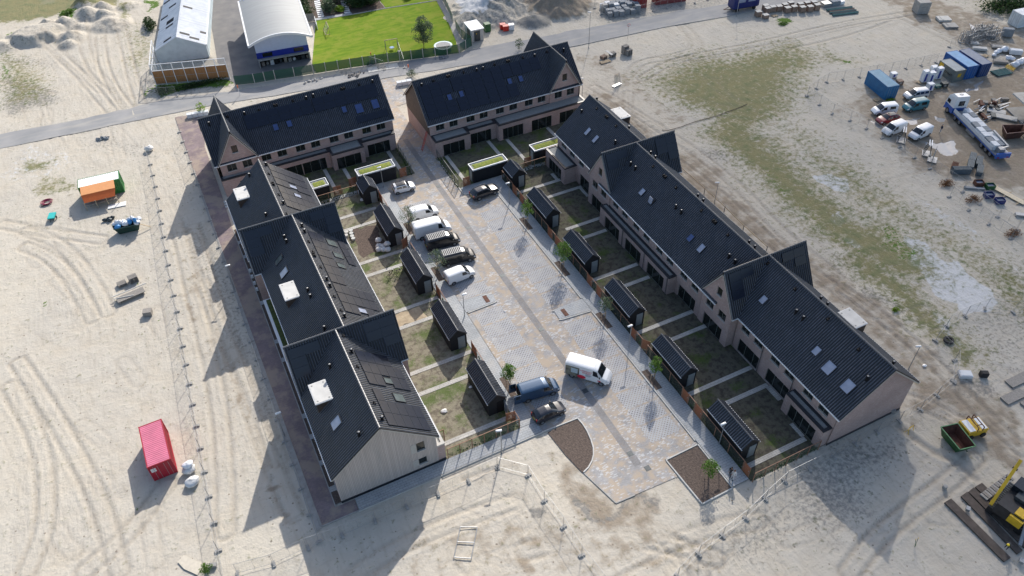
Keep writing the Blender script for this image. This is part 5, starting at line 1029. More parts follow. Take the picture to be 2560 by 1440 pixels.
# station: x, z_bottom, z_belt, z_top, half_width, roof_taper
SPEC={
 'city':dict(L=3.55,wb=2.4,W=.82,r=.29,T=[(-1.62,.35,.85,.95,.70,.9),(-1.58,.26,.9,1.05,.78,.9),(-1.5,.24,.95,1.38,.80,.78),(-1.25,.24,.95,1.47,.82,.78),(.0,.22,.93,1.49,.82,.78),(.45,.22,.92,1.44,.82,.78),(1.0,.22,.9,1.02,.82,.86),(1.55,.24,.75,.88,.80,.86),(1.82,.28,.6,.70,.72,.86),(1.9,.33,.5,.55,.6,.86)],ws=(.48,.98),rw=(-1.56,-1.47),sw=[(-1.2,-.35),(-.25,.55)]),
 'hatch':dict(L=4.1,wb=2.6,W=.87,r=.31,T=[(-1.98,.36,.8,.95,.72,.9),(-1.92,.26,.92,1.05,.80,.9),(-1.75,.24,.95,1.2,.84,.8),(-1.35,.22,.95,1.42,.86,.74),(-.4,.2,.93,1.49,.87,.74),(.15,.2,.92,1.44,.87,.74),(.95,.2,.9,1.02,.87,.84),(1.6,.22,.75,.86,.84,.84),(1.98,.28,.58,.68,.72,.84),(2.08,.33,.5,.55,.58,.84)],ws=(.2,.93),rw=(-1.85,-1.4),sw=[(-1.3,-.45),(-.35,.5)]),
 'suv':dict(L=4.75,wb=2.85,W=.94,r=.37,T=[(-2.3,.42,.9,1.05,.80,.9),(-2.22,.32,1.0,1.15,.88,.9),(-2.0,.3,1.02,1.3,.92,.8),(-1.6,.28,1.02,1.58,.93,.76),(-.5,.26,1.0,1.66,.94,.76),(.2,.26,1.0,1.60,.94,.76),(.95,.26,.98,1.14,.94,.88),(1.9,.28,.9,1.02,.91,.86),(2.3,.32,.7,.82,.80,.86),(2.4,.4,.55,.6,.66,.86)],ws=(.25,.93),rw=(-2.1,-1.65),sw=[(-1.75,-.75),(-.65,.55)],rails=True),
 'smallvan':dict(L=4.35,wb=2.75,W=.90,r=.31,T=[(-2.12,.34,.95,1.5,.80,.88),(-2.08,.28,1.0,1.76,.86,.87),(-1.9,.26,1.05,1.82,.9,.86),(0.1,.24,1.02,1.84,.9,.86),(.55,.24,1.0,1.74,.9,.82),(1.3,.24,.98,1.12,.9,.86),(1.75,.26,.85,.98,.87,.84),(2.08,.30,.6,.74,.76,.84),(2.18,.36,.5,.55,.6,.84)],ws=(.6,1.28),rw=None,sw=[(.05,.95)]),
 'mpv':dict(L=4.5,wb=2.75,W=.91,r=.32,T=[(-2.1,.34,.9,1.1,.80,.88),(-2.04,.28,1.0,1.5,.86,.84),(-1.9,.26,1.02,1.68,.9,.8),(0.1,.24,1.0,1.72,.9,.8),(.5,.24,1.0,1.62,.9,.78),(1.4,.24,.98,1.08,.9,.86),(1.85,.26,.85,.95,.87,.84),(2.18,.30,.6,.74,.76,.84),(2.26,.36,.5,.55,.6,.84)],ws=(.55,1.38),rw=(-2.09,-2.0),sw=[(-1.85,-1.05),(-.95,-.15),(-.05,.9)]),
 'midvan':dict(L=5.1,wb=3.2,W=.98,r=.34,T=[(-2.45,.36,1.05,1.6,.88,.9),(-2.4,.3,1.1,1.88,.95,.88),(-2.2,.28,1.12,1.94,.98,.87),(.6,.26,1.1,1.97,.98,.87),(1.1,.26,1.08,1.86,.98,.84),(1.75,.26,1.05,1.22,.98,.88),(2.25,.28,.92,1.06,.94,.86),(2.55,.33,.65,.8,.82,.86),(2.64,.4,.52,.58,.66,.86)],ws=(1.15,1.73),rw=None,sw=[(.45,1.4)]),
 'bigvan':dict(L=5.7,wb=3.75,W=1.02,r=.35,T=[(-2.85,.4,1.2,2.1,.92,.92),(-2.8,.34,1.25,2.40,1.0,.90),(-2.6,.32,1.3,2.48,1.02,.89),(.7,.3,1.3,2.50,1.02,.89),(1.25,.3,1.25,2.36,1.02,.86),(1.95,.3,1.2,1.42,1.02,.88),(2.45,.32,1.05,1.18,.98,.86),(2.75,.38,.7,.85,.86,.86),(2.84,.45,.55,.6,.7,.86)],ws=(1.3,1.92),rw=None,sw=[(.75,1.55)]),
}
def ring(T,x,u):
    zb,zm,zt,w_,tp=interp(T,x)
    P=[(w_*.90,zb),(w_*.99,zb+.12*(zm-zb)),(w_,zb+.6*(zm-zb)),(w_*.97,zm),(w_*(tp+.02),zt-.10*min(1,(zt-zm)*2)),(w_*tp*.82,zt-.01),(0,zt+.015)]
    u=max(0,min(5.999,u)); i=int(u); f=u-i; a,b=P[i],P[i+1]; return (a[0]+(b[0]-a[0])*f,a[1]+(b[1]-a[1])*f)
def surf(T,x,u,s,off=0):
    y,z=ring(T,x,u); p=Vector((x,s*y,z))
    if off:
        y2,z2=ring(T,x,min(5.99,u+.08)); y1,z1=ring(T,x,max(0,u-.08)); a=Vector((0,s*(y2-y1),z2-z1)); ya,za=ring(T,x+.06,u); yb,zb=ring(T,x-.06,u); b=Vector((.12,s*(ya-yb),za-zb)); n=a.cross(b)
        if n.length<1e-9: n=Vector((0,s,0))
        n.normalize()
        if n.dot(Vector((0,s*y,max(.2,z-.9)*.6 if z>.9 else .05)))<0: n=-n
        p+=n*off
    return p
def patch(mb,T,x0,x1,u0,u1,s,off=.012,nx_=5,nu=4,cut=None):
    b=[[surf(T,x0+(x1-x0)*i/nx_,u0+(u1-u0)*j/nu,s,off) for j in range(nu+1)] for i in range(nx_+1)]
    if cut: # trapezoid in x for front slope
        b=[[surf(T,(x0+(cut[0])*j/nu)+((x1+cut[1]*j/nu)-(x0+cut[0]*j/nu))*i/nx_,u0+(u1-u0)*j/nu,s,off) for j in range(nu+1)] for i in range(nx_+1)]
    vs=[p for r_ in b for p in r_]; m=nu+1; fs=[(i*m+j,(i+1)*m+j,(i+1)*m+j+1,i*m+j+1) for i in range(nx_) for j in range(nu)]
    if s<0: fs=[f[::-1] for f in fs]
    mb.add(vs,fs)
def paintm(name,col,rough=.28,metal=.0,spec=.6):
    m=mat(name,col,rough,metal,var=.03,spec=spec); m.node_tree.nodes['Principled BSDF'].inputs['Coat Weight'].default_value=.4; return m
PM={'white':paintm('white_car_paint',(.78,.78,.78)),'black':paintm('black_car_paint',(.012,.013,.016),.2),'dark':paintm('dark_car_paint',(.02,.022,.03),.2),'blue':paintm('steel_blue_car_paint',(.035,.075,.14),.25,.3),'red':paintm('dark_red_car_paint',(.20,.008,.015)),'teal':paintm('teal_car_paint',(.03,.17,.21)),'silver':paintm('silver_car_paint',(.62,.63,.64),.3,.1),'lorryblue':paintm('blue_lorry_paint',(.02,.11,.42))}
MT['cglass']=mat('car_glass',(0.012,0.016,0.02),0.05,var=0.1,spec=.8); MT['lens']=mat('lamp_lens',(0.6,0.6,0.6),.1,var=.05,spec=.8); MT['tail']=mat('tail_light',(0.35,0.01,0.01),.2,var=.05); MT['plate']=mat('number_plate',(0.6,0.45,0.03),.5,var=.02); MT['bumper']=mat('black_bumper',(0.02,0.02,0.022),.6,var=.1)
def wheel(t,x,y,r_,w_=.2):
    o=MB().tube((0,-w_/2,0),(0,w_/2,0),r_,18).build('wheel',MT['rubber'],t); o.location=(x,y,r_)
    s=1 if y>0 else -1; mb=MB(); mb.tube((0,s*(w_/2-.01),0),(0,s*(w_/2+.012),0),r_*.62,12); 
    mb.build('rim',MT['rim'],o)
    return o
def vehicle(name,label,cat,kind,rear,front,paint,grp=None,dark_roof=False,roofrack=False,rearopen=False,windows2=False,front_low='bumper'):
    S=SPEC[kind];T=S['T']; a=Vector((*G(*rear),0));b=Vector((*G(*front),0)); h=(b-a).normalized(); n=Vector((h.y,-h.x,0))
    if n.y>0: n=-n
    c=(a+b)/2-n*(S['W']-.05); t=thing(name,label,cat,tuple(c),math.atan2(h.y,h.x),grp); z0=.0
    t.location.z=0.005
    xs_=sorted(set([q[0] for q in T]+[T[0][0]+(T[-1][0]-T[0][0])*i/34 for i in range(35)])); us=[0,.5,1,1.5,2,2.5,3,3.5,4,4.5,5,5.5,6]
    vs=[];fs=[];row=[]
    for x in xs_:
        r_=[surf(T,x,u,-1) for u in us]+[surf(T,x,u,1) for u in us[::-1][1:]]; row.append(len(vs)); vs+=r_
    m=len(us)*2-1
    for i in range(len(xs_)-1):
        for j in range(m-1): fs.append((row[i]+j,row[i]+j+1,row[i+1]+j+1,row[i+1]+j))
        fs.append((row[i],row[i+1],row[i+1]+m-1,row[i]+m-1))
    fs.append(tuple(range(row[0],row[0]+m))[::-1]); fs.append(tuple(range(row[-1],row[-1]+m)))
    me_=MB(); me_.add(vs,fs); body=me_.build('body',PM[paint],t,smooth='auto')
    bm=bmesh.new(); bm.from_mesh(body.data); bmesh.ops.recalc_face_normals(bm,faces=bm.faces); bm.to_mesh(body.data); bm.free()
    mb=MB(); x0,x1=S['ws']
    for s in (-1,1): patch(mb,T,x0,x1,3.9,6,s)
    mb.build('windscreen',MT['cglass'],t,smooth=True)
    if S['rw']:
        mb=MB()
        for s in (-1,1): patch(mb,T,S['rw'][0],S['rw'][1],3.9,6,s)
        mb.build('rear_window',MT['cglass'],t,smooth=True)
    for s in (-1,1):
        ws_=S['sw']+([(-1.6,-.5)] if windows2 else [])
        for i,(q0,q1) in enumerate(ws_):
            mb=MB(); last=(q1==max(w_[1] for w_ in ws_)); patch(mb,T,q0,q1,3.12,3.88,s,cut=((.0,-.32) if last else (.03,-.03))); mb.build('side_window',MT['cglass'],t,smooth=True)
    mb=MB(); xe=T[-1][0]
    for s in (-1,1): patch(mb,T,xe-.30,xe-.01,0,1.6,s,.015)
    mb.box(xe-.03,-T[-1][4]+.06,T[-1][1]+.0,xe+.012,T[-1][4]-.06,T[-1][2]-.02); mb.build('front_bumper',MT['bumper'],t)
    mb=MB(); xr=T[0][0]; mb.box(xr-.03,-T[0][4],T[0][1]-.02,xr+.08,T[0][4],T[0][1]+.2); rb=mb.build('rear_bumper',MT['bumper'],t); MB().box(xr-.045,-.26,T[0][1]+.22,xr-.01,.26,T[0][1]+.33).build('number_plate',MT['plate'],rb)
    for s in (-1,1):
        mb=MB(); patch(mb,T,xe-.42,xe-.12,2.3,3.6,s,.014,3,3); mb.build('headlight',MT['lens'],t,smooth=True)
        mb=MB(); zz=T[1][2]; mb.box(xr-.02,s*(T[0][4]-.10)-.07,zz-.28,xr+.10,s*(T[0][4]-.10)+.07,zz+.12); mb.build('tail_light',MT['tail'],t)
        mb=MB(); xm=S['ws'][1]-.28; y,z=ring(T,xm,3.2); mb.box(xm-.05,s*(y+.02)-.02,z,xm+.08,s*(y+.19)+.02,z+.2); mb.build('mirror',MT['bumper'],t)
    for x in (-S['wb']/2,S['wb']/2):
        for s in (-1,1): wheel(t,x,s*(S['W']-.10),S['r'])
    # dark wheel arches
    mb=MB()
    for x in (-S['wb']/2,S['wb']/2):
        for s in (-1,1):
            cy=s*(S['W']+.004); k=12; vs=[(x,cy,S['r'])]+[(x+math.cos(math.pi*i/k)*S['r']*1.22,cy,S['r']*.95+math.sin(math.pi*i/k)*S['r']*1.2) for i in range(k+1)]; mb.add(vs,[(0,i+1,i+2) for i in range(k)])
    mb.build('wheel_arch',MT['bumper'],t)
    if dark_roof:
        mb=MB(); 
        for s in (-1,1): patch(mb,T,T[3][0]+.1,S['ws'][0]-.12,4.5,6,s,.03,8,6)
        mb.build('glass_roof',MT['cglass'],t,smooth=True)
    if roofrack:
        mb=MB(); zt=T[3][3]+.06
        for s in (-1,1): mb.box(-2.1,s*.62-.02,zt,.6,s*.62+.02,zt+.06)
        for i in range(11): mb.box(-2.05+i*.26,-.62,zt+.03,-1.99+i*.26,.62,zt+.07)
        mb.build('roof_rack',MT['steel'],t)
    if S.get('rails'):
        mb=MB()
        for s in (-1,1): mb.tube((-1.5,s*.68,1.66),(.1,s*.68,1.68),.025,6)
        mb.build('roof_rail',MT['steel'],t)
    if rearopen:
        for s in (-1,1):
            mb=MB(); mb.box(xr-.9,s*.93-.03,.4,xr-.0,s*.93+.03,1.85); d=mb.build('rear_door',PM[paint],t); MB().box(xr-.7,s*.93-.04,1.15,xr-.15,s*.93+.04,1.7).build('pane',MT['cglass'],d)
        MB().box(xr-.012,-.82,.5,xr-.004,.82,1.7).build('load_space',MT['vent'],t)
    return t
z4=lambda x,y:(960+x/4,380+y/4); z8=lambda x,y:(1260+x/4,900+y/4); y6=lambda x,y:(2100+x/5.539,180+y/5.539)
vehicle('parked_car','small white city car with dark glass roof in the top left courtyard bay','car','city',z4(135,430),z4(285,392),'white',dark_roof=True)
vehicle('parked_van','small white van beside the sparse tree, north of the tall white van','van','smallvan',z4(335,695),z4(510,648),'white')
vehicle('parked_van','tall white panel van between the small white van and the black vans','van','bigvan',(1052,602),(1121,584),'white')
vehicle('parked_van','first black van with silver roof rack, next to the tall white van','van','midvan',(1075,631),(1146.5,612),'black',roofrack=True)
vehicle('parked_van','second black van with silver roof rack, next to the small white van at its south','van','midvan',(1114,670),(1183,653),'black',roofrack=True)
vehicle('parked_van','small white van parked just south of the two black vans','van','smallvan',z4(700,1332),z4(875,1262),'white')
vehicle('parked_car','glossy dark estate car in the top right courtyard bay','car','suv',z4(950,490),z4(1115,425),'dark')
promo=vehicle('delivery_van','white high roof van with red lettering and kitchen picture, crossing the courtyard','van','bigvan',(1423.5,941.5),(1507.6,966.3),'white')
vehicle('parked_van','blue panel van with its rear doors open near the black hatchback','van','midvan',z8(250,425),z8(480,355),'blue',rearopen=True)
vehicle('parked_car','black hatchback parked beside the curved planting bed','car','hatch',z8(380,645),z8(580,555),'dark')
vehicle('parked_van','white van with rear side windows beside the blue container in the site yard','van','smallvan',y6(735,590),y6(520,615),'white',windows2=True)
vehicle('parked_car','dark red car with black roof between two white vans in the yard','car','hatch',y6(770,700),y6(605,740),'red',dark_roof=True)
vehicle('parked_car','pale silver family car nearest the pallets in the yard','car','mpv',y6(1190,370),y6(960,405),'silver')
vehicle('parked_car','teal family van in the yard next to the silver car','car','smallvan',y6(1150,530),y6(975,562),'teal',windows2=True)
vehicle('parked_van','white van with blue rear side mark beside the dark red car','van','smallvan',y6(870,835),y6(690,900),'white')
vehicle('parked_van','white van between the glass racks at the front of the yard','van','smallvan',y6(1225,890),y6(1070,958),'white')
# promo van livery: side picture panel, red lettering and red oval, on both sides
T=SPEC['bigvan']['T']
def txt(parent,body,size,loc,rot,m_,nm='lettering'):
    cu=bpy.data.curves.new(nm,'FONT'); cu.body=body; cu.size=size; cu.extrude=.004; cu.align_x='CENTER'; cu.resolution_u=2
    o=bpy.data.objects.new(nm,cu); me=None; C.objects.link(o); dg=bpy.context.evaluated_depsgraph_get(); me=bpy.data.meshes.new_from_object(o.evaluated_get(dg)); bpy.data.objects.remove(o); me.materials.clear(); me.materials.append(m_)
    o=bpy.data.objects.new(nm,me); C.objects.link(o); o.parent=parent; o.location=loc; o.rotation_euler=rot; return o
MT['redl']=mat('red_lettering',(.62,.02,.05),.5,var=.02); MT['kit1']=mat('kitchen_picture',(.26,.25,.19),.5,scale=1.6,col2=(.05,.045,.04),detail=3); MT['kit2']=mat('pale_picture_panel',(.42,.50,.54),.5,var=.15,scale=5); MT['greyl']=mat('grey_lettering',(.25,.25,.27),.5,var=.02)
for s in (-1,1):
    mb=MB(); patch(mb,T,-2.72,-.95,.3,3.7,s,.016,8,8); p_=mb.build('picture_panel',MT['kit1'],promo,smooth=True)
    mb=MB(); patch(mb,T,-2.0,-1.15,2.4,3.5,s,.024,5,5); mb.build('picture_inset',MT['kit2'],p_,smooth=True)
    mb=MB(); vs=[(-.62,s*1.035,.72)]+[(-.62+.55*math.cos(i*math.pi/10),s*1.035,.72+.30*math.sin(i*math.pi/10)) for i in range(20)]; mb.add(vs,[(0,1+i,1+(i+1)%20) for i in range(20)]); mb.build('oval_sign',MT['redl'],promo)
    rt=(R(82 if s<0 else 98),0,0 if s<0 else math.pi)
    rt=(R(83),0,0) if s<0 else (R(83),0,math.pi)
    txt(promo,'LAMINAAT',.30,(-.1,s*1.0,1.72),rt,MT['redl']); txt(promo,'&PARKET',.26,(-.02,s*1.02,1.44),rt,MT['redl'])
    mb=MB()
    for k in range(3): mb.box(-.15,s*1.028-.004,1.28-k*.13,.62-k*.1,s*1.028+.004,1.32-k*.13)
    mb.build('small_print',MT['greyl'],promo)
    mb=MB(); mb.box(1.42,s*1.03-.004,.72,1.80,s*1.03+.004,.92); mb.build('door_sign',MT['redl'],promo)
# ================================================================= SITE FENCES
def b_frame(mb):
    L_=3.42;H_=1.95
    for p,q in (((0.04,0,.1),(.04,0,H_+.05)),((L_,0,.1),(L_,0,H_+.05)),((.04,0,.15),(L_,0,.15)),((.04,0,H_),(L_,0,H_)),((L_/2,0,.15),(L_/2,0,H_))): mb.tube(p,q,.018 if q[0]!=L_/2 else .012,5)
def b_fmesh(mb): mb.add([(.05,0,.15),(3.4,0,.15),(3.4,0,1.95),(.05,0,1.95)],[(0,1,2,3)])
def b_foot(mb):
    mb.box(-.16,-.36,0,.16,.36,.13); mb.box(-.13,-.2,.13,.13,.2,.17)
def fence_run(pts,label,flabel,grp,px=True,last=True):
    P=[Vector((*G(*p),0)) if px else Vector((*p,0)) for p in pts]; q=random.Random(len(label))
    # resample every 3.5 m
    d=[0]
    for a,b in zip(P,P[1:]): d.append(d[-1]+(b-a).length)
    n=max(1,round(d[-1]/3.5)); R_=[]
    for i in range(n+1):
        t=d[-1]*i/n
        for k in range(len(P)-1):
            if t<=d[k+1]+1e-6: R_.append(P[k].lerp(P[k+1],(t-d[k])/(d[k+1]-d[k]))); break
    for i in range(n):
        a,b=R_[i],R_[i+1]; rz=math.atan2(b.y-a.y,b.x-a.x); L_=(b-a).length
        t=thing('mesh_barrier',label,'mesh barrier',tuple(a),rz,grp); t.scale=(L_/3.5,1,1)
        for nm,ky,bf,mt in (('frame','hfr',b_frame,'steel'),('mesh','hme',b_fmesh,'mesh')): sub(t,nm,ky,bf,MT[mt])
    for i in range(n+(1 if last else 0)):
        a=R_[i]; b=R_[min(i+1,n)] if i<n else R_[i-1]; rz=math.atan2(b.y-a.y,b.x-a.x)+q.uniform(-.15,.15)
        if 'hfo' not in PC: mb=MB(); b_foot(mb); o=mb.build('concrete_block',MT['concrete']); PC['hfo']=o.data
        else: o=bpy.data.objects.new('concrete_block',PC['hfo']); C.objects.link(o)
        o.location=(a.x,a.y,-.03); o.rotation_euler=(0,0,rz); tag(o,flabel,'concrete block',grp+' feet')
fence_run([(370,385),(392,480),(411,605),(427,698),(447,800),(480,1000),(498,1102),(509,1165),(521,1232),(535,1304),(547,1380),(560,1450)],'mesh site fence panel in the long line across the western sand','concrete fence foot in the long line across the western sand','western sand fence line')
fence_run([(-1.6,45.4),(-1.6,70),(-1.62,100),(-1.7,133)],'mesh site fence panel beside the kerb of the west brick street','concrete fence foot beside the kerb of the west brick street','west street fence line',px=False)
fence_run([(594,1434),(688,1409),(773,1368),(860,1338),(941,1302),(1020,1266),(1097,1235),(1173.5,1202),(1243.6,1168)],'mesh site fence panel in the shaded line below the wooden gable','concrete fence foot in the shaded line below the wooden gable','fence line below the wooden gable')
fence_run([(1243.6,1168),(1320,1187),(1360,1251),(1408.6,1317),(1454,1388),(1500,1445),(1560,1540)],'mesh site fence panel in the line left of the courtyard entrance','concrete fence foot in the line left of the courtyard entrance','fence line at the courtyard entrance')
fence_run([(1640,1500),(1740,1390),(1885,1280),(1940,1215),(2004,1180),(2067,1155),(2119,1122),(2178,1087),(2240,1057),(2297,1027),(2383,955)],'mesh site fence panel below the east row brick gable','concrete fence foot below the east row brick gable','fence line below the brick gable')
fence_run([(2383,951),(2387,900),(2337,853),(2365,815),(2408,793),(2453,770),(2526,784),(2580,760)],'mesh site fence panel beside the white dried pond','concrete fence foot beside the white dried pond','fence line by the dried pond')
fence_run([(2340,157),(2300,165),(2223,179.6),(2143,194),(2061,206.6),(2017.5,239)],'mesh site fence panel behind the standing blue container','concrete fence foot behind the standing blue container','fence line behind the blue container')
fence_run([(2017.5,240),(2051.5,264),(2088,290),(2140,306),(2210,348),(2244,364),(2297,402),(2349,438),(2432,498),(2481,533),(2533,571),(2590,610)],'mesh site fence panel along the front of the site yard','concrete fence foot along the front of the site yard','fence line at the front of the yard')
fence_run([(2373,492),(2421,525),(2471,560),(2523,594),(2580,635)],'mesh site fence panel in the outer line over the pale track','concrete fence foot in the outer line over the pale track','outer yard fence line')
fence_run([(1470,5),(1517,49),(1591,37),(1625.6,29),(1695,15),(1732,9.6),(1800,-8)],'mesh site fence panel around the grey blocks by the road','concrete fence foot around the grey blocks by the road','fence line around the grey blocks')
fence_run([(2373,118),(2400,106)],'loose mesh fence panel left of the metal racks','concrete foot of the loose fence panel left of the racks','loose fence by the racks')
fence_run([(375,226),(402,245),(444,240)],'mesh fence panel at the foot of the orange timber screen','concrete fence foot by the orange timber screen','fences at the timber screen')
fence_run([(925,163),(962,175)],'mesh fence panel standing by the crossing slabs left side','concrete foot left of the crossing slabs','fence left of the slabs'); fence_run([(998,128),(1012,170)],'mesh fence panel standing by the crossing slabs right side','concrete foot right of the crossing slabs','fence right of the slabs')
t=thing('rail_barrier','yellowish wooden rail barrier behind the east row','barrier',(66.8,53,0)); P=[G(1702,432),G(1760,484),G(1810,530),G(1857,577),G(1915,630)]
for i in range(4):
    a,b=P[i],P[i+1]
    for z in (1.0,): MB().bar((a[0],a[1],z),(b[0],b[1],z),.06,.10).build('rail',MT['woodp'],t,world=True)
for a in P: MB().box(a[0]-.05,a[1]-.05,-.1,a[0]+.05,a[1]+.05,1.1).build('post',MT['woodg'],t,world=True)
# laid down fence frame on the sand
a,b,c_,d=[V3(*q,.08) for q in ((1151,1317),(1193,1318),(1178,1396),(1135,1393))]; mb=MB()
for p,q in ((a,b),(b,c_),(c_,d),(d,a),((a+d)/2,(b+c_)/2)): mb.tube(p,q,.05,6)
solo('loose_gate',mb,MT['steel'],'galvanised frame lying flat on the sand below the courtyard','frame')
# ================================================================= NORTH SIDE BUILDINGS
AN=-8.8
t=thing('old_barn','old white barn with holes in its corrugated sheet roof','barn',(-1.0,161.0,-.05),R(-12.3)); W_=9.6;D=32;e_=2.7;rz_=5.1
m,g=newmat('white_barn_wall',0.8,.2); c=g.mix(g.rng(g.noise(g.w,1.0,6),.4,.7),(.52,.60,.63),(.44,.52,.55)); g.l(c,g.p.inputs['Base Color']); MT['barnw']=m
m,g=newmat('old_corrugated_sheets',0.6,.3); sp_=g.n('ShaderNodeSeparateXYZ'); g.l(g.o,sp_.inputs[0]); row=g.math('LESS_THAN',g.math('FRACT',g.math('DIVIDE',sp_.outputs[1],1.15)),.06)
c=g.mix(g.rng(g.noise(g.w,.8,5),.35,.65),(.72,.74,.76),(.60,.63,.66)); c=g.mix(row,c,(.45,.47,.5))
cb=g.n('ShaderNodeVectorMath',operation='SNAP'); g.l(g.o,cb.inputs[0]); cb.inputs[1].default_value=(1.7,.9,50); wn=g.n('ShaderNodeTexWhiteNoise'); g.l(cb.outputs[0],wn.inputs[0]); c=g.mix(g.math('GREATER_THAN',wn.outputs[0],.93),c,(.03,.03,.035)); g.l(c,g.p.inputs['Base Color']); MT['sheets']=m
mb=MB(); 
for y,f in ((0,(0,1,2,3,4)),(D,(4,3,2,1,0))): mb.add([(0,y,0),(W_,y,0),(W_,y,e_),(W_*.48,y,rz_-.05),(0,y,e_)],[f])
mb.add([(W_,0,0),(W_,D,0),(W_,D,e_),(W_,0,e_)],[(0,1,2,3)]); mb.add([(0,D,0),(0,0,0),(0,0,e_),(0,D,e_)],[(0,1,2,3)]); mb.build('wall',MT['barnw'],t)
for s,xe in ((-1,-.15),(1,W_+.15)):
    o=corr_sheet((W_*.48,-.1,rz_),(W_*.48,D,rz_),(xe,-.1,e_),(xe,D,e_),'roof',MT['sheets'],None,amp=.8,pitch=.30,th=.03); o.parent=t; o.location=(0,0,0)
mb=MB(); mb.box(W_-.2,-.05,e_-.02,W_+.3,D,e_+.1); mb.build('gutter',MT['gutter'],t); MB().tube((W_+.15,.2,0),(W_+.15,.2,e_),.06,6).build('downpipe',MT['gutter'],t)
for y in (8,17,25): MB().box(W_-.01,y,.2,W_+.03,y+2.4,2.2).build('door',MT['barnw'],t)
# workshop with arched roof
t=thing('arched_workshop','white and blue workshop with an arched grey roof and open front','workshop',(15.5,149.0,-.05),R(-7.0)); W_=11.9;D=21;e_=5.0;hh=1.45
MT['wsw']=mat('light_blue_cladding',(.50,.57,.72),.5,var=.05); MT['wsb']=mat('blue_band_paint',(.012,.03,.28),.4,var=.05); MT['bitumen']=mat('grey_arched_roofing',(.30,.31,.31),.7,var=.08,scale=.5,stretch=(.3,4,1)); MT['dark']=mat('dark_interior',(.01,.01,.012),.9,var=.1)
arc_=lambda x,o=0: e_+o+hh*(1-((x-W_/2)/(W_/2))**2)
N_s=20; mb=MB(); vs=[]
for i in range(N_s+1):
    x=W_*i/N_s; vs+=[(x,0,arc_(x,.25)),(x,D,arc_(x,.25)),(x,0,arc_(x,.05)),(x,D,arc_(x,.05))]
fs=[]
for i in range(N_s): a=i*4; fs+=[(a,a+4,a+5,a+1),(a+2,a+3,a+7,a+6)]
mb.add(vs,fs); mb.build('roof',MT['bitumen'],t,smooth=True)
mb=MB()
for y0,y1 in ((-.25,.0),(D,D+.25)):
    for i in range(N_s):
        x0,x1=W_*i/N_s,W_*(i+1)/N_s; mb.add([(x0,y0,arc_(x0,-.15)),(x1,y0,arc_(x1,-.15)),(x1,y1,arc_(x1,-.15)),(x0,y1,arc_(x0,-.15)),(x0,y0,arc_(x0,.32)),(x1,y0,arc_(x1,.32)),(x1,y1,arc_(x1,.32)),(x0,y1,arc_(x0,.32))],[(0,3,2,1),(4,5,6,7),(0,1,5,4),(2,3,7,6)])
for x0,x1 in ((-.3,.0),(W_,W_+.3)): mb.box(x0,-.25,e_-.15,x1,D+.25,e_+.32)
mb.build('roof_edge',MT['gutter'],t)
mb=MB(); vs=[(.9,1.1,2.9),(W_-.9,1.1,2.9)]; k_=[(.9+(W_-1.8)*i/12) for i in range(13)][::-1]; vs+=[(x,1.1,arc_(x,.04)) for x in k_]; mb.add(vs,[tuple(range(len(vs)))]); 
mb.box(.9,1.2,0,1.1,D-.5,e_); mb.box(W_-1.1,1.2,0,W_-.9,D-.5,e_); mb.box(.9,D-.7,0,W_-.9,D-.5,e_+.8); mb.build('wall',MT['wsw'],t)
mb=MB(); mb.box(.85,1.0,1.75,W_-.85,1.15,2.9); o=mb.build('blue_band',MT['wsb'],t); 
for x in (2.0,8.1): MB().box(x,.97,1.95,x+1.9,.999,2.75).build('window',MT['glass'],o)
mb=MB(); mb.box(.9,.4,1.45,W_-.9,1.1,1.70); mb.box(.9,.4,0,1.15,1.2,1.45); mb.box(W_-1.15,.4,0,W_-.9,1.2,1.45); mb.build('porch_frame',MT['concrete'],t)
MB().box(1.16,2.8,0,W_-1.16,2.9,1.74).build('back_wall',MT['dark'],t)
MT['cardb']=mat('stored_boxes',(.30,.25,.2),.8,var=.3,scale=1.2)
for i in range(11):
    x=1.7+i*.88; q=random.Random(i+3); mb=MB(); s=q.uniform(.25,.42)
    if i%3==1: mb.blob((x,1.3,.35),s,s*.8,.35,i,.25)
    else: mb.box(x-s,1.0,0,x+s,1.0+s*1.6,q.uniform(.5,1.1)); mb.box(x-s*.5,1.1,1.1,x+s*.4,1.5,1.25)
    o=mb.build('stored_goods',MT[['cardb','woodg','bag','dark','darksteel'][i%5]]); c_=Matrix.Rotation(R(-7),4,'Z')@Vector((0,0,0)); o.location=(15.5,149.0,0); o.rotation_euler=(0,0,R(-7)); tag(o,'clutter stored under the open front of the arched workshop','stored goods','clutter under the workshop front')
flat('driveway',[(8.7,150),(10.6,146.2),(18,144.2),(26,143.4),(26.2,149),(31,178),(31,200),(11,200),(12,178)],mat('driveway_tarmac',(.115,.115,.12),.85,var=.2,scale=.4,col2=(.19,.18,.17)),z=-.015)
flat('barn_yard',[(-2.6,152.2),(10.5,147.8),(10.5,150),(8.7,159),(-1.0,161)],mat('yard_slabs',(.25,.23,.19),.9,var=.2,scale=.6,col2=(.34,.31,.26)),z=-.012)
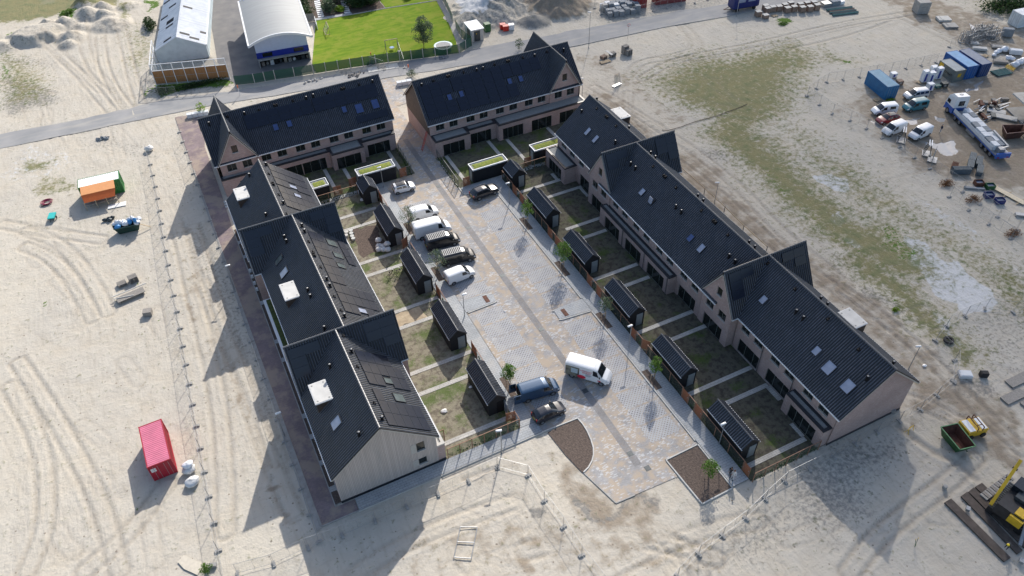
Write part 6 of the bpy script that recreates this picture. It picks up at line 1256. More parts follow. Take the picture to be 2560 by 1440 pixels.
# timber and clear screen
t=thing('timber_screen','orange timber and clear plastic screen with white posts before the old barn','screen wall',(-2.9,152.1,0),math.atan2(-4.1,13.2)); L_=13.8
MT['orw']=mat('orange_timber',(.32,.155,.06),.75,var=.2,scale=1,stretch=(8,8,.6))
for i in range(8):
    x=i*L_/7; MB().box(x-.06,-.07,-.1,x+.06,.07,4.35).build('post',MT['gutter'],t)
    if i<7: MB().box(x+.06,-.03,.35,x+L_/7-.06,.03,2.95).build('timber_panel',MT['orw'],t); MB().add([(x+.06,0,3.05),(x+L_/7-.06,0,3.05),(x+L_/7-.06,0,4.3),(x+.06,0,4.3)],[(0,1,2,3)]).build('clear_panel',MT['clear'],t)
for z in (3.0,4.32,1.65): MB().box(0,-.05 if z!=1.65 else -.04,z-.04,L_,.05,z+.04).build('rail',MT['gutter' if z!=1.65 else 'woodg'],t)
MB().box(0,-.05,0,L_,.05,.33).build('base_board',MT['concrete'],t)
t=thing('timber_screen','white framed clear side screen left of the old barn','screen wall',(-2.9,152.2,0),R(80)); 
for i in range(5): MB().box(i*2.6-.06,-.06,-.1,i*2.6+.06,.06,4.35).build('post',MT['gutter'],t)
for z in (3.0,4.32): MB().box(0,-.05,z-.04,10.4,.05,z+.04).build('rail',MT['gutter'],t)
MB().add([(0,0,.1),(10.4,0,.1),(10.4,0,4.3),(0,0,4.3)],[(0,1,2,3)]).build('clear_panel',MT['clear'],t)
# green screened fences
def green(label,P,posts=2.6):
    t=thing('screen_fence',label,'fence',(*P[0],0),group='green screened fences')
    for a,b in zip(P,P[1:]):
        a=Vector((*a,0));b=Vector((*b,0)); n=max(1,round((b-a).length/posts)); MB().add([a,b,b+Vector((0,0,1.9)),a+Vector((0,0,1.9))],[(0,1,2,3)]).build('green_screen',MT['gmesh'],t,world=True)
        for i in range(n): q=a.lerp(b,i/n); MB().box(q.x-.06,q.y-.12,-.1,q.x+.06,q.y-.02,2.05).build('post',MT['pconc'],t,world=True)
    return t
green('green screen fence in front of the arched workshop',[(10.7,145.0),(14.2,144.0),(18.1,143.5),(21.7,142.8),(25.3,142.2)]); green('long green screen fence between the bright lawn and the road',[(25.3,142.2),(32.5,141.0),(39.8,139.6),(46.6,137.9),(53.8,136.3)]); green('green screen fence corner beside the small substation',[(53.8,136.3),(57.4,138.0),(56.9,142.5),(57.6,147.0)]); green('green screen fence along the right side of the bright lawn',[(58.0,149.5),(59.3,155.0),(60.4,161.0),(62.5,178)])
m,g=newmat('bright_lawn_grass',.95,.1); n1=g.noise(g.scalev(g.w,(.35,1.2,1),(0,0,.25)),1.0,6,.6); n2=g.noise(g.w,9,4); c=g.mix(g.rng(n1,.35,.65),(.10,.185,.010),(.18,.245,.02)); c=g.mix(g.rng(g.noise(g.w,.3,6,.65),.48,.62),c,(.20,.235,.03)); c=g.mix(1.0,c,g.rng(n2,.3,.7,.85,1.15),'MULTIPLY'); g.l(c,g.p.inputs['Base Color']); g.l(g.bump(n2,.5,.04),g.p.inputs['Normal']); MT['lawn']=m
flat('lawn',[(25.9,142.3),(32.5,141.2),(39.8,139.8),(46.6,138.1),(53.7,136.6),(55.3,141.5),(57.2,150),(59.1,161.4),(47.7,163.0),(39.6,163.7),(32.2,164.7),(26.2,146.4)],MT['lawn'],z=0.0)
flat('lawn',[(47.8,163.5),(59.3,161.9),(61.8,178),(48,180)],MT['lawn'],z=0.0); kerb([(32.2,164.75),(39.6,163.85),(47.7,163.15),(59.1,161.55)],name='lawn_edging',z=.1,w_=.1,mt='pconc')
flat('verge_path',[(55.4,141.5),(56.6,141.5),(58.2,150),(60.3,161.4),(59.3,161.4),(57.3,150)],MT['concrete'],z=0.01)
flat('garden_bed',[(29.5,165.2),(39.6,164.1),(47.6,163.4),(48,182),(31.5,184)],MT['soil'],z=-.005); flat('slab_path',[(31.5,164.9),(40.2,163.95),(40.3,164.9),(31.7,165.9)],MT['path'],z=.02)
for x,y0,nm in ((33.8,165.9,'left'),(39.5,165.0,'right')):
    mb=MB()
    for i in range(9): mb.obox((x+i*.17,y0+.3+i*1.0),(0.99,-.15),1.3,.62,-.02,.05)
    struct('stepping_stones',mb,MT['gutter'])
def bush(label,x,y,rx,ry,h,n,mt,seed,s=.16):
    t=thing('shrub',label,'shrub',(x,y,-.05),group=None); mb=MB(); leaves(mb,(0,0,h*.5),rx,ry,h*.5,n,s,seed,hollow=.5); leaves(mb,(0,0,h*.35),rx,ry,h*.35,n//2,s,seed+1,hollow=.7); mb.build('foliage',MT[mt],t)
    mb=MB()
    for k in range(5): a=k*1.3; mb.tube((0,0,0),(math.cos(a)*rx*.4,math.sin(a)*ry*.4,h*.7),.05,5,.02)
    mb.build('stem',MT['bark'],t); return t
bush('dark rounded shrub nearest the arched workshop roof',31.0,168.5,1.9,2.4,2.2,900,'leafd',1); bush('dark spreading shrub behind the workshop corner',31.6,173.5,2.2,2.6,2.6,900,'leafd',2); bush('grey green weeping shrub between the two stepping stone paths',36.2,168.2,1.5,2.3,2.6,1100,'leafg',3); bush('lime green clipped shrub by the second stepping stone path',38.3,167.0,1.1,1.1,1.2,700,'leafy',4,.12); bush('olive shrub behind the lime green clipped shrub',37.8,171.5,1.8,1.6,2.0,700,'leafg',5)
bush('large dark evergreen shrub at the left of the lawn border',42.3,167.2,2.3,2.2,4.0,2000,'leafd',6,.2); bush('large dark evergreen shrub in the middle of the lawn border',45.2,167.6,2.4,2.6,4.4,2200,'leafd',7,.2); bush('tall conifer like shrub behind the stepping stones',41.6,172.5,2.4,2.8,4.6,2000,'leafd',8,.2); bush('dark shrub at the right end of the lawn border',47.0,171.5,2.6,2.6,4.0,1600,'leafd',9,.2); bush('small dark round shrub on the upper lawn',54.0,165.8,1.0,1.0,1.5,600,'leafd',10,.12)
bush('dark hedge shrub left of the old barn',-.5,179.0,1.2,3.0,2.0,900,'leafd',11,.16); bush('low leafy hedge at the foot of the timber screen',4.0,148.2,5.0,.7,1.0,1200,'leafd',12,.12); bush('rounded bush at the left end of the timber screen',-2.2,148.8,1.1,1.3,1.5,600,'leafd',13,.12)
bush('dark green thicket in the far right corner',166,99,6,4,2.5,1800,'leafd',14,.25)
bush('bright green bush on the sand beside the rounded heaps',*G(176,36),2.0,1.3,1.3,900,'leaf',15,.14); bush('low green weed patch near the brick pallets',*G(1958,60),1.1,.7,.4,400,'leaf',16,.1); bush('green weeds behind the parked blue container',*G(2226,252),.8,.5,.5,220,'leafy',17,.1)
bush('green bush growing under the lawn fence by the road',*G(932,158),1.4,.5,.7,350,'leafd',18,.1); bush('green weed tuft by the east row',*G(2238,776),.5,.4,.5,200,'leafy',19,.08)
for i,(px,py) in enumerate(((2366,461),(2432,500),(2532,585))): bush(['rust coloured scrub by the fence below the steel bundles','rust coloured scrub by the fence near the blue tubs','rust coloured scrub at the right end of the yard fence'][i],*G(px,py),1.4,.8,.7,500,'leafb',30+i,.08)
tree('grey green poplar on the lawn behind the green fence',48.4,142.0,6.4,1.7,2400,'leafg',s=.14,stakes=False,name='poplar_tree',base=.12,z=0,trunk=.09,lean=(.3,.5))
t=thing('tree','slim tree trunk standing between the lime shrubs','tree',(39.0,169.5,0)); MB().tube((0,0,0),(0,.2,3.5),.12,7,.08).build('trunk',MT['bark'],t); mb=MB(); leaves(mb,(0,.2,3.8),.9,.9,.8,500,.14,77); mb.build('crown',MT['leafg'],t)
# play things on the lawn
t=thing('trampoline','round grey trampoline with pale blue rim behind the green fence','trampoline',(51.7,139.6,0)); MB().lathe((0,0,.72),[(1.5,0),(1.5,.015)],32).build('mat',mat('trampoline_mat',(.18,.19,.2),.6,var=.05),t)
mb=MB(); vs=[];fs=[]
for i in range(32):
    a=2*math.pi*i/32
    for r_,z in ((1.5,.74),(1.88,.74),(1.88,.68),(1.5,.68)): vs.append((r_*math.cos(a),r_*math.sin(a),z))
for i in range(32):
    j=(i+1)%32
    for k in range(4): fs.append((i*4+k,i*4+(k+1)%4,j*4+(k+1)%4,j*4+k))
mb.add(vs,fs); mb.build('rim',mat('pale_blue_rim',(.55,.68,.72),.5,var=.03),t)
for k in range(6): a=k*math.pi/3; MB().tube((1.7*math.cos(a),1.7*math.sin(a),0),(1.7*math.cos(a),1.7*math.sin(a),.7),.03,6).build('leg',MT['steel'],t)
t=thing('swing','wooden swing frame with a round blue seat on the lawn','swing',(42.3,144.2,0),R(-9)); mb=MB(); mb.bar((-1.3,0,2.2),(1.3,0,2.2),.1,.12); mb.build('beam',MT['woodp'],t)
for x in (-1.25,1.25):
    for y in (-.7,.7): MB().bar((x,y,0),(x,0,2.2),.08,.08).build('leg',MT['woodg'],t)
mb=MB()
for x in (-.3,.3): mb.tube((x,0,2.15),(x*1.3,0,.5),.012,4)
mb.build('rope',MT['rubber'],t); MB().lathe((0,0,.45),[(.48,0),(.5,.04),(.48,.08)],16).build('seat',mat('blue_swing_seat',(.12,.25,.42),.4,var=.05),t)
t=thing('football_goal','small pale football goal standing on the lawn','goal',(33.2,158.4,0),R(84)); mb=MB()
for p,q in (((-1.4,0,0),(-1.4,0,1.6)),((1.4,0,0),(1.4,0,1.6)),((-1.4,0,1.6),(1.4,0,1.6)),((-1.4,0,1.6),(-1.4,.9,0)),((1.4,0,1.6),(1.4,.9,0)),((-1.4,.9,0),(1.4,.9,0)),((-1.4,0,0),(-1.4,.9,0)),((1.4,0,0),(1.4,.9,0))): mb.bar(p,q,.08,.08)
mb.build('frame',MT['woodp'],t); MB().add([(-1.4,0,1.6),(1.4,0,1.6),(1.4,.9,0),(-1.4,.9,0)],[(0,1,2,3)]).build('net',MT['clear'],t)
t=thing('board_fence','grey board fence between the workshop and the lawn border','fence',(29.6,164.9,0),R(-9)); 
mb=MB(); 
for i in range(10): mb.box(i*.24,-.02,0,i*.24+.21,.02,1.8)
mb.build('boards',MT['woodg'],t); mb=MB(); mb.box(2.4,-4.2,0,2.5,0,1.1); mb.build('low_wall',MT['gutter'],t)
t=thing('substation','small pale electricity substation with dark door and flat white roof','substation',(59.4,141.3,0),R(-3)); mb=MB(); mb.box(-1.3,-2.0,0,1.3,2.0,2.45); mb.build('wall',MT['pconc'],t); MB().box(-1.45,-2.15,2.45,1.45,2.15,2.6).build('roof',MT['gutter'],t); d=MB().box(-.75,-2.04,.05,.55,-1.999,2.2).build('door',MT['darksteel'],t); MB().box(-.35,-2.06,1.5,-.15,-2.041,1.75).build('warning_sign',MT['yellow'],d); MB().box(-1.33,-1.0,.1,-1.301,.6,2.1).build('vent_door',MT['darksteel'],t)
solo('utility_box',MB().box(62.3,141.9,0,63.5,143.1,1.7),MT['greenp'],'dark green utility box right of the small substation','utility box')
# ================================================================= SITE GOODS
def container(label,corner,ux,L_,W_,H_,col,kind='ribs',grp=None,roofcol=None,name='shipping_container',doors=True):
    "corner = near-left ground corner, ux = unit vector along the length"
    rz=math.atan2(ux[1],ux[0]); t=thing(name,label,'container',(*corner,0),rz,grp); m_=mat(name+'_paint',col,.5,var=.12,scale=1.2); mr=m_ if roofcol is None else mat(name+'_roof_paint',roofcol,.5,var=.10,scale=1.0)
    mb=MB(); mb.box(0,.06,.12,L_,.08,.13); z0,z1=.12,H_-.06
    def ribwall(mb,p,d,n,Lw):
        k=max(2,int(Lw/.28)); prev=None; pts=[]
        for i in range(k): 
            for f,o in ((0,0),(.3,0),(.45,-.05),(.85,-.05)): pts.append((Lw*(i+f)/k,o))
        pts.append((Lw,0)); vs=[]
        for s,o in pts: q=p+d*s+n*o; vs+=[(q.x,q.y,z0),(q.x,q.y,z1)]
        mb.add(vs,[(2*i,2*i+2,2*i+3,2*i+1) for i in range(len(pts)-1)])
    X_=Vector((1,0,0));Y_=Vector((0,1,0)); mb=MB()
    ribwall(mb,Vector((0,0,0)),X_,-Y_,L_); ribwall(mb,Vector((L_,W_,0)),-X_,Y_,L_); ribwall(mb,Vector((L_,0,0)),Y_,X_,W_); 
    mb.add([(0,W_,z0),(0,0,z0),(0,0,z1),(0,W_,z1)],[(0,1,2,3)])
    mb.build('side_panels',m_,t)
    mb=MB(); 
    for x in (0,L_):
        for y in (0,W_): mb.box(x-.06,y-.06,0,x+.06,y+.06,H_)
    for y in (0,W_): mb.box(0,y-.05,H_-.14,L_,y+.05,H_-.01); mb.box(0,y-.05,0,L_,y+.05,.16)
    for x in (0,L_): mb.box(x-.05,0,H_-.14,x+.05,W_,H_-.01); mb.box(x-.05,0,0,x+.05,W_,.16)
    mb.build('frame',m_,t)
    mb=MB(); k=int(L_/.27); vs=[]
    for i in range(k+1):
        for f,o in ((0,0),(.3,0),(.5,-.03),(.8,-.03)): 
            x=L_*(i+f)/(k+1); vs+=[(x,.06,H_-.01+o),(x,W_-.06,H_-.01+o)]
    mb.add(vs,[(2*i,2*i+2,2*i+3,2*i+1) for i in range(len(vs)//2-1)]); mb.build('roof',mr,t)
    if doors:
        for s in (0,1):
            y0=.06+s*(W_/2-.06); d=MB().box(-.05,y0+.02,.14,-.02,y0+W_/2-.10,H_-.16).build('door',m_,t)
            mb=MB(); 
            for q in (.3,.75): mb.tube((-.08,y0+q,.15),(-.08,y0+q,H_-.2),.02,5)
            mb.build('lock_rod',MT['steel'],d)
            if s==1: pass
    return t
def U(a,b): v=Vector(b)-Vector(a); v.normalize(); return (v.x,v.y)
# red container on the west sand: doors face south
c0=G(392,1199.7); c1=G(444,1179); u_=U(c0,(-.0+c0[0]+math.cos(R(90)),c0[1]+1)); e1=Vector(c1)-Vector(c0); e1.normalize(); ud=(-e1.y,e1.x)
red_c=container('faded red shipping container standing alone on the western sand','' or (c1[0],c1[1]),ud,6.05,2.44,2.59,(.36,.012,.03),roofcol=(.60,.17,.25)); MB().box(-.065,1.75,1.5,-.052,2.3,2.1).build('sticker',MT['bag'],red_c)
def vcont(label,sw,nw,L_,W_,H_,col,**k):
    "south west corner and direction towards north west corner"
    u=U(sw,nw); return container(label,(sw[0]+u[1]*0+0,sw[1]),u,L_,W_,H_,col,**k)
def vc(label,sw,se,L_,H_,col,**k):
    e=Vector(se)-Vector(sw); W_=e.length; e.normalize(); u=(-e.y,e.x); return container(label,se,u,L_,W_,H_,col,**k)
vc('sky blue shipping container standing alone in the yard',(114.75,83.3),(117.0,82.85),6.06,2.59,(.03,.155,.33),roofcol=(.13,.30,.42)); cg=vc('grey lettered site container left of the long blue container',(130.3,82.0),(132.45,81.6),4.4,2.3,(.17,.19,.18),roofcol=(.38,.41,.40),doors=False); vc('bright blue container between the grey lettered and dark blue ones',(133.0,81.75),(135.3,81.35),6.06,2.6,(.015,.11,.36),roofcol=(.20,.40,.62)); vc('dark blue container with grey roof, rightmost of the container row',(135.95,81.15),(138.1,80.8),6.06,2.6,(.012,.06,.20),roofcol=(.24,.27,.33))
txt(cg,'CONTIMAAT',.62,(2.2,2.27,.9),(R(90),0,math.pi),MT['vent']); MB().box(3.2,2.19,1.3,4.2,2.235,2.1).build('yellow_sign',MT['yellow'],cg); MB().box(-.04,.7,.9,-.02,1.4,1.6).build('yellow_sign',MT['yellow'],cg)
vc('dark red shipping container with its end to the fence at the top',(95.7,136.9),(98.2,135.9),12.0,2.6,(.26,.02,.02),roofcol=(.3,.05,.04)); container('dark red shipping container lying along the fence at the top','' or G(1640,13),U(G(1640,13),G(1712,3)),7.0,2.44,2.6,(.24,.02,.02))
container('white site cabin with dark window at the far right','' or (159.5,91.4),(0.99,-.12),6.0,2.6,2.8,(.62,.66,.68),roofcol=(.72,.73,.74),name='site_cabin')
# orange and white canteen on the west sand
a0=Vector(G(194,449,2.6)); a1=Vector(G(295,426,2.6)); a2=Vector(G(298,446,2.6)); u=U(a0,a1); n_=Vector((-u[1],u[0])); p0=Vector(a0)-n_*2.4
container('green container with white roof behind the orange awning','' or (p0.x,p0.y),u,6.1,2.4,2.58,(.03,.20,.05),roofcol=(.75,.75,.74))
t=thing('awning','orange corrugated awning on wooden posts leaning on the green container','awning',(p0.x,p0.y,0),math.atan2(u[1],u[0])); MT['orange']=mat('orange_awning_sheet',(.72,.15,.03),.6,var=.06); MT['orangel']=mat('pale_orange_sheet',(.76,.34,.13),.6,var=.06)
o=MB().add([(.3,0,2.62),(5.3,0,2.62),(5.3,-1.8,2.25),(.3,-1.8,2.25),(.3,0,2.58),(5.3,0,2.58),(5.3,-1.8,2.21),(.3,-1.8,2.21)],[(0,3,2,1),(4,5,6,7),(3,7,6,2),(1,2,6,5),(0,4,7,3)]).build('roof_sheet',MT['orangel'],t)
MB().add([(.28,-1.75,2.24),(5.32,-1.75,2.24),(5.0,-2.9,1.45),(.5,-2.9,1.45)],[(0,3,2,1)]).build('front_flap',MT['orange'],t)
for x in (.4,2.0,3.6,5.1): MB().box(x,-2.9,0,x+.09,-2.81,1.5).build('post',MT['woodp'],t)
MB().box(.4,-2.4,.6,5.0,-1.9,.68).build('counter',MT['woodg'],t)
P=[V3(*x6(*q),0) if False else V3(60+q[0]/3.13,340+q[1]/3.13,.03) for q in ((655,572),(660,545),(800,508),(797,542))]; mb=MB(); mb.prism([(p.x,p.y) for p in P],.0,.06); solo('white_board',mb,MT['white'],'white sheet lying on the sand below the orange awning','board')
P=[G(460+x/5.14,1160+y/5.14) for x,y in ((0,1170),(255,1290),(175,1430),(0,1350),(-80,1260))]; solo('plywood_sheet',MB().prism(P,.0,.06),MT['pconc'] if False else mat('pale_plywood',(.55,.50,.41),.8,var=.08),'pale plywood sheet lying on the sand at the bottom left','board')
solo('brick_block',MB().obox(G(533,1415),(.9,-.3),.8,.4,0,.35),MT['concrete'],'small concrete block beside the bush at the bottom left','block')
def skip(label,P,h,col,inner,tilt=.75,cat='skip',name='skip'):
    "P: four top corners in plan (near-left, near-right, far-right, far-left)"
    c=sum((Vector(p) for p in P),Vector((0,0)))/4; t=thing(name,label,cat,(c.x,c.y,0)); top=[Vector(p)-c for p in P]; bot=[v*tilt for v in top]
    mo=mat(name+'_paint',col,.6,var=.3,scale=1.2); mb=MB(); vs=[(*b,.1) for b in bot]+[(*a,h) for a in top]; mb.add(vs,[(i,(i+1)%4,4+(i+1)%4,4+i) for i in range(4)]+[(3,2,1,0)]); mb.build('hull',mo,t)
    ti=[v*.94 for v in top]; bi=[v*.90 for v in bot]; mb=MB(); vs=[(*b,.2) for b in bi]+[(*a,h) for a in ti]; mb.add(vs,[(4+i,4+(i+1)%4,(i+1)%4,i) for i in range(4)]+[(0,1,2,3)]); mb.build('inside',MT[inner],t)
    mb=MB(); 
    for i in range(4): mb.bar((*top[i],h),(*top[(i+1)%4],h),.10,.08)
    mb.build('rim',mat(name+'_rim',tuple(min(1,x*2.2+.05) for x in col),.6,var=.3),t)
    for i in (0,2):
        mb=MB(); m1=(top[i]+top[(i+1)%4])/2; mb.tube((*(m1*1.02),h*.6),(*(m1*1.1),h*.65),.07,8); mb.build('lifting_lug',mo,t)
    return t
y8=lambda x,y:(2100+x/2.667,900+y/2.667)
skip('dark green skip with rusty inside near the yellow compactor',[G(*y8(800,598),1.3),G(*y8(905,573),1.3),G(*y8(785,422),1.3),G(*y8(672,447),1.3)],1.3,(.015,.075,.02),'rust')
ycar=lambda q:(2100+q[0]/5.539,180+q[1]/5.539)
skip('brown rusty skip at the tail of the blue lorry',[G(2517,334,1.5),G(2565,329,1.5),G(2560,312,1.5),G(2506,312,1.5)],1.5,(.06,.025,.02),'rust')
# yellow roller / compactor
t=thing('generator','yellow machine with white top and brown carrying frame beside the green skip','machine',(69.3,24.8,0),R(-12)); mb=MB(); mb.box(-1.3,-.9,.35,1.2,.9,1.3); mb.build('body',MT['yellow'],t); mb=MB(); mb.box(-1.15,-.8,1.3,-.4,.8,1.36); mb.box(.4,-.8,1.3,1.1,.8,1.36); mb.build('top_panel',MT['gutter'],t)
mb=MB(); 
for x in (-.35,.35): mb.bar((x,-.9,1.3),(x,-.9,1.9),.08,.08); mb.bar((x,.9,1.3),(x,.9,1.9),.08,.08); mb.bar((x,-.9,1.9),(x,.9,1.9),.08,.08)
mb.bar((-.35,-.5,1.9),(.35,-.5,1.9),.08,.08); mb.bar((-.35,.5,1.9),(.35,.5,1.9),.08,.08); mb.build('carrying_frame',MT['rust'],t)
for x in (-.8,.8):
    for y in (-.95,.95): MB().tube((x,y-.1,.35),(x,y+.1,.35),.35,14).build('wheel',MT['rubber'],t)
# west skip heaped with bags
c=Vector(G(317,580)); t0=skip('dark green skip heaped with blue and white rubbish bags',[G(285,575,1.2),G(350,560,1.2),G(345,548,1.2),G(280,563,1.2)],1.25,(.01,.04,.03),'dark'); MT['bluebag']=mat('blue_bag',(.05,.25,.55),.45,var=.2,scale=3)
q=random.Random(4)
for i in range(16):
    a=G(288+i*3.9+q.uniform(-2,2),566-i*1.0+q.uniform(-6,5),1.4); mb=MB(); mb.blob((0,0,0),q.uniform(.3,.55),q.uniform(.3,.5),q.uniform(.25,.4),i,.25,10); o=mb.build('rubbish_bag',MT['bluebag' if i%3==1 else 'plastic_white'],None,smooth=True); o.location=(a[0],a[1],1.35+q.uniform(0,.35)+(.3 if 8<i<14 else 0)); tag(o,('blue' if i%3==1 else 'white')+' rubbish bag heaped in the west skip','rubbish bag','rubbish bags in the west skip')
solo('long_board',MB().bar((*G(352,573),1.1),(*G(378,569),.2),.15,.05),MT['woodp'],'pale board sticking out of the west skip','board')
def lump(name,label,cat,px,py,rx,ry,rz,mt,n=1,seed=1,grp=None,z=0):
    a=G(px,py); mb=MB(); q=random.Random(seed)
    for i in range(n): mb.blob((a[0]+(q.uniform(-rx,rx) if n>1 else 0),a[1]+(q.uniform(-ry,ry) if n>1 else 0),z+rz*.75),rx*(.6 if n>1 else 1),ry*(.6 if n>1 else 1),rz,seed+i,.22,12)
    return solo(name,mb,MT[mt],label,cat,grp,smooth=True)
lump('bulk_bag','stacked white bulk bags right of the red container','bulk bag',475,1178,.75,.6,.45,'bag',seed=2); lump('bulk_bag','folded white bulk bag on top of the stack by the red container','bulk bag',475,1172,.65,.5,.25,'plastic_white',seed=9,z=.7); lump('bulk_bag','crumpled white bulk bag just below the stacked ones','bulk bag',482,1208,.85,.7,.42,'bag',seed=3)
q=random.Random(8)
for i in range(7):
    a=G(948+(i%3)*11,628-(i//3)*9); mb=MB(); mb.blob((0,0,.35),.52,.42,.36,i+40,.15,10); o=mb.build('white_bag',MT['bag'],None,smooth=True); o.location=(a[0],a[1],.0+.45*(i//5)); tag(o,'white sack in the pile beside the west garden shed','sack','white sacks beside the shed')
lump('bulk_bag','pale bulk bag standing at the top of the western fence line','bulk bag',374,376,.75,.6,.5,'bag',seed=5); solo('crate','' or MB().obox(G(371,785),(.97,-.25),1.1,.9,0,.7),MT['woodg'],'single weathered crate on the sand beside the fence line','crate')
lump('debris_pile','pile of dark rubbish on the sand left of the heaped skip','rubbish pile',275,550,.7,.45,.25,'darksteel',n=4,seed=6); 
# jet ski like red trailer and turquoise boat
a=G(118,507); t=thing('red_hose','coiled dark red hose on the sand near the awning','hose',(a[0],a[1],0)); mb=MB()
for k in range(3):
    for i in range(14):
        a0=i*.42;a1=(i+1)*.42; r_=.45+k*.14; mb.tube((r_*math.cos(a0)*1.2,r_*math.sin(a0),.08+k*.07),(r_*math.cos(a1)*1.2,r_*math.sin(a1),.08+k*.07),.07,6)
mb.build('coil',mat('dark_red_hose',(.22,.01,.05),.5,var=.1),t); mb=MB(); mb.tube((-.9,-.7,.08),(.3,-.55,.08),.08,6); mb.build('loose_end',MT['rust'],t)
t=thing('turquoise_board','turquoise covered trailer standing on the western sand','trailer',(*G(133,546),0),R(75)); mb=MB(); mb.box(-.75,-.5,.45,.75,.5,.62); mb.build('cover',mat('turquoise_cover',(.02,.42,.40),.5,var=.08),t); mb=MB(); mb.box(-.7,-.45,.3,.7,.45,.45); mb.bar((-.7,0,.35),(-1.3,.1,.2),.06,.06); mb.build('chassis',MT['darksteel'],t)
for s in (-1,1): MB().tube((-.1,s*.55,.25),(-.1,s*.62,.25),.25,12).build('wheel',MT['rubber'],t)
# pallets
def pallet(mb,x,y,z,rz=0,L_=1.2,W_=1.0):
    c,s=math.cos(rz),math.sin(rz); f=lambda a,b:(x+a*c-b*s,y+a*s+b*c)
    for i in range(6): p=f(0,-W_/2+W_*(i+.5)/6); mb.obox(p,(c,s),L_,W_/9,z+.12,z+.145)
    for a in (-L_/2+.06,0,L_/2-.06): p=f(a,0); mb.obox(p,(c,s),.1,W_,z+.0,z+.12)
def pstack(label,px,py,n,rz=.2,mt='woodp',grp=None,cat='pallet',world=False,L_=1.2,W_=1.0):
    a=(px,py) if world else G(px,py); t=None; mb=MB()
    for k in range(n): pallet(mb,a[0],a[1],k*.15,rz+random.Random(k+int(a[0])).uniform(-.06,.06),L_,W_)
    return solo('pallet_stack' if n>1 else 'pallet',mb,MT[mt],label,cat,grp)
pstack('stack of weathered pallets at the right of the west timber pile',335,702,6,.2,'woodg'); pstack('stack of weathered pallets at the left of the west timber pile',306,712,3,.2,'woodg')
t=thing('timber_pile','weathered timber panels and planks piled on the western sand','timber pile',(*G(330,742),0),R(10)); mb=MB()
for i in range(5): mb.box(-1.9,-.55+i*.24,.35,1.8,-.35+i*.24,.45)
mb.build('planks',MT['woodg'],t); mb=MB(); mb.box(-1.8,-.6,.0,-1.6,.8,.34); mb.box(1.4,-.6,0,1.6,.8,.34); mb.build('bearers',MT['woodg'],t); mb=MB(); mb.bar((-2.2,1.0,.5),(2.4,.9,.55),.12,.1); mb.bar((-2.2,.5,.5),(.3,-.4,.5),.1,.08); mb.build('beam',MT['pconc'],t)
pstack('light plank pallet below the two tall pallet stacks by the bend',1513,155,1,-.05,'woodp',L_=2.2); pstack('left of the tipped pallets beside the road bend',1509,146,4,.3,'brickpal'); pstack('right of the tipped pallets beside the road bend',1531,140,5,.1,'woodg'); pstack('taller dark pallet stack near the road bend',1562,133,11,.1,'woodg'); pstack('shorter dark pallet stack near the road bend',1571,137,8,.1,'woodg')
solo('plank','' or MB().bar((*G(1515,136),.8),(*G(1530,146),.75),.5,.06),MT['pconc'],'pale board lying across the tipped pallets by the bend','plank')
a=G(1542,213); t=thing('fence_bundle','green stack of steel rods leaning upright near the pallets','steel rack',(a[0],a[1],0),R(15))
for i in range(9): MB().tube((-.8+i*.2,-.3,0),(-.7+i*.18,.25,2.0+.2*math.sin(i)),.035,5).build('rod',MT['teal'] if i%2 else MT['steel'],t)
MB().box(-1,-.35,0,1,.35,.1).build('base',MT['steel'],t)
# brick pallets by the road
r64=lambda x,y:(1780+x/6.4,y/6.4); q=random.Random(12)
bp=[((755,275),1.15,'leftmost of the wrapped brick packs beside the site trailer'),((872,175),1.15,'tall brick pack behind the leftmost one'),((905,215),1.1,None),((985,200),1.2,None),((1085,190),1.2,None),((1180,160),1.2,None),((1270,130),1.2,None),((1220,215),1.2,None),((1325,195),1.2,None),((1425,150),1.2,None),((1460,205),1.2,None),((1530,130),1.2,None),((1580,195),1.2,None),((1640,120),1.2,None),((1690,175),1.3,'rightmost brick pack in the row beside the green pipes'),((875,305),.8,'small low brick pack in front of the row')]
for i,((x,y),h,l) in enumerate(bp):
    a=G(*r64(x,y)); t=thing('brick_pack',l or 'wrapped brick pack in the middle of the row along the road','brick pack',(a[0],a[1]+.5,0),R(-9)+q.uniform(-.05,.05),'brick packs along the road'); MB().box(-.58,-.5,.12,.58,.5,h).build('bricks',MT['brickpal'],t); MB().box(-.6,-.52,h,.6,.52,h+.04).build('lid',MT['pconc'],t); mb=MB(); pallet(mb,0,0,0); mb.build('pallet_base',MT['woodg'],t)
pstack('flat pallet on the ground in front of the brick packs',*r64(1000,255),1,-.1)
t=thing('pipe_bundle','green and pink plastic pipes lying beside the brick packs','pipes',(*G(*r64(2080,190)),0),R(-14)); 
for i in range(8): MB().tube((-3.0+.15*(i%3),-1.4+i*.42,.16),(3.0+.2*(i%2),-1.4+i*.42,.16),.15,8).build('pipe',MT[['teal','teal','darksteel','teal','brickpal','darksteel','teal','teal'][i]],t)
t=thing('pipe_crates','grey plastic crates and covers behind the green pipes','crates',(*G(*r64(1900,80)),0),R(-10)); MB().box(-2.2,-.8,0,-.4,.8,.8).build('crate',MT['steel'],t); MB().box(-.2,-.7,0,1.8,.9,1.0).build('crate',MT['blockgrey'],t); MB().box(2.0,-.6,0,3.0,.6,.7).build('crate',MT['plastic_white'],t)
t=thing('concrete_blocks','tall stack of five grey concrete slabs by the far track','block stack',(148.2,106.4,0),R(-20)); 
for i in range(5): MB().box(-1.25,-1.2,i*.5,1.25+.03*(i%2),1.2,i*.5+.47).build('slab',MT['concrete'],t)
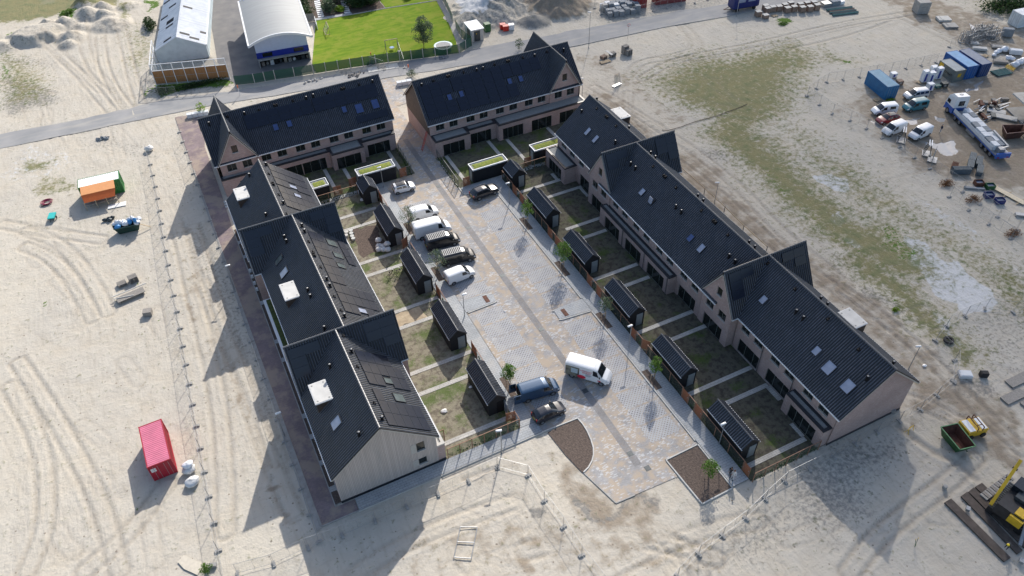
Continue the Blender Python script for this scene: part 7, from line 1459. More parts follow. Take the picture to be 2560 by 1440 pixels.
for l,(px,py),mt,h in (('concrete slab stack with white strips right of the far block tower',(2358,50),'pconc',.45),('tilted concrete slabs in front of the metal racks',(2375,66),'concrete',.35)):
    a=G(px,py); mb=MB(); mb.obox(a,(.9,-.4),2.6,2.0,0,h); mb.obox((a[0]-.5,a[1]+.2),(.9,-.4),.3,1.8,h,h+.06); solo('slab_stack',mb,MT[mt],l,'slab stack')
# grey block stacks inside the top fence
q=random.Random(2); k=0
for j in range(4):
    for i in range(6):
        x=88.9+i*1.3+j*.25+q.uniform(-.15,.15); y=135.9-i*.20+j*1.5+q.uniform(-.2,.2); h=q.choice([1.0,1.1,1.3,1.6]); s=q.uniform(.5,.58)
        if j==0 and i==0: h=.9
        mb=MB(); mb.obox((x,y),(.98,-.18),2*s,2*s,0,h)
        if (i+j)%4==3: 
            for dx in (-.25,.25): mb.lathe((x+dx,y,h),[(.19,0),(.19,.01)],10)
        o=solo('block_stack',mb,[MT['blockgrey'],MT['lime'],MT['concrete'],MT['blockgrey']][q.randrange(4) if j>1 else 0],'stack of grey concrete blocks inside the fence at the top','block stack','grey block stacks at the top')
t=thing('site_trailer','dark blue site trailer with light window and tow bar on the road edge','site trailer',(113.0,124.8,0),R(-8)); MT['navy']=mat('navy_trailer_paint',(.008,.02,.13),.4,var=.08); MB().box(0,0,.75,6.2,2.4,3.1).build('body',MT['navy'],t); MB().box(-.05,-.05,3.1,6.25,2.45,3.2).build('roof',MT['steel'],t)
for x in (1.0,3.4): MB().box(x,-.03,2.0,x+1.7,-.001,2.9).build('window',MT['sky_glass'],t)
MB().box(.1,.2,.55,6.1,2.2,.75).build('chassis',MT['darksteel'],t); mb=MB(); mb.bar((0,.6,.6),(-1.6,1.2,.5),.1,.1); mb.bar((0,1.8,.6),(-1.6,1.2,.5),.1,.1); mb.build('tow_bar',MT['rust'],t)
for x in (1.1,5.2):
    for y in (.15,2.25): MB().tube((x,y-.12,.4),(x,y+.12,.4),.4,14).build('wheel',MT['rubber'],t)
t=thing('road_sign','round red rimmed road sign on a thin pole at the bend','road sign',(*G(1569,96),0)); MB().tube((0,0,0),(0,0,3.2),.04,6).build('pole',MT['steel'],t); mb=MB(); mb.tube((0,-.05,2.9),(0,-.03,2.9),.32,18); s_=mb.build('disc',MT['red'],t); MB().tube((0,-.056,2.9),(0,-.051,2.9),.23,18).build('face',MT['white'],s_)
for px,py,l,mt in ((1257,72,'left of the two red plastic crates near the sand heap','red'),(1264,76,'right of the two red plastic crates near the sand heap','red'),(1278,73,'white wrapped crate beside the red crates','plastic_white')):
    a=G(px,py); mb=MB(); mb.box(-.55,-.45,0,.55,.45,1.05); mb.box(-.6,-.5,1.05,.6,.5,1.12); o=mb.build('crate',MT[mt]); o.location=(a[0],a[1],0); o.rotation_euler=(0,0,-.2); tag(o,l,'crate')
for px,py,l in ((495,292,'pale concrete planter blocks at the corner of the left house block'),(1017,212,'pale concrete blocks beside the right house block')):
    a=G(px,py); mb=MB(); [mb.obox((a[0]-1.3+i*.95,a[1]+.5-i*.14),(.98,-.15),.9,.8,0,.75) for i in range(4 if px<600 else 3)]; solo('concrete_blocks',mb,MT['lime'],l,'blocks')
t=thing('ladder','red ladder leaning at the brown clad gable of the right house block','ladder',(35.35,107.5,0)); mb=MB()
for y in (-.22,.22): mb.bar((-1.0,y,0),(.25,y,3.3),.05,.07)
for i in range(9): f=(i+.5)/9; mb.bar((-1.0+1.25*f,-.22,3.3*f),(-1.0+1.25*f,.22,3.3*f),.04,.04)
mb.build('frame',MT['red'],t)
for px,py,l in ((600,238,'orange marker post left of the workshop fence'),(930,155,'white marker post near the crossing slabs'),(1023,186,'orange marker post left of the right house block')): 
    a=G(px,py); t=thing('marker_post',l,'marker post',(a[0],a[1],0)); MB().tube((0,0,0),(0,0,2.0),.05,6).build('pole',MT['white'],t); MB().box(-.08,-.08,1.5,.08,.08,2.1).build('cap',MT['orange'],t)
# ---- yard: wrapped pallet loads
def load(label,px,py,h,mt='plastic_white',grp='wrapped pallet loads in the yard',s=1.0):
    a=G(px,py); t=thing('pallet_load',label,'pallet load',(a[0],a[1]+.45,0),R(-12),grp); MB().box(-.55*s,-.45*s,.13,.55*s,.45*s,h).build('wrapped_goods',MT[mt],t); MB().box(-.3,-.46*s,.3,.1,-.452*s,h*.8).build('label_panel',MT['wsb'] if mt=='plastic_white' else MT['concrete'],t); mb=MB(); pallet(mb,0,0,0,L_=1.15*s,W_=.95*s); mb.build('pallet_base',MT['woodp'],t)
load('tall white wrapped load at the left of the pair',2312,207,2.3); load('tall white wrapped load at the front of the pair',2326,210,2.3); load('tall white wrapped load behind the front ones',2332,196,2.3); load('tall white wrapped load next to the grey container',2346,199,2.3); load('single lower white wrapped load behind the silver car',2326,229,1.5); load('low white wrapped load right of the standing blue container',2236,196,1.0); load('load of pale boards right of the standing blue container',2252,213,.8,'brickpal'); load('dark crate with a pale pallet on top near the grey container',2363,220,.9,'darksteel'); load('grey wrapped bundle between the dark crate and the white load',2346,222,.6,'teal')
pstack('flat pallet left of the tall white wrapped loads',2299,206,1); pstack('flat pallet in front of the standing blue container',2192,250,1); pstack('flat pallet behind the dark blue container',2463,140,1)
for px,py,l,h,mt,Ls in ((2448,125,'long pale concrete slab pack behind the dark blue container',.5,'pconc',2.6),(2500,120,'long grey panel pack by the far track',.35,'concrete',3.2),(2537,135,'large pale grey block pack at the right edge of the yard',.9,'lime',2.2),(2515,90,'blue grey perforated crate stack at the far right',1.6,'blockgrey',2.0),(2500,158,'flat timber framed panel pack near the yellow trestles',.5,'woodg',2.6),(2530,130,'grey beam pack in front of the large block pack',.5,'concrete',2.4),(2474,93,'grey tub with blue inside below the metal racks',.5,'steel',1.8),(2436,110,'pale slab between the racks and containers',.3,'pconc',1.5)):
    a=G(px,py); mb=MB(); mb.obox(a,(.75,-.66),Ls,1.1,.1,h); mb.obox(a,(.75,-.66),Ls*.9,.9,h,h+.05); mb.obox(a,(.75,-.66),.15,1.1,0,.1); solo('slab_pack',mb,MT[mt],l,'material pack')
for i,(px,py,s) in enumerate(((2497,130,.7),(2510,128,.9),(2490,134,.6),(2520,148,.7),(2530,150,.6),(2535,166,.9),(2548,160,.9),(2556,154,.8),(2484,140,.5))): lump('wrapped_bundle','white plastic wrapped bundle among the goods at the yard right edge','bundle',px,py,s,s*.8,s*.6,'plastic_white',seed=60+i,grp='white bundles at the yard edge')
t=thing('pipe_bundle','teal plastic pipes on the ground right of the dark blue container','pipes',(*G(2500,182),0),R(-8)); 
for i in range(6): MB().tube((-1.6,-1.0+i*.36,.15),(1.9,-1.0+i*.36,.15),.13,8).build('pipe',MT['teal'],t)
t=thing('trestles','yellow steel trestles beside the teal pipes','trestle',(*G(2526,172),0),R(20))
for i in range(4): MB().bar((-1+i*.35,-.8,.3),(-.6+i*.4,.9,.35),.1,.1).build('beam',MT['yellow'],t)
# metal racks
q=random.Random(3)
for k,(px,py) in enumerate(((2408,105),(2425,108),(2440,102),(2455,98),(2470,92),(2482,100),(2440,88),(2462,82),(2430,95),(2415,98),(2448,92),(2475,84),(2455,88),(2420,100),(2490,94),(2445,80))):
    a=G(px,py); t=thing('metal_rack','galvanised upright steel rack in the cluster behind the containers','steel rack',(a[0],a[1],0),q.uniform(-.5,.1),'steel racks behind the containers'); mb=MB(); H_=q.uniform(1.8,2.6)
    for x in (-.9,-.3,.3,.9):
        for y in (-.5,.5): mb.tube((x,y,0),(x+.1,y,H_*q.uniform(.7,1)),.06,5)
    mb.build('uprights',MT['steel'],t); mb=MB(); 
    for y in (-.5,.5): mb.tube((-.9,y,.2),(.9,y,.2),.05,5); mb.tube((-.9,y,H_*.7),(.95,y,H_*.72),.05,5)
    mb.tube((-.9,-.5,.2),(-.9,.5,.2),.05,5); mb.tube((.9,-.5,.2),(.9,.5,.2),.05,5); mb.build('rails',MT['steel'],t)
def grack(label,px,py,rz,full=True):
    a=G(px,py); t=thing('glass_rack',label,'glass rack',(a[0],a[1],0),rz,'glass transport racks'); mb=MB(); mb.box(-.9,-.7,.05,.9,.7,.15); mb.build('base',MT['steel'],t)
    for s in ((-.18,.18) if full else (0,)):
        mb=MB()
        for x in (-.8,0,.8): mb.bar((x,s*3,.12),(x*.95,s,2.2),.09,.09)
        for z in (.5,1.0,1.5,2.0): f=z/2.2; mb.bar((-.8,s*3*(1-f)+s*f,z),(.8,s*3*(1-f)+s*f,z),.07,.07)
        mb.build('upright_frame',MT['darksteel' if full else 'steel'],t)
        if full: MB().bar((-.85,s,2.2),(.85,s,2.2),.14,.10).build('top_bar',MT['gutter'],t)
grack('dark glass rack between the two front white vans',2252,352,R(40)); grack('dark double glass rack right of the second front white van',2316,385,R(40)); grack('empty low steel rack beside the dark double glass rack',2330,400,R(35),False)
# steel bundles / formwork group
a=Vector((*G(2420,425),0)); q=random.Random(5)
for k,(px,py,L_,h,z,l) in enumerate(((2400,432,2.8,1.0,0,'long dark blue steel trough at the front of the steel bundles'),(2430,398,2.4,.7,.0,'grey blue steel bundle furthest back by the lorry'),(2425,414,3.0,.8,.0,'middle grey blue steel bundle with ribbed top'),(2446,408,2.6,.7,.0,'rear right steel bundle with ribbed top'),(2447,430,2.4,.8,0,'ribbed steel bundle above the round tank'),(2385,420,1.6,.8,0,'rusty open box at the left end of the steel bundles'))):
    b=G(px,py); mb=MB(); rz=R(35) if k!=0 else R(-28); u=(math.cos(rz),math.sin(rz)); mb.obox(b,u,L_,.9,0,h*.8)
    for i in range(5): mb.obox((b[0]-u[1]*(.4-i*.2),b[1]+u[0]*(.4-i*.2)),u,L_,.08,h*.8,h)
    solo('steel_bundle',mb,MT['rust'] if k==5 else mat('blue_grey_steel',(.09,.12,.145),.5,metal=.2,var=.2),l,'steel bundle')
for px,py,l,mt in ((2445,462,'red and blue open tub left of the green tub','rust'),(2473,470,'dark green open tub beside the pale planks','greenp'),(2470,492,'blue slatted tub in front of the green tub','navy'),(2497,506,'blue open tub with red side nearest the fence','navy')):
    a=G(px,py); t=thing('tub',l,'tub',(a[0],a[1],0),R(-25),'open steel tubs'); mb=MB(); mb.box(-.65,-.5,0,.65,.5,.1)
    for b in ((-.65,-.5,.65,-.44),(-.65,.44,.65,.5),(-.65,-.44,-.59,.44),(.59,-.44,.65,.44)): mb.box(b[0],b[1],.1,b[2],b[3],.7)
    mb.build('tub_body',MT[mt],t); MB().box(-.58,-.43,.11,.58,.43,.5).build('contents',mat('tub_contents',(.03,.07,.14),.6,var=.4,scale=4),t)
t=thing('scaffold_boards','long pale planks laid across wooden bearers in the yard','planks',(*G(2518,488),0),math.atan2(G(2480,466)[1]-G(2558,508)[1],G(2480,466)[0]-G(2558,508)[0])); 
for i in range(3): MB().box(-2.8,-.5+i*.33,.15,2.8,-.2+i*.33,.22).build('plank',mat('new_planks',(.62,.53,.38),.7,var=.1) if i==0 else bpy.data.materials['new_planks'],t)
for x in (-2.2,0,2.2): MB().box(x,-1.1,.05,x+.15,1.1,.15).build('bearer',MT['woodp'],t)
solo('gutter_bundle','' or MB().obox(G(2435,472),(.80,-.6),3.0,.45,0,.25),MT['blockgrey'],'grey strapped profile bundle left of the red tub','bundle'); solo('profile_bundle','' or MB().obox(G(2555,540),(.8,-.6),2.0,.7,0,.35),MT['steel'],'bright aluminium bundle at the right edge below the planks','bundle')
# ---- lorry
fa=Vector(G(2368,300)); ra=Vector(G(2483,404)); h=(Vector((121.6,76.2))-Vector((115.9,60.6))).normalized(); t=thing('flatbed_lorry','white and blue lorry with long flatbed carrying wrapped blocks, cab towards the containers','lorry',(115.9+1.2*h.y,60.6-1.2*h.x,0),math.atan2(h.y,h.x)); LB=PM['lorryblue']; LW=PM['white']
mb=MB(); mb.box(14.0,-1.22,.55,16.5,1.22,1.6); mb.build('cab_lower',LB,t)
mb=MB(); mb.add([(14.0,-1.22,1.6),(16.55,-1.22,1.6),(16.55,1.22,1.6),(14.0,1.22,1.6),(14.05,-1.18,3.3),(16.25,-1.15,3.0),(16.25,1.15,3.0),(14.05,1.18,3.3),(14.05,-1.1,3.75),(15.5,-1.0,3.65),(15.5,1.0,3.65),(14.05,1.1,3.75)],[(0,1,5,4),(1,2,6,5),(2,3,7,6),(3,0,4,7),(4,5,9,8),(5,6,10,9),(6,7,11,10),(7,4,8,11),(8,9,10,11)]); mb.build('cab',LW,t)
mb=MB(); mb.add([(16.56,-1.05,1.75),(16.56,1.05,1.75),(16.30,1.02,2.85),(16.30,-1.02,2.85)],[(0,1,2,3)]); mb.build('windscreen',MT['cglass'],t)
for s in (-1,1): mb=MB(); mb.box(15.3,s*1.2-.03,1.8,16.2,s*1.2+.03,2.5); mb.build('side_window',MT['cglass'],t)
MB().box(13.95,-.5,2.0,13.995,.5,2.9).build('rear_window',MT['cglass'],t); MB().box(16.5,-1.2,.35,16.6,1.2,.75).build('bumper',LB,t); MB().lathe((14.9,0,3.70),[(.35,0),(.3,.06),(.18,.07)],12).build('roof_hatch',MT['steel'],t); MB().box(14.2,-.9,3.4,15.0,-.2,3.62).build('sign_panel',LB,t)
MB().box(.3,-.5,.75,14.0,.5,1.05).build('chassis',MT['darksteel'],t); MB().box(.3,-1.22,1.05,13.6,1.22,1.2).build('flatbed',MT['steel'],t)
for s in (-1,1): 
    for i in range(6): MB().box(1.6+i*2.0,s*1.22-.03,1.2,1.6+i*2.0+1.96,s*1.22+.03,1.85).build('side_board',mat('white_side_board',(.62,.64,.66),.5,var=.06) if (i==0 and s==-1) else bpy.data.materials['white_side_board'],t)
    MB().box(.3,s*1.22-.03,.85,13.6,s*1.22+.03,1.04).build('side_rail',LB,t); MB().box(6.5,s*1.15-.05,.3,9.0,s*1.15+.05,.85).build('side_guard',MT['steel'],t)
for x in (1.6,2.9,4.2,11.3,12.7,15.3):
    for s in (-1,1): wheel(t,x,s*1.08,.5,.3)
MB().box(0,-1.22,.6,.3,1.22,1.5).build('tail_board',LB,t); 
for s in (-1,1): MB().box(-.02,s*.8-.2,.7,.001,s*.8+.2,.85).build('tail_light',MT['tail'],t)
mb=MB(); mb.box(.5,-.3,1.2,1.5,.6,2.0); mb.bar((1.0,-.95,2.1),(5.5,-.95,2.3),.28,.28); mb.bar((1.0,0,1.9),(1.0,-.95,2.1),.25,.25); mb.build('crane',MT['steel'],t)
q=random.Random(6)
for i in range(15):
    x=2.2+(i//2)*1.45; y=(-.55,.55)[i%2]; b=MB(); b.box(-.66,-.5,0,.66,.5,q.uniform(.75,.95)); o=b.build('block_pack',MT['lime'] if i%3 else MT['blockgrey']); p=t.matrix_basis@Vector((x,y*.98,1.21)) if False else Vector((t.location.x,t.location.y,0))+Matrix.Rotation(t.rotation_euler.z,3,'Z')@Vector((x,y,1.21)); o.location=p; o.rotation_euler=(0,0,t.rotation_euler.z); tag(o,'pale wrapped block pack loaded on the flatbed lorry','block pack','block packs on the lorry')
# scaffolded building shell at the right edge
t=thing('building_shell','unfinished concrete building shell behind scaffolding at the right edge','building',(128.5,63.5,0),R(-20)); MB().box(0,1.0,-.05,14,8,.2).build('floor_slab',MT['concrete'],t); MB().box(0,1.0,2.9,14,8,3.15).build('floor_slab',MT['pconc'],t); MB().box(.6,3,5.8,14,8,6.05).build('floor_slab',MT['pconc'],t)
for x in (.4,4.4,8.4,12.4):
    MB().box(x,1.3,.2,x+.3,1.6,2.9).build('column',MT['concrete'],t); MB().box(x,3.2,3.15,x+.3,3.5,5.8).build('column',MT['concrete'],t)
MB().box(1,3.0,.2,13.5,3.2,2.9).build('inner_wall',MT['darksteel'],t)
t=thing('scaffolding','dark steel scaffolding in front of the unfinished building','scaffolding',(128.0,63.5,0),R(-20))
for i in range(6):
    for y in (-.9,.3): MB().tube((i*2.4-1.0,y+1,0),(i*2.4-1.0,y+1,8.2),.05,6).build('standard',MT['darksteel'],t)
for z in (2.2,4.4,6.6):
    MB().box(-1,.1,z,11,1.3,z+.06).build('deck',MT['woodg'],t); mb=MB(); mb.tube((-1,.1,z+1),(11,.1,z+1),.04,5); mb.tube((-1,.1,z+.5),(11,.1,z+.5),.04,5); mb.build('guard_rail',MT['steel'],t)
mb=MB(); mb.tube((-1,.1,0),(3.8,.1,6.6),.04,5); mb.tube((8.6,.1,0),(3.8,.1,6.6),.04,5); mb.build('brace',MT['steel'],t)
q=random.Random(9)
for i in range(26):
    a=G(2440+q.uniform(0,75),262+q.uniform(-12,48)); 
    if a[0]<h.x*0+118.6+(a[1]-60)*.35: continue
    mb=MB(); u=(math.cos(q.uniform(0,3)),math.sin(q.uniform(0,3)))
    if i%2: mb.bar((-q.uniform(.5,1.4),0,.15),(q.uniform(.5,1.4),q.uniform(-.5,.5),q.uniform(.2,.8)),.18,.08)
    else: mb.obox((0,0),u,q.uniform(.6,1.8),q.uniform(.3,.9),0,q.uniform(.2,.8))
    o=mb.build('scrap_piece',MT[['darksteel','steel','rust','plastic_white','woodg','blockgrey'][i%6]]); o.location=(a[0],a[1],0); tag(o,'scrap metal and timber piece heaped between the lorry and scaffolding','scrap','scrap between lorry and scaffolding')
for px,py,l,L_ in ((2490,280,'wide pale plywood panel behind the lorry bed',3.0),(2510,295,'long pale plywood panel beside the scaffolding foot',4.0)): a=G(px,py); solo('panel','' or MB().obox(a,(.6,-.8),L_,1.4,.1,.3),MT['pconc'],l,'panel')
# ---- piling machine at the bottom right
P=lambda *q_: [G(2360+x/4.5,1120+y/4.5) for x,y in q_]
MT['mat']=mat('timber_mat',(.085,.068,.058),.85,var=.3,scale=2,stretch=(1,1,1),bump=.4)
for i,(pp,l) in enumerate((([(0,620),(75,575),(745,1240),(670,1285)],'outermost long dark timber mat on the sand at the bottom right'),([(185,550),(255,500),(880,1160),(820,1200)],'second long dark timber mat beside the piling machine'),([(270,500),(330,450),(960,1060),(900,1130)],'third long dark timber mat under the piling machine'),([(345,445),(420,400),(1040,990),(975,1050)],'fourth timber mat under the piling machine'))):
    mb=MB(); mb.prism(P(*pp),-.02,.16+.004*i); solo('timber_mat',mb,MT['mat'],l,'timber mat','timber mats under the machine')
for i,(c0_,l) in enumerate((((77.9,26.0),'pale timber mat left of the ridged ground at the right edge'),((79.3,24.4),'pale timber mat nearest the piling machine at the right edge'),((80.5,27.5),'pale timber mat furthest from the piling machine at the right edge'))): solo('timber_mat','' or MB().obox(c0_,(1,-.02),3.2,1.2,0,.16),MT['woodg'],l,'timber mat','timber mats at the right edge')
t=thing('piling_machine','yellow and black tracked piling machine cut by the right edge','machine',(64.9,15.6,.17),R(12)); MT['blk']=mat('greasy_black_steel',(.018,.018,.02),.5,var=.4,scale=2)
for s in (-1,1): 
    mb=MB(); mb.box(-2.3,s*1.5-.35,0,2.3,s*1.5+.35,.9); tr=mb.build('track',MT['blk'],t); mb=MB()
    for i in range(16): mb.box(-2.25+i*.29,s*1.5-.38,.9,-2.1+i*.29,s*1.5+.38,.95)
    mb.build('track_plates',MT['darksteel'],tr)
mb=MB(); mb.add([(-2.6,-1.4,1.0),(2.0,-1.4,1.0),(2.0,1.4,1.0),(-2.6,1.4,1.0),(-2.4,-1.35,2.3),(1.8,-1.35,2.3),(1.8,1.35,2.3),(-2.4,1.35,2.3)],[(0,3,2,1),(4,5,6,7),(0,1,5,4),(1,2,6,5),(2,3,7,6),(3,0,4,7)]); mb.build('house',MT['blk'],t); mb=MB(); mb.box(-2.7,-1.45,1.2,-1.3,-.1,2.2); mb.box(-2.3,-1.2,2.3,-1.2,-.3,2.45); mb.build('counterweight',MT['yellow'],t)
MB().box(.3,.3,1.0,1.9,1.35,3.0).build('cab',MT['cglass'],t); MB().box(-.6,-.9,2.3,.5,.6,2.7).build('engine_cover',MT['darksteel'],t)
mb=MB(); mb.bar((-2.2,1.75,1.2),(2.6,2.3,4.2),.32,.36); mb.build('boom',MT['yellow'],t); mb=MB()
for k in range(4): f=.15+k*.22; c_=Vector((-2.2,1.75,1.2)).lerp(Vector((2.6,2.3,4.2)),f); mb.tube(c_+Vector((0,-.25,0)),c_+Vector((0,.25,0)),.12,8)
mb.build('boom_pin',MT['blk'],t)
MB().bar((-1.2,-1.5,1.3),(-3.6,-2.4,.35),.32,.22).build('stabiliser',MT['steel'],t); mb=MB()
for k in range(5): mb.tube((-1.5+k*.5,-1.2+k*.2,2.4),(-2.0+k*.6,1.5,1.4+.2*k),.04,5)
mb.build('hoses',MT['rubber'],t)
q=random.Random(1); t=thing('steel_sheet_ramp','row of upright pale sheet steel strips beside the machine','sheet steel',(63.4,18.0,.17),R(5))
for i in range(14): MB().box(i*.34,-.35,0,i*.34+.27,.5,.14+.04*(i%2)).build('strip',MT['woodg'] if i%2 else MT['concrete'],t)
solo('pile_head','' or MB().lathe((*G(2361,1220),0),[(.25,0),(.25,.4),(.18,.42)],10),MT['concrete'],'concrete pile head rising from a wet patch near the timber mats','pile head')
for px,py,l in ((2417,1276,'small grey measuring box on the outer timber mat'),(2550,1406,'small grey box at the bottom right corner')): solo('box','' or MB().obox(G(px,py),(.8,.5),.5,.4,.16,.5),MT['steel'],l,'box')
t=thing('marker_sticks','two yellow tipped marker sticks in the sand at the bottom right','marker',(*G(2287,1368),0))
for s in (-1,1): MB().tube((0,0,0),(s*.15,.25,1.2),.025,5).build('stick',MT['greenp'],t); MB().tube((s*.15,.25,1.2),(s*.16,.27,1.35),.035,5).build('tip',MT['yellow'],t)
t=thing('trestle','small yellow trestle on the sand below the brick gable','trestle',(*G(2272,1078),0),.2); mb=MB()
for x in (-.5,.5): mb.bar((x,-.25,0),(x,0,.7),.05,.05); mb.bar((x,.25,0),(x,0,.7),.05,.05)
mb.bar((-.55,0,.7),(.55,0,.7),.06,.06); mb.build('frame',MT['yellow'],t)
for px,py,l,mt,h in ((2411,939,'white metal box on the sand right of the fence','lime',.45),(2457,940,'black plastic box on the sand right of the white box','rubber',.7),(2225,1029,'small grey utility box at the foot of the brick gable','steel',.6)): a=G(px,py); mb=MB(); mb.obox(a,(.85,-.5),1.5 if h<.5 else .9,1.0 if h<.6 else .6,0,h); mb.obox(a,(.85,-.5),1.3 if h<.5 else .7,.8 if h<.6 else .5,h,h+.05); solo('box',mb,MT[mt],l,'box')
t=thing('tyre','black tyre lying on the sand beside the fence','tyre',(*G(2371,852),0)); mb=MB(); vs=[];fs=[]
for i in range(20):
    a=2*math.pi*i/20
    for r_,z in ((.35,.0),(.62,.0),(.66,.15),(.6,.28),(.38,.28)): vs.append((r_*math.cos(a),r_*math.sin(a),z))
for i in range(20):
    for k in range(5): fs.append((i*5+k,((i+1)%20)*5+k,((i+1)%20)*5+(k+1)%5,i*5+(k+1)%5))
mb.add(vs,fs); mb.build('rubber_ring',MT['rubber'],t)
# small litter and garden things
for px,py,l,mt,s in ((1110,1029,'pale crumpled sack on the nearest west garden','bag',.4),(1177,968,'white bucket beside the open southern shed','white',.25),(908,500,'pale sheet of wrapping in the northern west garden','bag',.5),(880,586,'black bin bag beside the round pale lids','rubber',.4),(2311,915,'white lamp cover lying behind the east row','white',.3),(1262,779,'white litter on the courtyard bays','bag',.15)): lump('sack' if 'sack' in l or 'bag' in l else 'litter',l,'litter',px,py,s,s*.8,s*.35,mt,seed=int(px))
for i,(px,py) in enumerate(((867,584),(866,592),(878,580),(879,587),(881,594),(884,600))): solo('paint_bucket','' or MB().lathe((*G(px,py),0),[(.28,0),(.30,.35),(.30,.4)],14),MT['sill'] if i>1 else MT['sedum'] if False else MT['pconc'],'round pale tub on the terrace behind the west row','tub','round pale tubs on the terrace')
def bike(label,px,py,rz):
    a=G(px,py); t=thing('bicycle',label,'bicycle',(a[0],a[1],0),rz,'bicycles beside the middle shed')
    for x in (-.52,.52):
        mb=MB()
        for i in range(16): b0=2*math.pi*i/16;b1=2*math.pi*(i+1)/16; mb.tube((x+.34*math.cos(b0),0,.36+.34*math.sin(b0)),(x+.34*math.cos(b1),0,.36+.34*math.sin(b1)),.028,5)
        w_=mb.build('wheel',MT['rubber'],t)
    mb=MB(); 
    for p,q in (((-.52,0,.36),(-.15,0,.85)),((-.52,0,.36),(0,0,.3)),((0,0,.3),(-.2,0,.9)),((0,0,.3),(.38,0,.85)),((-.18,0,.82),(.38,0,.85)),((.38,0,.95),(.52,0,.36))): mb.tube(p,q,.03,6)
    mb.build('frame',MT['vent'],t); MB().box(-.32,-.06,.9,-.08,.06,.97).build('saddle',MT['rubber'],t); MB().tube((.36,-.28,1.0),(.36,.28,1.0),.02,5).build('handlebar',MT['steel'],t)
bike('black bicycle nearest the shed wall in the sandy garden',996,686,.4); bike('black bicycle left of the other one in the sandy garden',978,690,.5)
for y,l in ((95.6,'white post boxes and path slabs by the far west street door'),): pass
for i,(x,y) in enumerate(((1.45,50.8),(1.45,54.6),(1.45,58.6),(1.4,61.9),(1.4,71.8),(1.4,75.3),(1.45,83.3),(1.45,90.5),(1.45,94.0),(1.45,97.6))): struct('doorstep',MB().box(1.15,y-.35,0,1.86,y+.35,.10),MT['path'])
for i,y in enumerate((86.1,87.5,89.0,90.4)):
    solo('gas_box','' or MB().box(1.2,y-.14,.0,1.5,y+.14,.5),MT['lime'],'small white meter box in the front garden strip of the west street','meter box','white meter boxes along the west street')
for i,y in enumerate((107.2,107.9,108.6)): struct('doorstep',MB().box(1.2,y-.22,0,1.95,y+.22,.12),MT['sill'])
# cable on the sand behind the east row
P=[(1655,325),(1670,326),(1700,318),(1735,305),(1790,290),(1850,268),(1868,260)]; mb=MB(); W2=[V3(*p,.06) for p in P]
for a,b in zip(W2,W2[1:]): mb.tube(a,b,.05,5)
solo('cable',mb,MT['rubber'],'dark cable trailing over the mossy sand behind the east row','cable')
for px,py,l in ((785,202,'larger pale rubble heap on the verge before the workshop'),(888,187,'heap of broken branches on the verge before the lawn'),(1105,146,'heap of torn plastic and rubble below the trampoline'),(254,348,'small heap of blue grey rubble above the awning')):
    a=G(px,py); q=random.Random(px); mb=MB()
    for i in range(16): mb.blob((a[0]+q.gauss(0,.8),a[1]+q.gauss(0,.35),.1),q.uniform(.12,.4),q.uniform(.1,.3),q.uniform(.08,.25),px+i,.3,6)
    solo('rubble_heap',mb,MT['pconc'] if px==785 else MT['woodg'] if px==888 else MT['blockgrey'],l,'rubble heap')
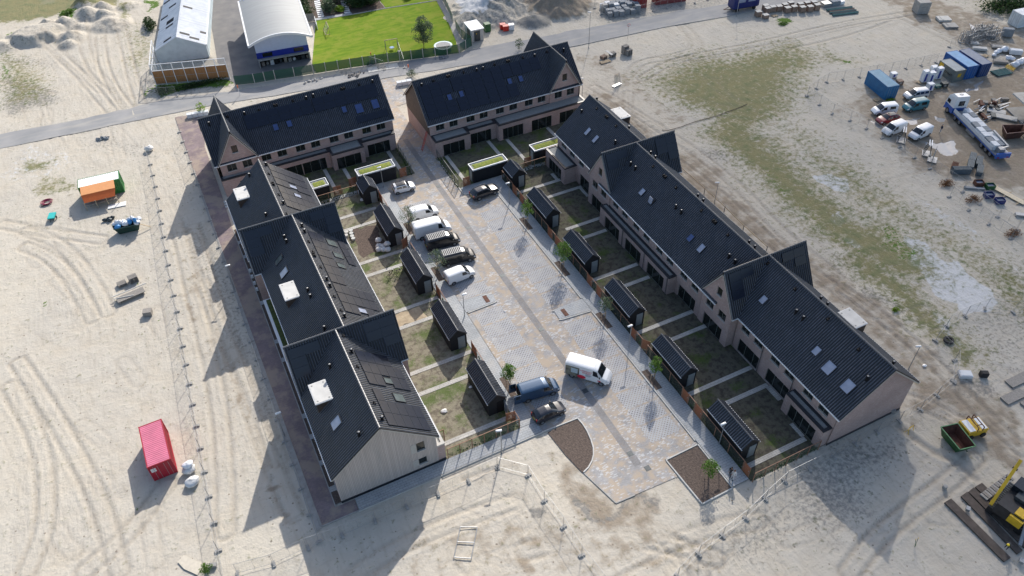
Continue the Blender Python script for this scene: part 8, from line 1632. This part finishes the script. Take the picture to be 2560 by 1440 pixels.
# ================================================================= PEOPLE
def person(label,px,py,face,shirt,trousers,hair,pose='stand',helmet=None):
    a=G(px,py); t=thing('person',label,'person',(a[0],a[1],.095 if 1800<px<1850 else (.17 if px>2450 and py>1300 else 0)),face)
    st=.16 if pose=='walk' else .05; lean=.0
    J={'pelvis':((0,0,.95),.13),'chest':((.02,0,1.30),.15),'neck':((.03,0,1.48),.06),'head0':((.05,0,1.58),.085),'head':((.06,0,1.72),.085),
       'hipL':((0,.10,.9),.10),'kneeL':((st*.9,.11,.5),.07),'ankL':((st*.7,.11,.09),.045),'toeL':((st*.7+.17,.12,.05),.04),
       'hipR':((0,-.10,.9),.10),'kneeR':((-st*.2+.03,-.11,.5),.07),'ankR':((-st,-.11,.09),.045),'toeR':((-st+.17,-.12,.05),.04),
       'shL':((.0,.19,1.42),.06),'elL':((-.05,.26,1.15),.045),'wrL':((.08,.24,.93),.032),'haL':((.12,.23,.84),.034),
       'shR':((.0,-.19,1.42),.06),'elR':((.02,-.26,1.15),.045),'wrR':((.16,-.2,1.0),.032),'haR':((.23,-.17,.96),.034)}
    E2=[('pelvis','chest'),('chest','neck'),('neck','head0'),('head0','head'),('pelvis','hipL'),('hipL','kneeL'),('kneeL','ankL'),('ankL','toeL'),('pelvis','hipR'),('hipR','kneeR'),('kneeR','ankR'),('ankR','toeR'),('chest','shL'),('shL','elL'),('elL','wrL'),('wrL','haL'),('chest','shR'),('shR','elR'),('elR','wrR'),('wrR','haR')]
    if pose=='bend':
        for k in ('chest','neck','head0','head','shL','elL','wrL','haL','shR','elR','wrR','haR'):
            (x,y,z),r_=J[k]; d=z-.95; an=.9; J[k]=((x*math.cos(an)+d*math.sin(an),y,.95+d*math.cos(an)-x*math.sin(an)),r_)
    # fingers: unequal short chains
    for s,S_ in ((1,'L'),(-1,'R')):
        h_=Vector(J['ha'+S_][0]); w_=Vector(J['wr'+S_][0]); d=(h_-w_).normalized()
        for i,l_ in enumerate((.07,.085,.08,.06)):
            n1='f%s%d'%(S_,i); p=h_+d*l_*.5+Vector((0,(i-1.5)*.018,0)); J[n1]=(tuple(p),.010); J[n1+'b']=(tuple(p+d*l_*.5+Vector((.015,0,0))),.009); E2+=[('ha'+S_,n1),(n1,n1+'b')]
        p=h_+Vector((.045,0,0)); J['t'+S_]=(tuple(p),.012); E2.append(('ha'+S_,'t'+S_))
    names=list(J); me=bpy.data.meshes.new('body'); me.from_pydata([J[k][0] for k in names],[(names.index(a_),names.index(b_)) for a_,b_ in E2],[]); o=bpy.data.objects.new('body',me); C.objects.link(o)
    md=o.modifiers.new('s','SKIN'); md.use_smooth_shade=True
    for i,k in enumerate(names): v=me.skin_vertices[0].data[i]; v.radius=(J[k][1],J[k][1]); v.use_root=(k=='pelvis')
    o.modifiers.new('u','SUBSURF').levels=1
    dg=bpy.context.evaluated_depsgraph_get(); me2=bpy.data.meshes.new_from_object(o.evaluated_get(dg)); bpy.data.objects.remove(o); me2.materials.clear()
    ms=[mat('skin',(.42,.25,.18),.6,var=.05),mat('shirt_cloth',shirt,.8,var=.1),mat('trouser_cloth',trousers,.8,var=.1),mat('shoe_leather',(.02,.02,.02),.6,var=.1)]
    for m_ in ms: me2.materials.append(m_)
    nk=Vector(J['neck'][0])
    for p in me2.polygons:
        c=p.center; dN=min((c-Vector(J[k][0])).length for k in ('head','head0')); dH=min((c-Vector(J[k][0])).length for k in ('haL','haR'))
        p.material_index=0 if (dN<.12 or dH<.10) else (3 if c.z<.12 else (2 if c.z<.96 and abs(c.y)<.2 and (c-Vector(J['pelvis'][0])).z<.02 else 1))
    b=bpy.data.objects.new('body',me2); C.objects.link(b); b.parent=t
    hd=Vector(J['head'][0]); mb=MB()
    if helmet: mb.lathe((hd.x,hd.y,hd.z-.02),[(.15,0),(.145,.04),(.11,.11),(.04,.14)],14); mb.build('helmet',mat('helmet_shell',helmet,.3,var=.02),t)
    else: mb.blob((hd.x-.02,hd.y,hd.z+.02),.105,.10,.10,2,.04,12,flat=.2); mb.build('hair',mat('hair_strands',hair,.6,var=.1),t,smooth=True)
    mb=MB()
    for s in (-1,1): mb.blob((hd.x+.085,hd.y+s*.032,hd.z-.02),.012,.014,.01,1,0,8)
    mb.build('eyes',MT['vent'],t); MB().blob((hd.x+.1,hd.y,hd.z-.05),.02,.015,.025,1,0,8).build('nose',ms[0],t); MB().box(hd.x+.07,hd.y-.03,hd.z-.095,hd.x+.088,hd.y+.03,hd.z-.085).build('mouth',MT['tail'],t)
    return t
person('person in dark clothes walking on the east path by the square soil bed',1824,1192,R(200),(.02,.022,.03),(.018,.02,.03),(.03,.02,.015),'walk')
person('person in white top and bare legs walking beside the person in dark clothes',1831,1199,R(200),(.62,.62,.62),(.55,.55,.56),(.12,.06,.03),'walk')
person('person in dark top and pale trousers standing left of the lorry',2349,333,R(150),(.02,.025,.05),(.45,.45,.46),(.35,.33,.3))
person('worker in dark clothes and yellow helmet bending beside the timber mats',2513,1372,R(190),(.03,.035,.04),(.02,.025,.035),(.02,.02,.02),'bend',helmet=(.75,.55,.02))
# ================================================================= CLOUD (its shade lies over the eastern half of the site)
m=bpy.data.materials.new('cloud_vapour'); m.use_nodes=True; g=NG(m); g.t.nodes.remove(g.p)
df=g.n('ShaderNodeBsdfDiffuse'); df.inputs[0].default_value=(.9,.9,.9,1); tr=g.n('ShaderNodeBsdfTransparent'); ms=g.n('ShaderNodeMixShader')
ob=g.n('ShaderNodeTexCoord').outputs['Object']; at=g.n('ShaderNodeAttribute',attribute_name='thick'); n=g.noise(ob,.02,4)
f=g.math('MULTIPLY',at.outputs['Fac'],g.rng(n,.3,.7,.75,1.0)); g.l(f,ms.inputs[0]); g.l(tr.outputs[0],ms.inputs[1]); g.l(df.outputs[0],ms.inputs[2]); g.l(ms.outputs[0],g.t.nodes['Material Output'].inputs[0])
CH_=420.0; cx,cy=CH_/math.tan(R(SUN_EL))*SX,CH_/math.tan(R(SUN_EL))*SY
def shade_edge(x,y):
    "0 in the sun, 1 deep in the cloud's shade (ground coordinates)"
    d=(x-(33+ (y-40)*.10))/24.0
    return max(0,min(1,d))
mb=MB(); vs=[];fs=[];th=[]; nx_,ny_=56,40; q=random.Random(5)
for k in (0,1):
    for i in range(nx_+1):
        for j in range(ny_+1):
            x=10+i*290/nx_; y=-60+j*300/ny_; e=min(1,min(i,nx_-i,j,ny_-j)/4); h=(12+6*math.sin(x*.06)+6*math.sin(y*.08+x*.02))*e
            vs.append((x+cx,y+cy,CH_+(h if k else -h*.4))); t_=shade_edge(x,y); t_=t_*t_*(3-2*t_); dp=.60-.27*max(0,min(1,(y-60)/60)); th.append(dp*t_*(1 if e>0 else 0))
for k in (0,1):
    b=k*(nx_+1)*(ny_+1)
    for i in range(nx_):
        for j in range(ny_): a=b+i*(ny_+1)+j; f_=(a,a+ny_+1,a+ny_+2,a+1); fs.append(f_ if k else f_[::-1])
mb.add(vs,fs); o=mb.build('cloud',m,None,smooth=True); at_=o.data.attributes.new('thick','FLOAT','POINT'); at_.data.foreach_set('value',th); o['kind']='structure'
